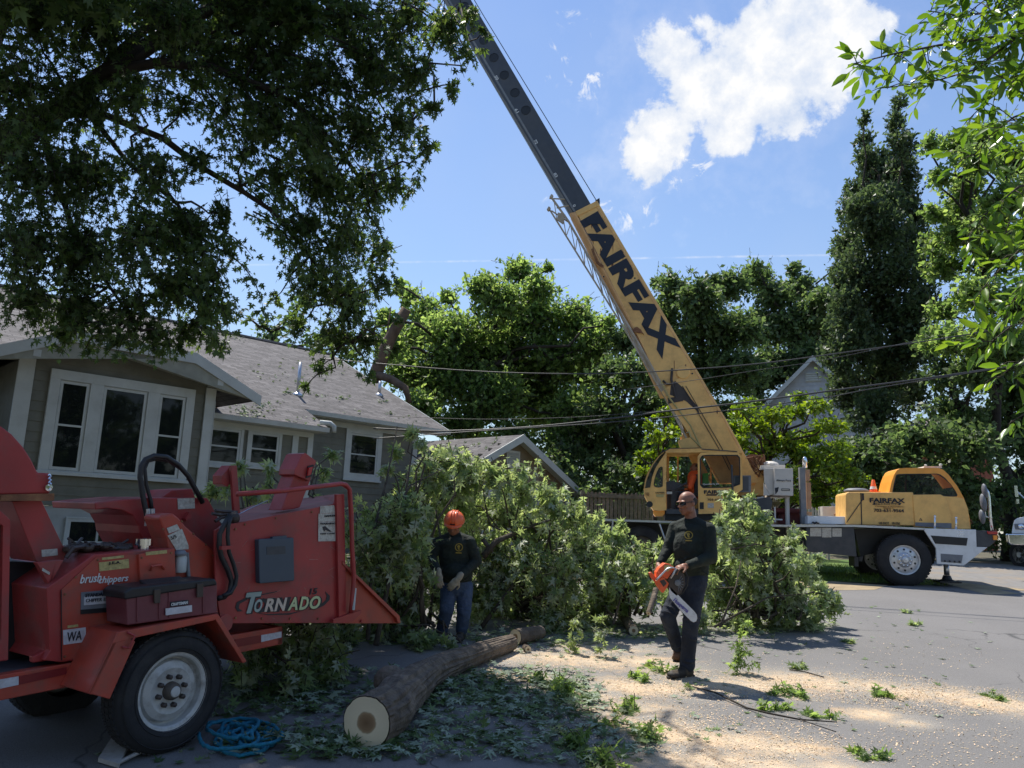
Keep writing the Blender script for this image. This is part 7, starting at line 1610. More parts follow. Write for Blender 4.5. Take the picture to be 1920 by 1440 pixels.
V, F, S, E, Md = foliage(big, .086, tmpl_maple(.95), 860, tw_len=.5, lpt=10, droop=.7, flip=.35, flat=.9, shell=.15); mesh_leaves('crown', V, F, 'leaf_big', mt)
twig_mesh(S, E, .006, .0025, mt, mid=Md)
V, F, S, E, Md = foliage(over, .17, tmpl_maple(.95), 210, tw_len=.6, lpt=8, droop=.3, flat=.8, shell=.1); mesh_leaves('upper_crown', V, F, 'leaf_big', mt)
tb = MB(); tb.tube([bt - Vector((0, 0, .2)), bt + Vector((.1, 0, 2)), bt + Vector((.4, 0, 4)), bt + Vector((1.0, .1, 6)), bt + Vector((1.7, -.1, 8.5)), bt + Vector((2.4, -.6, 11))], [.42, .34, .31, .27, .2, .08], 14); tb.build('trunk', 'bark', mt, smooth=True)
lb = MB(); lim = []
for pl, r0, r1 in (([(-260, 330, 9.9), (-80, 270, 9.8), (60, 215, 9.7), (130, 178, 9.6), (200, 142, 9.6), (300, 122, 9.8), (400, 135, 10), (500, 170, 10.2), (580, 220, 10.4), (640, 300, 10.6), (690, 380, 10.8)], .13, .025),
                   ([(-260, 420, 9.9), (-60, 330, 9.8), (70, 235, 9.8), (150, 190, 9.8), (220, 110, 9.9), (300, 30, 10), (340, -60, 10.1)], .12, .05),
                   ([(100, 215, 9.7), (200, 215, 9.8), (300, 265, 10), (380, 310, 10.2), (450, 350, 10.4), (520, 410, 10.6), (580, 480, 10.9), (630, 560, 11.1), (660, 640, 11.3)], .07, .016),
                   ([(200, 142, 9.6), (280, 110, 9.8), (400, 60, 10), (520, 30, 10.2), (640, 20, 10.3), (760, 35, 10.4), (850, 80, 10.5)], .06, .014),
                   ([(150, 190, 9.8), (250, 300, 9.7), (330, 380, 9.9), (380, 470, 10.1), (400, 540, 10.3)], .045, .012),
                   ([(60, 215, 9.7), (100, 330, 9.6), (140, 440, 9.7), (200, 540, 9.9), (240, 600, 10)], .06, .012),
                   ([(500, 170, 10.2), (600, 160, 10.2), (700, 180, 10.4), (760, 240, 10.7)], .03, .008), ([(440, 145, 10.1), (470, 90, 10.1), (530, 40, 10.3)], .025, .008)):
    P_ = [at(*p_) for p_ in pl]; lim += P_; P_ = [p_ + Vector((0, 0, random.gauss(0, .02))) for p_ in P_]; P_ = [p_ + Vector((random.gauss(0, .05), random.gauss(0, .05), random.gauss(0, .05))) for p_ in P_]; r0 *= .8; lb.tube(P_, [r0 + (r1 - r0) * i / (len(P_) - 1) for i in range(len(P_))], 8)
for c, r in big:
    c = Vector(c); b_ = min(lim, key=lambda p: (p - c).length); limb_to(lb, b_, c, .022, .006, 5, .04, .12)
lb.tube([bt + Vector((.4, 0, 4)), at(-260, 330, 9.9)], [.2, .13], 8); lb.tube([bt + Vector((.3, 0, 3.4)), at(-260, 420, 9.9)], [.18, .12], 8)
for c, r in over[::2]: limb_to(lb, bt + Vector((1.7, -.1, 8.5)), c, .09, .02, 6, .08, .08)
xm = lambda y: float(np.interp(y, [0, 100, 180, 220, 300, 380, 440, 550, 620, 700], [900, 900, 865, 800, 830, 785, 745, 745, 740, 700]))
DP, DA = [], []
random.seed(77)
def droopers(n, xr, yr, lr_, ang, Yr):
    for _ in range(n):
        x, y = random.uniform(*xr), random.uniform(*yr); L_ = random.uniform(*lr_); a = radians(random.gauss(*ang)); Y = random.uniform(*Yr); pl = []
        for i in range(9):
            t = i / 8; aa = a * (.35 + .85 * t); x_ = x; 
            pl.append((x, y)); x += cos(aa) * L_ / 8; y += sin(aa) * L_ / 8 * (1 + .2 * t)
        if any(px_ > xm(py_) - 4 for px_, py_ in pl) or pl[-1][1] > 720: continue
        Ys = Y - max(0, min(2.0, (pl[4][0] - 690) * .016)); P_ = [at(px_, py_, Ys + .3 * sin(i * .7)) for i, (px_, py_) in enumerate(pl)]
        lb.tube(P_, [.014 * (1 - .85 * i / 8) for i in range(9)], 5)
        for i in range(8):
            p0, p1 = P_[i], P_[i + 1]; d = (p1 - p0).normalized(); m_ = int((p1 - p0).length / .021)
            for k in range(m_):
                b = p0.lerp(p1, random.random()); s_ = Vector((random.gauss(0, 1), random.gauss(0, 1), random.gauss(-.5, .6))).normalized(); DP.append(tuple(b + s_ * random.uniform(.02, .17))); DA.append(tuple(s_ * .8 + d * .5 + Vector((0, 0, -.6))))
droopers(60, (250, 700), (10, 190), (170, 330), (62, 10), (9.8, 10.8)); droopers(36, (430, 690), (180, 440), (150, 260), (66, 10), (10.4, 11.2)); droopers(24, (640, 880), (0, 120), (80, 200), (75, 12), (10.2, 10.8)); droopers(20, (180, 420), (330, 520), (90, 170), (70, 14), (9.8, 10.3)); droopers(14, (40, 420), (520, 610), (40, 90), (80, 14), (9.8, 10.3))
P_ = [at(*p_) for p_ in [(-200, 430, 9.9), (-60, 330, 9.8), (50, 250, 9.7), (120, 195, 9.7), (190, 145, 9.7), (280, 85, 9.8), (370, 30, 9.9), (480, -30, 10)]]; lb.tube(P_, [.16, .15, .14, .135, .125, .11, .08, .06], 10)
lb.build('branches', 'bark_dark', mt, smooth=True)
V, F = leaf_arrays(np.array(DP), np.array(DA), .088, tmpl_maple(.95), .35, .7); mesh_leaves('drooping_leaves', V, F, 'leaf_big', mt)

# ---------------- the tree being taken down: sawn stub above the roof
sb_ = at(700, 760, 27.5); M['bark_warm'] = mat('brown_bark', (0.13, 0.085, 0.055), 0.95, var=0.35, vs_=4, bump=0.8, bs=20); st = thing('tree_trunk', 'sawn-off leaning tree trunk sticking up behind the bungalow roof', 'tree', (sb_.x, 27.5, gz(0, 27.5)))
q = MB(); P_ = [Vector((sb_.x - .3, 27.5, gz(0, 27.5))), at(690, 760, 27.5), at(705, 700, 27.4), at(722, 655, 27.3), at(742, 615, 27.2), at(762, 580, 27.1)]; q.tube(P_, [.4, .27, .24, .22, .20, .185], 16); q.build('trunk', 'bark_warm', st, smooth=True)
M['cutwood'] = mat('fresh_cut_wood', (0.55, 0.36, 0.20), 0.8, var=0.15, vs_=12)
q = MB(); d_ = (P_[-1] - P_[-2]).normalized(); q.lathe(P_[-1], d_, [(.187, -.01), (.182, .012), (.001, .014)], 20); q.build('cut_face', 'cutwood', st)
q = MB(); P_ = [at(700, 700, 27.4), at(735, 712, 26.9), at(760, 728, 26.6), at(768, 755, 26.5)]; q.tube(P_, [.15, .14, .12, .08], 10); q.tube([at(722, 655, 27.3), at(728, 610, 27.2), at(733, 575, 27.2)], [.05, .03, .02], 6); q.build('branches', 'bark_warm', st, smooth=True)

QD = tmpl_quad(.62)
def jy(a, b): return lambda: random.uniform(a, b)
Y1 = jy(28, 33)
tree('broadleaf_tree', 'bright green spreading tree between the bungalow roof and the crane boom', (at(850, 900, 31).x, 31, gz(0, 31)), CL([(975, 515, 40), (905, 540, 42), (940, 570, 55), (1010, 545, 40), (800, 600, 50), (765, 560, 28), (770, 640, 50), (1000, 600, 75), (1085, 610, 60), (1120, 650, 50), (850, 640, 80), (930, 660, 90), (1040, 680, 85), (760, 700, 55), (830, 720, 75), (1110, 700, 60), (920, 750, 80), (1020, 770, 80), (790, 770, 50), (860, 800, 50), (960, 830, 50), (1080, 770, 60), (750, 535, 16), (1030, 505, 14), (1140, 610, 22), (870, 690, 60), (990, 720, 70), (730, 650, 40), (1060, 830, 60), (900, 850, 60), (840, 560, 22), (720, 600, 26)], Y1), .19, QD, 560, 'leaf_mid', tr=.28, twigs=True, tw_len=1.5, lpt=12, droop=-.15, shell=.2, flat=.8, upb=.5)
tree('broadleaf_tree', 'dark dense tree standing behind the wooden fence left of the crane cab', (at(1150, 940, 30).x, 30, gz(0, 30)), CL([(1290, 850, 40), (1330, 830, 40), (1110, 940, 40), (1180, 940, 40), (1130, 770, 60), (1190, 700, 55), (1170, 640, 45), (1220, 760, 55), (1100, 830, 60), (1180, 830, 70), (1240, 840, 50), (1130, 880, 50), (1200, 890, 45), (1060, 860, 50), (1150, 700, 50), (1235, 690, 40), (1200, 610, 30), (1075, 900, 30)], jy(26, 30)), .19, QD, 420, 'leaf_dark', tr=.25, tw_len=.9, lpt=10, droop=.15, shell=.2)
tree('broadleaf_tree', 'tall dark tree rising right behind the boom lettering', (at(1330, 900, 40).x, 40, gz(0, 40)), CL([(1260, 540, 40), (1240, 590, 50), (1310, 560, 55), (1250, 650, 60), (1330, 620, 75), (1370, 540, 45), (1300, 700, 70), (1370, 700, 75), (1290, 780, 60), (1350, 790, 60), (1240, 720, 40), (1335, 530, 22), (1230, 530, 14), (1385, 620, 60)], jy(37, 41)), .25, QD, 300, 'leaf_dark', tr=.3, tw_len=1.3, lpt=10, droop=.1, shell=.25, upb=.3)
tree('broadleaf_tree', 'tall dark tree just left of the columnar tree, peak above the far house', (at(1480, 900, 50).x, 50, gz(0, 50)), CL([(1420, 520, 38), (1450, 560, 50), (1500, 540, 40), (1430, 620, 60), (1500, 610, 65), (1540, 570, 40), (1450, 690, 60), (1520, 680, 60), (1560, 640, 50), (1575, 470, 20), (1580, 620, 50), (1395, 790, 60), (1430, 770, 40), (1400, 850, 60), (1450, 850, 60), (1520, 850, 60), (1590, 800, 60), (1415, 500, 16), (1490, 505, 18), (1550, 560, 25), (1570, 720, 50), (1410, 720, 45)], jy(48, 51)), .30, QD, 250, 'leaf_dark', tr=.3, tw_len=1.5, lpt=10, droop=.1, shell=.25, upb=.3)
# columnar tree
colc = []
for x, y, r in [(1655, 335, 30), (1662, 400, 44), (1655, 300, 18), (1605, 420, 40), (1722, 470, 36), (1585, 540, 40), (1735, 580, 40), (1655, 400, 55), (1730, 660, 45), (1575, 680, 45), (1685, 200, 18), (1680, 240, 26), (1690, 285, 34), (1620, 230, 16), (1622, 270, 22), (1628, 310, 30), (1695, 330, 40), (1640, 350, 44), (1600, 370, 26), (1690, 390, 48), (1620, 410, 50), (1720, 420, 30), (1650, 450, 60), (1700, 480, 50), (1590, 470, 36), (1610, 530, 60), (1680, 540, 60), (1730, 520, 28), (1590, 590, 45), (1650, 610, 65), (1710, 600, 45), (1610, 670, 60), (1690, 680, 60), (1650, 730, 60), (1590, 750, 45), (1710, 750, 50), (1640, 800, 60)]: colc.append((x, y, r * 1.04))
tree('columnar_tree', 'tall narrow columnar tree with two pointed tops against the sky', (at(1660, 930, 31).x, 31, gz(0, 31)), CL(colc, jy(29.5, 32.5)), .17, QD, 620, 'leaf_col', tr=.16, tw_len=.7, lpt=11, droop=-.5, shell=.2, flat=1.25, upb=.9)
tree('broadleaf_tree', 'light green airy tree to the right of the columnar tree', (at(1880, 930, 27).x, 27, gz(0, 27)), CL([(1770, 640, 50), (1840, 640, 60), (1900, 660, 60), (1760, 460, 40), (1830, 300, 50), (1800, 400, 50), (1850, 430, 60), (1740, 270, 26), (1790, 270, 40), (1850, 260, 50), (1910, 300, 60), (1760, 330, 30), (1810, 350, 50), (1880, 380, 60), (1750, 400, 30), (1800, 440, 50), (1870, 480, 60), (1930, 440, 60), (1770, 500, 45), (1830, 550, 55), (1900, 570, 60), (1770, 580, 35), (1960, 560, 70), (1940, 350, 60)], jy(24, 28)), .19, QD, 420, 'leaf_mid', tr=.2, tw_len=.9, lpt=9, droop=.15, shell=.25)
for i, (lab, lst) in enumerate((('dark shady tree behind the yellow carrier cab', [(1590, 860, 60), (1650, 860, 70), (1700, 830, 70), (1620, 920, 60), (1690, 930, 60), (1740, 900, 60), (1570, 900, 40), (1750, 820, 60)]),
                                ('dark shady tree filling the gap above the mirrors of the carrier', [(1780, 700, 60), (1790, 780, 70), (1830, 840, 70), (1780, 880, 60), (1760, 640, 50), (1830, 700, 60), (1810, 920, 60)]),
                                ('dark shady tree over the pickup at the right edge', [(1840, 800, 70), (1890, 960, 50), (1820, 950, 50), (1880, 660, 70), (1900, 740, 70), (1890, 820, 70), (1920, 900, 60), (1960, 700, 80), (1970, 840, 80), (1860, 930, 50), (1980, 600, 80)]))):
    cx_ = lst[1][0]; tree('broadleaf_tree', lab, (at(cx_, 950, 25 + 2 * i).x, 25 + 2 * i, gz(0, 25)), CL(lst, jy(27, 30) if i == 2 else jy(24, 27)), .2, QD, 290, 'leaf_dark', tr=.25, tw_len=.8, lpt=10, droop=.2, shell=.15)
tree('understorey_tree', 'lime green layered tree right behind the crane operator cab', (at(1440, 950, 21).x, 21.5, gz(0, 21)), CL([(1450, 830, 44), (1400, 880, 40), (1560, 850, 40), (1600, 900, 30), (1480, 930, 34), (1540, 940, 30), (1440, 910, 34), (1380, 800, 34), (1410, 755, 22), (1500, 850, 40), (1390, 770, 30), (1420, 800, 36), (1450, 780, 34), (1385, 830, 30), (1470, 830, 40), (1430, 850, 36), (1500, 745, 22), (1470, 775, 26), (1535, 760, 30), (1560, 800, 34), (1575, 840, 34), (1510, 820, 36), (1520, 870, 40), (1480, 890, 36), (1560, 880, 34), (1540, 910, 34), (1500, 930, 30), (1570, 925, 24), (1500, 770, 28), (1540, 800, 24), (1590, 880, 16)], jy(20, 22)), .12, QD, 620, 'leaf_lime', tr=.12, tw_len=.45, lpt=9, droop=.05, flat=.45, shell=.1)
tree('understorey_tree', 'small lime green tree left of the crane operator cab', (at(1230, 950, 20.5).x, 20.5, gz(0, 20.5)), CL([(1270, 840, 20), (1220, 800, 18), (1255, 890, 20), (1225, 905, 20), (1245, 780, 22), (1260, 810, 26), (1230, 820, 22), (1215, 855, 24), (1240, 850, 22), (1205, 885, 18), (1255, 770, 16), (1195, 850, 10)], jy(19.8, 21)), .12, QD, 520, 'leaf_lime', tr=.08, tw_len=.4, lpt=9, droop=.05, flat=.5, shell=.1)
tree('broadleaf_tree', 'small distant tree whose top shows above the ridge of the bungalow', (at(480, 700, 40).x, 40, gz(0, 40)), CL([(490, 610, 24), (465, 600, 14), (510, 630, 28), (545, 600, 30), (480, 640, 20), (570, 570, 30), (600, 640, 40), (650, 660, 40), (530, 650, 30)], jy(38, 41)), .3, QD, 70, 'leaf_dark', tr=.3, tw_len=1.0, lpt=9, droop=.1)
# thick shade belt behind everything, far off
blt = [(Vector((random.uniform(-34, 34), random.uniform(56, 66), random.uniform(2, 6))), random.uniform(2.0, 3.2)) for _ in range(70)]
V, F, S, E, Md = foliage(blt, .6, QD, 16, tw_len=2, lpt=8, shell=.1); o = mesh_leaves('distant_trees', V, F, 'leaf_dark'); tag(o, 'far belt of dark trees behind the houses', 'trees', kind='stuff')
hd_ = [(Vector((x, 25.5 + random.uniform(-.6, .6), gz(0, 25) + random.uniform(.5, 2.6))), random.uniform(.5, .8)) for x in np.linspace(1.5, 19, 52)]
V, F, S, E, Md = foliage(hd_, .16, QD, 190, tw_len=.6, lpt=9, shell=.1); hh = thing('hedge', 'dark overgrown hedge behind the picket fences', 'hedge', (10, 25.5, gz(0, 25))); mesh_leaves('foliage', V, F, 'leaf_dark', hh); twig_mesh(S, E, .01, .004, hh)

# unseen trees added on the near side of the street, behind the photographer: they darken the shade and show in the window panes
bk = []
for (X, Y, Hh) in ((-13, -9, 9), (-6, -12, 11), (2, -13, 9), (-17, -1, 9), (10, -16, 9), (27, 1, 9), (31, -6, 9), (24, -7, 8), (36, 6, 9)):
    for _ in range(18): bk.append(((X + random.uniform(-3, 3), Y + random.uniform(-2.5, 2.5), random.uniform(1.5, Hh)), random.uniform(1.3, 2.2)))
V, F, S, E, Md = foliage(bk, .5, QD, 26, tw_len=1.4, lpt=8, shell=.1); o = mesh_leaves('added_trees', V, F, 'leaf_dark'); tag(o, 'unseen trees added to darken shade and panes, behind the photographer', 'trees', kind='stuff')

# ---------------- near branches at the upper right
LG = tmpl_long(.36); rb0 = Vector((6.6, 5.4, gz(0, 5.4)))
rt = thing('street_tree', 'bright leafy boughs with long pointed leaves reaching in from the upper right edge', 'tree', rb0)
q = MB(); q.tube([rb0 - Vector((0, 0, .2)), rb0 + Vector((-.1, 0, 2)), rb0 + Vector((-.1, .1, 4)), rb0 + Vector((-.3, .1, 6.5))], [.2, .16, .13, .05], 12); q.build('trunk', 'bark', rt, smooth=True)
nb_ = MB(); PV, AV = [], []
def bough(pl, r0, side_len, dens):
    P_ = [at(*p_) for p_ in pl]; P_ = [P_[0]] + [p_ for p_ in P_[1:]]; nb_.tube(P_, [r0 * (1 - .8 * i / (len(P_) - 1)) for i in range(len(P_))], 6)
    for i in range(len(P_) - 1):
        a, b = P_[i], P_[i + 1]; L_ = (b - a).length; k = max(2, int(L_ / .04 * dens)); d = (b - a).normalized()
        for j in range(k):
            p_ = a.lerp(b, (j + random.random()) / k); sd = (d * random.uniform(.1, .9) + Vector((random.gauss(0, .7), random.gauss(0, .7), random.gauss(-.15, .55)))).normalized(); l_ = side_len * random.uniform(.3, 1.0)
            e_ = p_ + sd * l_; e_.z -= l_ * .15; nb_.tube([p_, p_.lerp(e_, .5) + Vector((0, 0, .02)), e_], [.004, .003, .0015], 4)
            m_ = max(3, int(l_ / .042))
            for u_ in range(m_):
                t_ = (u_ + .6) / m_; s_ = 1 if u_ % 2 else -1; lat = sd.cross(Vector((0, 0, 1))).normalized() * s_
                PV.append(p_.lerp(e_, t_)); AV.append(sd * .7 + lat * .8 + Vector((random.gauss(0, .2), random.gauss(0, .2), random.gauss(-.35, .3))))
            PV.append(e_); AV.append(sd + Vector((0, 0, -.4)))
for pl, r0, sl, de in (([(2100, 60, 5.2), (1960, 60, 5.1), (1860, 70, 5.0), (1760, 85, 5.0), (1680, 100, 4.9), (1590, 122, 4.9)], .016, .26, 1.0),
                       ([(2100, 0, 5.6), (1980, -10, 5.5), (1880, 20, 5.4), (1800, 30, 5.3), (1740, 20, 5.3)], .016, .34, 1.1), ([(2100, -40, 5.0), (1950, 30, 5.0), (1880, 90, 5.0), (1830, 130, 5.0), (1760, 150, 5.0), (1660, 165, 5.0)], .014, .24, .9),
                       ([(2100, 180, 5.3), (1980, 190, 5.3), (1900, 220, 5.3), (1850, 260, 5.3), (1820, 300, 5.3)], .012, .22, .8), ([(2100, 330, 5.1), (1990, 330, 5.1), (1910, 350, 5.1), (1850, 400, 5.1), (1800, 460, 5.1)], .013, .22, .8),
                       ([(2100, 440, 5.4), (1990, 450, 5.4), (1910, 470, 5.4), (1860, 520, 5.4), (1820, 570, 5.4)], .012, .24, .8), ([(2100, 560, 5.2), (1980, 570, 5.2), (1910, 600, 5.2), (1860, 640, 5.2), (1800, 640, 5.2)], .011, .18, .8),
                       ([(2100, 640, 5.3), (1980, 650, 5.3), (1920, 670, 5.3), (1870, 710, 5.3)], .010, .16, .7), ([(2100, 740, 5.2), (1990, 750, 5.2), (1930, 770, 5.2), (1890, 795, 5.2)], .010, .14, .8), ([(2100, 500, 4.9), (1960, 500, 4.9), (1900, 560, 4.9)], .012, .22, .8), ([(2100, 240, 5.8), (1970, 270, 5.8), (1890, 290, 5.8)], .012, .26, .8), ([(2050, 100, 5.6), (1930, 130, 5.6), (1850, 190, 5.6), (1810, 230, 5.6)], .012, .22, .8), ([(2100, 20, 5.5), (1960, 0, 5.5), (1860, -10, 5.4), (1780, 50, 5.4)], .012, .3, 1.1), ([(2100, 120, 5.4), (1980, 110, 5.4), (1890, 150, 5.4), (1800, 110, 5.3)], .012, .26, 1.1), ([(2100, 280, 5.5), (2000, 260, 5.5), (1920, 240, 5.5), (1870, 200, 5.5)], .012, .26, 1.0), ([(2100, 390, 5.6), (1990, 400, 5.6), (1920, 420, 5.6), (1880, 440, 5.6)], .012, .26, 1.0), ([(2100, 600, 5.6), (1990, 540, 5.6), (1930, 520, 5.6), (1880, 600, 5.6)], .012, .24, .9)):
    bough(pl, r0, sl, de); p_ = at(*pl[0]); nb_.tube([rb0 + Vector((-.1, .05, max(2.2, p_.z - 1.2 - rb0.z))), p_.lerp(rb0 + Vector((-.1, .05, p_.z - rb0.z - .6)), .4), p_], [.05, .03, r0], 6)
nb_.build('branches', 'bark', rt, smooth=True)
V, F = leaf_arrays(np.array([tuple(v) for v in PV]), np.array([tuple(v) for v in AV]), .112, LG, .25, .5); mesh_leaves('crown', V, F, 'leaf_near', rt)
# high crown above the frame on the right that these boughs hang from
ov2 = [((rb0.x + random.uniform(-1.0, 1.4), rb0.y + random.uniform(-1.2, 1.6), random.uniform(5.6, 7.5)), random.uniform(.5, .8)) for _ in range(14)]
V, F, S, E, Md = foliage(ov2, .16, QD, 110, tw_len=.5, lpt=8); mesh_leaves('upper_crown', V, F, 'leaf_near', rt)

# ============================================================ LOGS
M['logbark'] = mat('rough_log_bark', (0.15, 0.115, 0.085), 0.95, var=0.35, vs_=7, dirt=(0.045, 0.035, 0.028), dirt_amt=0.85, dirt_scale=9, bump=1.0, bs=24)
def cut_mat():
    m = bpy.data.materials.new('sawn_end_grain'); m.use_nodes = True; t = m.node_tree; b = t.nodes['Principled BSDF']; L = t.links.new
    tc = N_(t, 'ShaderNodeTexCoord'); sp = N_(t, 'ShaderNodeVectorMath', operation='LENGTH'); at_ = N_(t, 'ShaderNodeAttribute'); at_.attribute_name = 'rad'
    nz = N_(t, 'ShaderNodeTexNoise'); nz.inputs['Scale'].default_value = 9; nz.inputs['Detail'].default_value = 5; L(tc.outputs['Object'], nz.inputs['Vector'])
    ad = N_(t, 'ShaderNodeMath', operation='MULTIPLY_ADD'); L(nz.outputs[0], ad.inputs[0]); ad.inputs[1].default_value = .22; L(at_.outputs['Fac'], ad.inputs[2])
    cr = N_(t, 'ShaderNodeValToRGB'); L(ad.outputs[0], cr.inputs[0]); e = cr.color_ramp.elements; e[0].position = .12; e[0].color = (.20, .115, .055, 1); e[1].position = 1.06; e[1].color = (.66, .56, .38, 1)
    for p_, c in ((.40, (.27, .165, .085, 1)), (.50, (.36, .25, .14, 1)), (.56, (.72, .61, .42, 1))): n = e.new(p_); n.color = c
    wv = N_(t, 'ShaderNodeMath', operation='SINE'); ml = N_(t, 'ShaderNodeMath', operation='MULTIPLY'); L(ad.outputs[0], ml.inputs[0]); ml.inputs[1].default_value = 190; L(ml.outputs[0], wv.inputs[0])
    mr = N_(t, 'ShaderNodeMapRange'); L(wv.outputs[0], mr.inputs[0]); mr.inputs[1].default_value = -1; mr.inputs[3].default_value = .90; mr.inputs[4].default_value = 1.04
    hs = N_(t, 'ShaderNodeHueSaturation'); L(cr.outputs[0], hs.inputs['Color']); L(mr.outputs[0], hs.inputs['Value']); L(hs.outputs[0], b.inputs['Base Color']); b.inputs['Roughness'].default_value = .85
    return m
M['endgrain'] = cut_mat()
def log(nm, label, pts, rad, nseg=90, nr=44, amp=.035, cutn=None, cat='log'):
    P_ = [Vector(p_) for p_ in pts]; o = thing(nm, label, cat, P_[0] - Vector((0, 0, rad[0])))
    out, rr_ = [], []
    for i in range(len(P_) - 1):
        p0, p1, p2, p3 = P_[max(i - 1, 0)], P_[i], P_[i + 1], P_[min(i + 2, len(P_) - 1)]; k = nseg // (len(P_) - 1)
        for j in range(k): t = j / k; out.append(.5 * ((2 * p1) + (p2 - p0) * t + (2 * p0 - 5 * p1 + 4 * p2 - p3) * t * t + (3 * p1 - p0 - 3 * p2 + p3) * t ** 3)); rr_.append(rad[i] + (rad[i + 1] - rad[i]) * t)
    out.append(P_[-1]); rr_.append(rad[-1]); mb = MB(); mb.tube(out, rr_, nr, cap=False)
    from mathutils import noise as mn
    for i, v in enumerate(mb.v):
        c = out[i // nr]; d = (v - c); r_ = d.length; a = (i % nr); s_ = i // nr
        ph_ = 2 * pi * a / nr; f = mn.noise(Vector((cos(ph_) * 4.5, sin(ph_) * 4.5, s_ * (out[1] - out[0]).length * 7))); g = mn.noise(v * 5.0)
        k = min(1, s_ / 3); mb.v[i] = c + d * (1 + (abs(f) * -amp * 3.2 + amp * .8) * (.25 + .75 * k) + g * .06 * k)
    bk = mb.build('bark', 'logbark', o, smooth=False)
    for idx, (ring0, sgn) in enumerate(((0, -1), (len(out) - 1, 1))):
        q = MB(); d = (out[1] - out[0]).normalized() * -1 if sgn < 0 else (out[-1] - out[-2]).normalized(); rim = mb.v[ring0 * nr:(ring0 + 1) * nr]; c = out[ring0] + d * .004
        rings = 8; vs_ = [c] + [c + (p_ - out[ring0]) * (.965 * (k + 1) / rings) for k in range(rings) for p_ in rim]
        fs = [(0, 1 + j, 1 + (j + 1) % nr) for j in range(nr)] + [(1 + k * nr + j, 1 + (k + 1) * nr + j, 1 + (k + 1) * nr + (j + 1) % nr, 1 + k * nr + (j + 1) % nr) for k in range(rings - 1) for j in range(nr)]
        q.add(vs_, fs); e_ = q.build('sawn_end', 'endgrain', o); a_ = e_.data.attributes.new('rad', 'FLOAT', 'POINT'); a_.data.foreach_set('value', [0.0] + [(k + 1) / rings for k in range(rings) for _ in range(nr)])
    return o
lr = .172
g0 = gr(683, 1408); c_ = g0 + Vector((0, .02, lr)); 
def lp(px_, py_, r): g = gr(px_, py_); return Vector((g.x, g.y, g.z + r))
l0 = log('log', 'big barked log with a pale sawn end, lying across the leaf litter in front', [c_, lp(720, 1382, .165), lp(752, 1342, .155), lp(806, 1290, .125), lp(880, 1252, .105), lp(957, 1220, .082)], [.172, .168, .165, .125, .105, .082], nseg=200, nr=72, amp=.075)
q = MB(); a = lp(752, 1342, .16); q.ell(a + Vector((-.12, .14, .06)), (.13, .15, .12)); kn = q.build('knot', 'logbark', l0, smooth=True)
log('log', 'short round log with an orange sawn end behind the far end of the big log', [lp(966, 1210, .09) , lp(985, 1206, .09), lp(1012, 1200, .085)], [.085, .085, .08], 30, 24)
log('log', 'small sawn log in the brush just left of the walking man', [lp(1188, 1192, .06), lp(1176, 1176, .07), lp(1160, 1150, .08)], [.06, .062, .065], 30, 22)
log('log', 'pale split log end sticking out of the brush by the walking man', [at(1216, 1150, 9.6), at(1222, 1132, 9.7), at(1230, 1105, 9.9)], [.03, .032, .034], 20, 16)
log('log', 'tiny cut-off piece of branch on the sawdust beside the big log', [lp(990, 1224, .035), lp(985, 1220, .035)], [.035, .035], 10, 14)

# ============================================================ BRUSH PILES
SM = tmpl_maple(.80, .62)
def pile(label, lst, Yf, per, stems, leaf=.122, m='leaf_silver', sd=1):
    random.seed(sd); cl = []
    for q in lst:
        x, y, r = q[:3]; Y = q[3] if len(q) > 3 else random.uniform(*Yf); cl.append((at(x, y, Y), r * Y / FPX * .95))
    c = sum((Vector(a) for a, b in cl), Vector()) / len(cl); b0 = Vector((c.x, c.y, gz(c.x, c.y))); t = thing('brush_pile', label, 'brush pile', b0)
    for i, (cc, R) in enumerate(cl):   # keep everything above the ground
        z = gz(cc.x, cc.y) + R * .55; 
        if cc.z < z: cl[i] = (Vector((cc.x, cc.y, z)), R)
    V, F, S, E, Md = foliage(cl, leaf, SM, per * 1.9, tw_len=.40, lpt=9, droop=.8, flip=.58, flat=.95, shell=.05)
    gzv = np.where(V[:, 1] < 24, SL * V[:, 1], SL * 24) + .01; V[:, 2] = np.maximum(V[:, 2], gzv)
    mesh_leaves('leaves', V, F, m, t); twig_mesh(S, E, .006, .0025, t, 'bark', mid=Md)
    q = MB()
    for (pl, r0, r1) in stems: P_ = [at(*p_) for p_ in pl]; q.tube(P_, [r0 + (r1 - r0) * i / (len(P_) - 1) for i in range(len(P_))], 7)
    root = Vector((c.x, c.y, b0.z + .15))
    for cc, R in cl: limb_to(q, root + Vector((random.uniform(-.4, .4), random.uniform(-.3, .3), 0)), cc, .022, .006, 5, .12, .12)
    q.build('branches', 'bark', t, smooth=True); return t
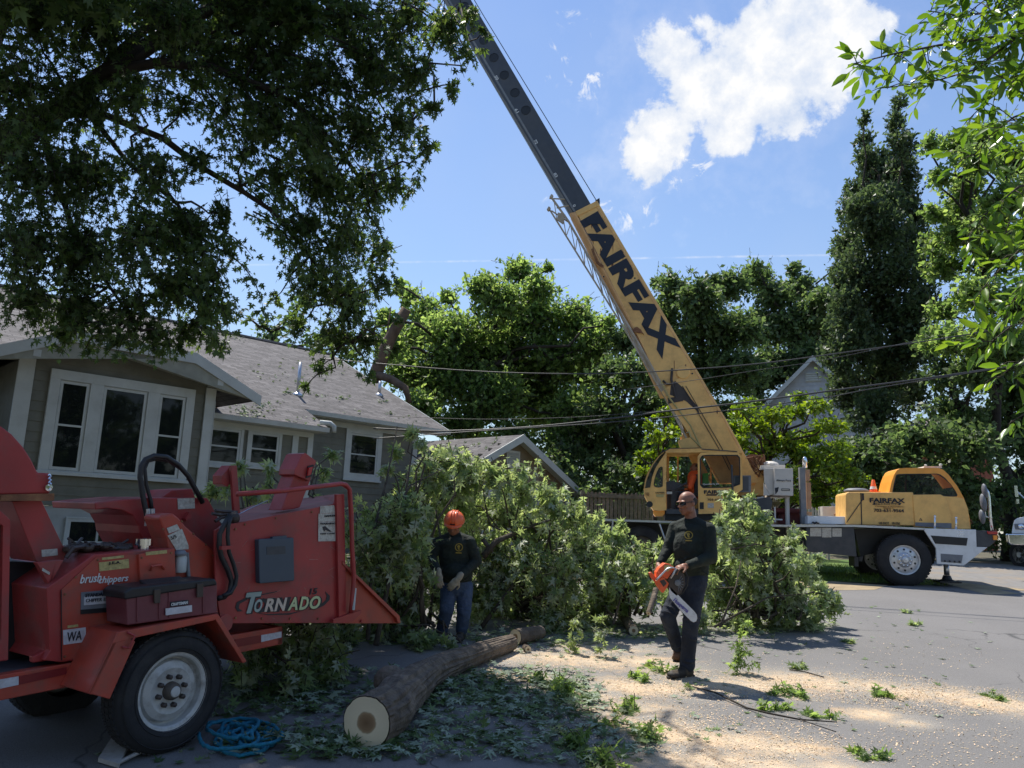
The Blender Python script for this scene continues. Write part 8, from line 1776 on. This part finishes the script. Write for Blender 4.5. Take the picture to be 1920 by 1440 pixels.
pile('heap of grey-green cut branches in shade behind the chipper hopper', [(760, 925, 42), (800, 890, 48, 9.9), (835, 865, 40, 10.2), (700, 985, 52), (762, 965, 62), (845, 905, 50, 10.3), (720, 1030, 70), (770, 1030, 60, 8.8), (690, 1090, 60), (750, 1110, 62), (700, 1160, 60), (640, 1190, 50), (760, 1180, 46), (720, 1220, 50), (790, 832, 16), (772, 812, 11), (727, 880, 12), (870, 872, 28), (655, 1000, 26), (640, 1110, 50), (610, 1200, 50), (800, 960, 50, 10.2), (815, 1120, 36, 10.0), (800, 1060, 42, 10.1), (812, 1190, 20, 8.9), (842, 1206, 15, 8.8), (785, 1195, 26, 8.8), (872, 1215, 11, 8.75), (745, 845, 10), (830, 1010, 40, 10.3)], (8.4, 9.7), 620,
     [([(705, 1210, 8.3), (735, 1060, 8.6), (760, 930, 9.0), (775, 830, 9.2)], .03, .008), ([(690, 1200, 8.3), (700, 1000, 8.6), (725, 900, 8.8), (745, 800, 9)], .022, .006), ([(715, 1000, 8.5), (770, 910, 8.8), (830, 880, 9.1)], .016, .005)], sd=2)
pile('low dark heap of branches under the chipper hopper', [(430, 905, 24), (470, 930, 30), (500, 905, 20), (540, 950, 30), (600, 940, 24), (400, 925, 22), (450, 875, 12), (610, 880, 14), (505, 872, 11), (625, 850, 9), (500, 1200, 60, 7.2), (560, 1220, 60, 7.2), (620, 1240, 55, 7.2), (470, 1240, 45, 7), (560, 1270, 40, 6.8), (520, 1150, 50, 8), (600, 1160, 50, 8), (450, 1180, 45, 8)], (8.0, 8.9), 480,
     [([(480, 1180, 8.2), (470, 1000, 8.3), (455, 870, 8.4)], .016, .005), ([(560, 1180, 8.2), (570, 1000, 8.4), (600, 870, 8.6)], .018, .005)], sd=3)
pile('tall sunlit heap of cut branches right of the man in the hard hat', [(880, 890, 42), (930, 895, 45), (980, 915, 46), (1030, 935, 42), (1075, 965, 42), (1110, 985, 34), (880, 950, 55), (950, 965, 65), (1020, 1000, 60), (1085, 1030, 52), (1125, 1040, 32), (920, 1030, 60), (990, 1060, 66), (1060, 1080, 56), (930, 1100, 60), (1000, 1130, 60), (1070, 1130, 46), (900, 1160, 50), (960, 1170, 50), (1030, 1170, 44), (1090, 1160, 30), (1120, 1100, 30), (905, 870, 18), (1060, 925, 14), (1130, 990, 14), (1140, 1080, 36), (1130, 1140, 36), (865, 1040, 50, 10.6), (880, 1110, 50, 10.4), (845, 980, 40, 10.8), (860, 930, 40, 10.8), (1140, 1030, 30)], (9.9, 11.4), 520,
     [([(905, 1045, 10), (930, 1015, 10), (965, 1000, 10.2), (1000, 985, 10.4), (1040, 972, 10.6)], .045, .012), ([(900, 1180, 10), (960, 1100, 10.1), (1030, 1040, 10.4), (1090, 1000, 10.8)], .03, .008), ([(905, 1010, 10), (918, 1030, 10), (925, 1035, 10)], .03, .02)], sd=4)
pile('sunlit low brush between the two men, in front of the rear crane wheels', [(1150, 1010, 30), (1190, 1035, 36), (1150, 1065, 38), (1215, 1060, 30), (1185, 1095, 38), (1145, 1120, 30), (1215, 1115, 30), (1180, 1140, 24), (1230, 1040, 22), (1230, 1090, 26), (1165, 985, 14), (1240, 1020, 14), (1260, 1060, 26), (1255, 1110, 26), (1120, 1090, 34), (1115, 1140, 34), (1180, 1060, 40), (1270, 1020, 18)], (10.2, 11.2), 560,
     [([(1150, 1170, 10), (1170, 1100, 10.4), (1190, 1020, 10.8)], .016, .004)], sd=5)
pile('round sunlit heap of cut branches on the road right of the walking man', [(1365, 940, 22), (1395, 965, 34), (1345, 985, 26), (1430, 985, 34), (1380, 1020, 45), (1440, 1030, 42), (1485, 1020, 30), (1345, 1060, 40), (1410, 1080, 50), (1470, 1080, 44), (1515, 1070, 28), (1360, 1120, 44), (1430, 1130, 46), (1490, 1130, 40), (1535, 1130, 26), (1330, 1160, 26), (1395, 1165, 26), (1455, 1165, 26), (1555, 1150, 14), (1400, 935, 12), (1500, 1000, 14), (1530, 1045, 12), (1325, 1030, 30), (1315, 1100, 34), (1310, 1150, 28), (1540, 1100, 26), (1560, 1130, 22), (1520, 1155, 26), (1500, 1060, 34), (1370, 960, 30)], (10.3, 11.6), 560,
     [([(1350, 1175, 10), (1380, 1100, 10.4), (1400, 1000, 10.8)], .016, .004), ([(1340, 1175, 10), (1440, 1120, 10.4), (1540, 1110, 10.6)], .016, .004), ([(1370, 1030, 10.1), (1420, 1020, 10.2), (1450, 1030, 10.3)], .012, .004)], sd=6)
# sprigs lying on the sawdust: each a thing
spr = [(1072, 1225, .22, 'upright leafy sprig at the sunlit sawdust edge, left of the others'), (1125, 1232, .26, 'bushy pale sprig standing on the sawdust between the big log and the man'), (1385, 1262, .30, 'wilted leafy twig standing up in the man\'s shadow'), (1465, 1300, .24, 'bushy clump of dark green leaves on the orange sawdust'), (1485, 1250, .14, 'flat leafy twig at the upper edge of the sawdust streak'), (1245, 1255, .22, 'leafy twig lying behind the walking man\'s boots'), (1200, 1275, .16, 'small leafy twig in front of the walking man\'s boots'), (1635, 1302, .15, 'small leaf cluster in the middle of the orange streak'), (1855, 1308, .13, 'small leaf cluster at the right end of the orange streak'), (1450, 1330, .18, 'leafy twig tip beside the long bare stick'), (1540, 1345, .16, 'small pointed sprig just below the orange streak'), (1180, 1370, .28, 'bright leafy sprig at lower centre'), (1110, 1420, .34, 'big bright sprig at the bottom edge'), (1500, 1178, .28, 'leafy branch tip lying in front of the right brush heap'), (1710, 1172, .13, 'small dry twig on the open road'), (1530, 1170, .18, 'leafy twig at the right foot of the right brush heap'), (1165, 1330, .2, 'sprig among the chips left of the bare stick'), (1640, 1420, .14, 'small twig with two leaves near the bottom right'), (1010, 1290, .3, 'silvery sprig on the shaded leaf litter'), (1700, 1150, .14, 'small leaf cluster far out on the road'), (1590, 1205, .1, 'single pale leaf cluster on the road above the streak')]
random.seed(9)
for (x, y, s_, lab) in spr:
    g = gr(x, y); t = thing('leafy_twig', lab, 'twig', g, group='leafy twigs dropped on the road'); cl = [(g + Vector((random.uniform(-.7, .7) * s_, random.uniform(-.7, .7) * s_, .12 * s_)), s_ * random.uniform(.35, .6)) for k in range(3)]
    if x in (1385, 1072, 1125): cl = [(g + Vector((0.02 * k, 0, s_ * (.3 + .55 * k))), s_ * (.5 - .08 * k)) for k in range(3)]
    V, F, S, E, Md = foliage(cl, .085, SM, 620, tw_len=.16, lpt=6, droop=.5, flip=.5, flat=.8 if x in (1385, 1072, 1125) else .35, shell=.1); V[:, 2] = np.maximum(V[:, 2], SL * V[:, 1] + .006); mesh_leaves('leaves', V, F, 'leaf_mid' if y > 1250 else 'leaf_silver', t); twig_mesh(S, E, .004, .002, t, 'bark', mid=Md)
q = MB(); P_ = [gr(*p_) + Vector((0, 0, .012 + .02 * (i % 2))) for i, p_ in enumerate([(1290, 1288), (1340, 1305), (1400, 1330), (1440, 1345), (1500, 1352), (1570, 1362)])]; q.tube(P_, [.006, .007, .008, .008, .007, .004], 6); q.tube([P_[4], gr(1568, 1380) + Vector((0, 0, .03))], .004, 5); st_ = q.build('stick', 'bark_dark', smooth=True); tag(st_, 'long thin bare stick lying on the sawdust right of the man\'s shadow', 'stick')
q = MB(); P_ = [gr(*p_) + Vector((0, 0, .012)) for p_ in [(1480, 1258), (1510, 1262), (1545, 1272)]]; q.tube(P_, .006, 5); st_ = q.build('stick', 'bark_dark', smooth=True); tag(st_, 'short twig lying at the top edge of the sawdust streak', 'stick')

# ============================================================ LITTER, CHIPS AND GRASS
def litter(n, regs, size, tm, m, name, lab, cat, flat=.18, lift=.012, flip=.5):
    PX = []
    w_ = np.array([r[4] for r in regs], float); w_ /= w_.sum()
    for i in RNG.choice(len(regs), n, p=w_):
        x, y, rx_, ry_, _ = regs[i]; a = RNG.uniform(0, 2 * pi); r = sqrt(RNG.random()); g = gr(x + rx_ * r * cos(a), y + ry_ * r * sin(a)); PX.append((g.x, g.y, g.z + RNG.uniform(.003, lift)))
    P = np.array(PX); A = RNG.normal(0, 1, (n, 3)); A[:, 2] = A[:, 2] * flat + SL * A[:, 1]
    V, F = leaf_arrays(P, A, size, tm, flip, .22); V[:, 2] = np.maximum(V[:, 2], SL * V[:, 1] + .003)
    o = mesh_leaves(name, V, F, m); tag(o, lab, cat, kind='stuff'); return o
litter(2900, [(480, 1300, 160, 50, .9), (660, 1405, 120, 18, .5), (900, 1330, 230, 70, 3), (700, 1400, 300, 30, 1.6), (560, 1290, 170, 50, 2.0), (1000, 1300, 130, 50, 2.2), (820, 1290, 120, 40, 1.6), (1080, 1400, 160, 40, .9), (620, 1350, 200, 60, 1.2)], .095, SM, 'leaf_fallen', 'fallen_leaves', 'grey-green leaf litter around the big log', 'fallen leaves', .25, .06, .55)
litter(420, [(1200, 1320, 220, 90, 1.2), (1600, 1250, 330, 120, .8), (1500, 1180, 300, 50, .8), (1100, 1210, 160, 30, 1), (400, 1420, 260, 20, .4), (1350, 1190, 120, 25, .8)], .075, SM, 'leaf_fallen', 'scattered_leaves', 'single leaves scattered over the road and sawdust', 'fallen leaves', .2, .02, .5)
litter(900, [(1440, 1175, 130, 14, 1), (1180, 1185, 110, 14, 1), (1000, 1200, 140, 14, 1)], .08, SM, 'leaf_silver', 'loose_leaves', 'loose leaves round the feet of the brush heaps', 'fallen leaves', .3, .05, .4)
M['chip'] = mat('wood_chip', (0.66, 0.50, 0.32), 0.8, var=0.1, island=0.3)
TQ = np.array([(-.5, 0, 0), (.5, 0, 0), (.5, 1, .1), (-.5, 1, .1)], float) * [.6, 1, 1], np.array([(0, 1, 2, 3)])
litter(16000, [(1330, 1285, 200, 26, 2), (1600, 1290, 180, 30, 2.5), (1800, 1315, 180, 28, 2.0), (1320, 1390, 260, 50, 2.2), (1040, 1240, 150, 26, 1.5), (1200, 1330, 200, 60, 1.6), (1600, 1350, 340, 80, 1.0), (1500, 1230, 400, 40, .8), (900, 1380, 300, 50, .7), (1750, 1400, 200, 40, .5)], .011, TQ, 'chip', 'wood_chips', 'pale sawdust chips strewn over the asphalt', 'sawdust', .5, .006)
n = 9000; gx = RNG.uniform(3.6, 9.4, n); gy = RNG.uniform(17.1, 21, n); P = np.stack([gx, gy, np.array([gz(a, b) for a, b in zip(gx, gy)])], 1); A = RNG.normal(0, .35, (n, 3)); A[:, 2] = 1
V, F = leaf_arrays(P, A, .075, tmpl_quad(.12), .5, .8); M['grassb'] = leaf_mat('grass_blade', (0.11, 0.19, 0.03), None, .3); o = mesh_leaves('grass', V, F, 'grassb'); tag(o, 'strip of sunlit lawn under the crane truck', 'grass', kind='stuff')
n = 26000; gx = RNG.uniform(3.0, 9.6, n); gy = RNG.uniform(16.9, 19, n)
# debris on the roof: individual leaf sprays
nR = Vector((0, -sin(radians(25)), cos(radians(25)))); PR, AR = [], []
for (x, y, s_, k) in [(400, 640, 18, 60), (440, 632, 20, 40), (560, 790, 50, 24), (480, 760, 40, 60), (470, 775, 30, 50), (600, 740, 20, 16), (640, 745, 18, 22), (720, 752, 12, 18), (690, 790, 12, 10), (730, 775, 10, 10), (500, 700, 60, 22), (620, 700, 80, 20), (560, 690, 60, 14), (740, 780, 60, 14), (540, 735, 10, 16), (660, 780, 30, 10)]:
    for _ in range(k):
        p_ = on_plane(x + random.gauss(0, s_ * .5), y + random.gauss(0, s_ * .16), HM @ Vector((0, 1.2, roofz(1.2) + .03)), HM.to_3x3() @ nR)
        l_ = HMI @ p_
        if l_.y < 9 and l_.y > 1.1 and (l_.x < 6.4 or l_.y > 2.4) and l_.x < 11.3: PR.append(tuple(p_)); AR.append((random.gauss(0, 1), random.gauss(0, 1), random.gauss(0, .4)))
V, F = leaf_arrays(np.array(PR), np.array(AR), .10, SM, .4, .5); o = mesh_leaves('roof_leaves', V, F, 'leaf_fallen'); tag(o, 'loose leaves and debris lying on the bungalow roof', 'fallen leaves', kind='stuff')
PR, AR = [], []
for _ in range(90): p_ = GM @ Vector((-random.uniform(.3, 2.4), random.uniform(.5, 5), 0)); l_ = GI @ p_; p_.z = GM.translation.z + pk.z + l_.x * (pk.z - zr) / hw + .03; PR.append(tuple(p_)); AR.append((random.gauss(0, 1), random.gauss(0, 1), random.gauss(0, .4)))
V, F = leaf_arrays(np.array(PR), np.array(AR), .13, SM, .4, .5); o = mesh_leaves('roof_leaves', V, F, 'leaf_fallen'); tag(o, 'loose leaves lying on the garage roof', 'fallen leaves', kind='stuff')
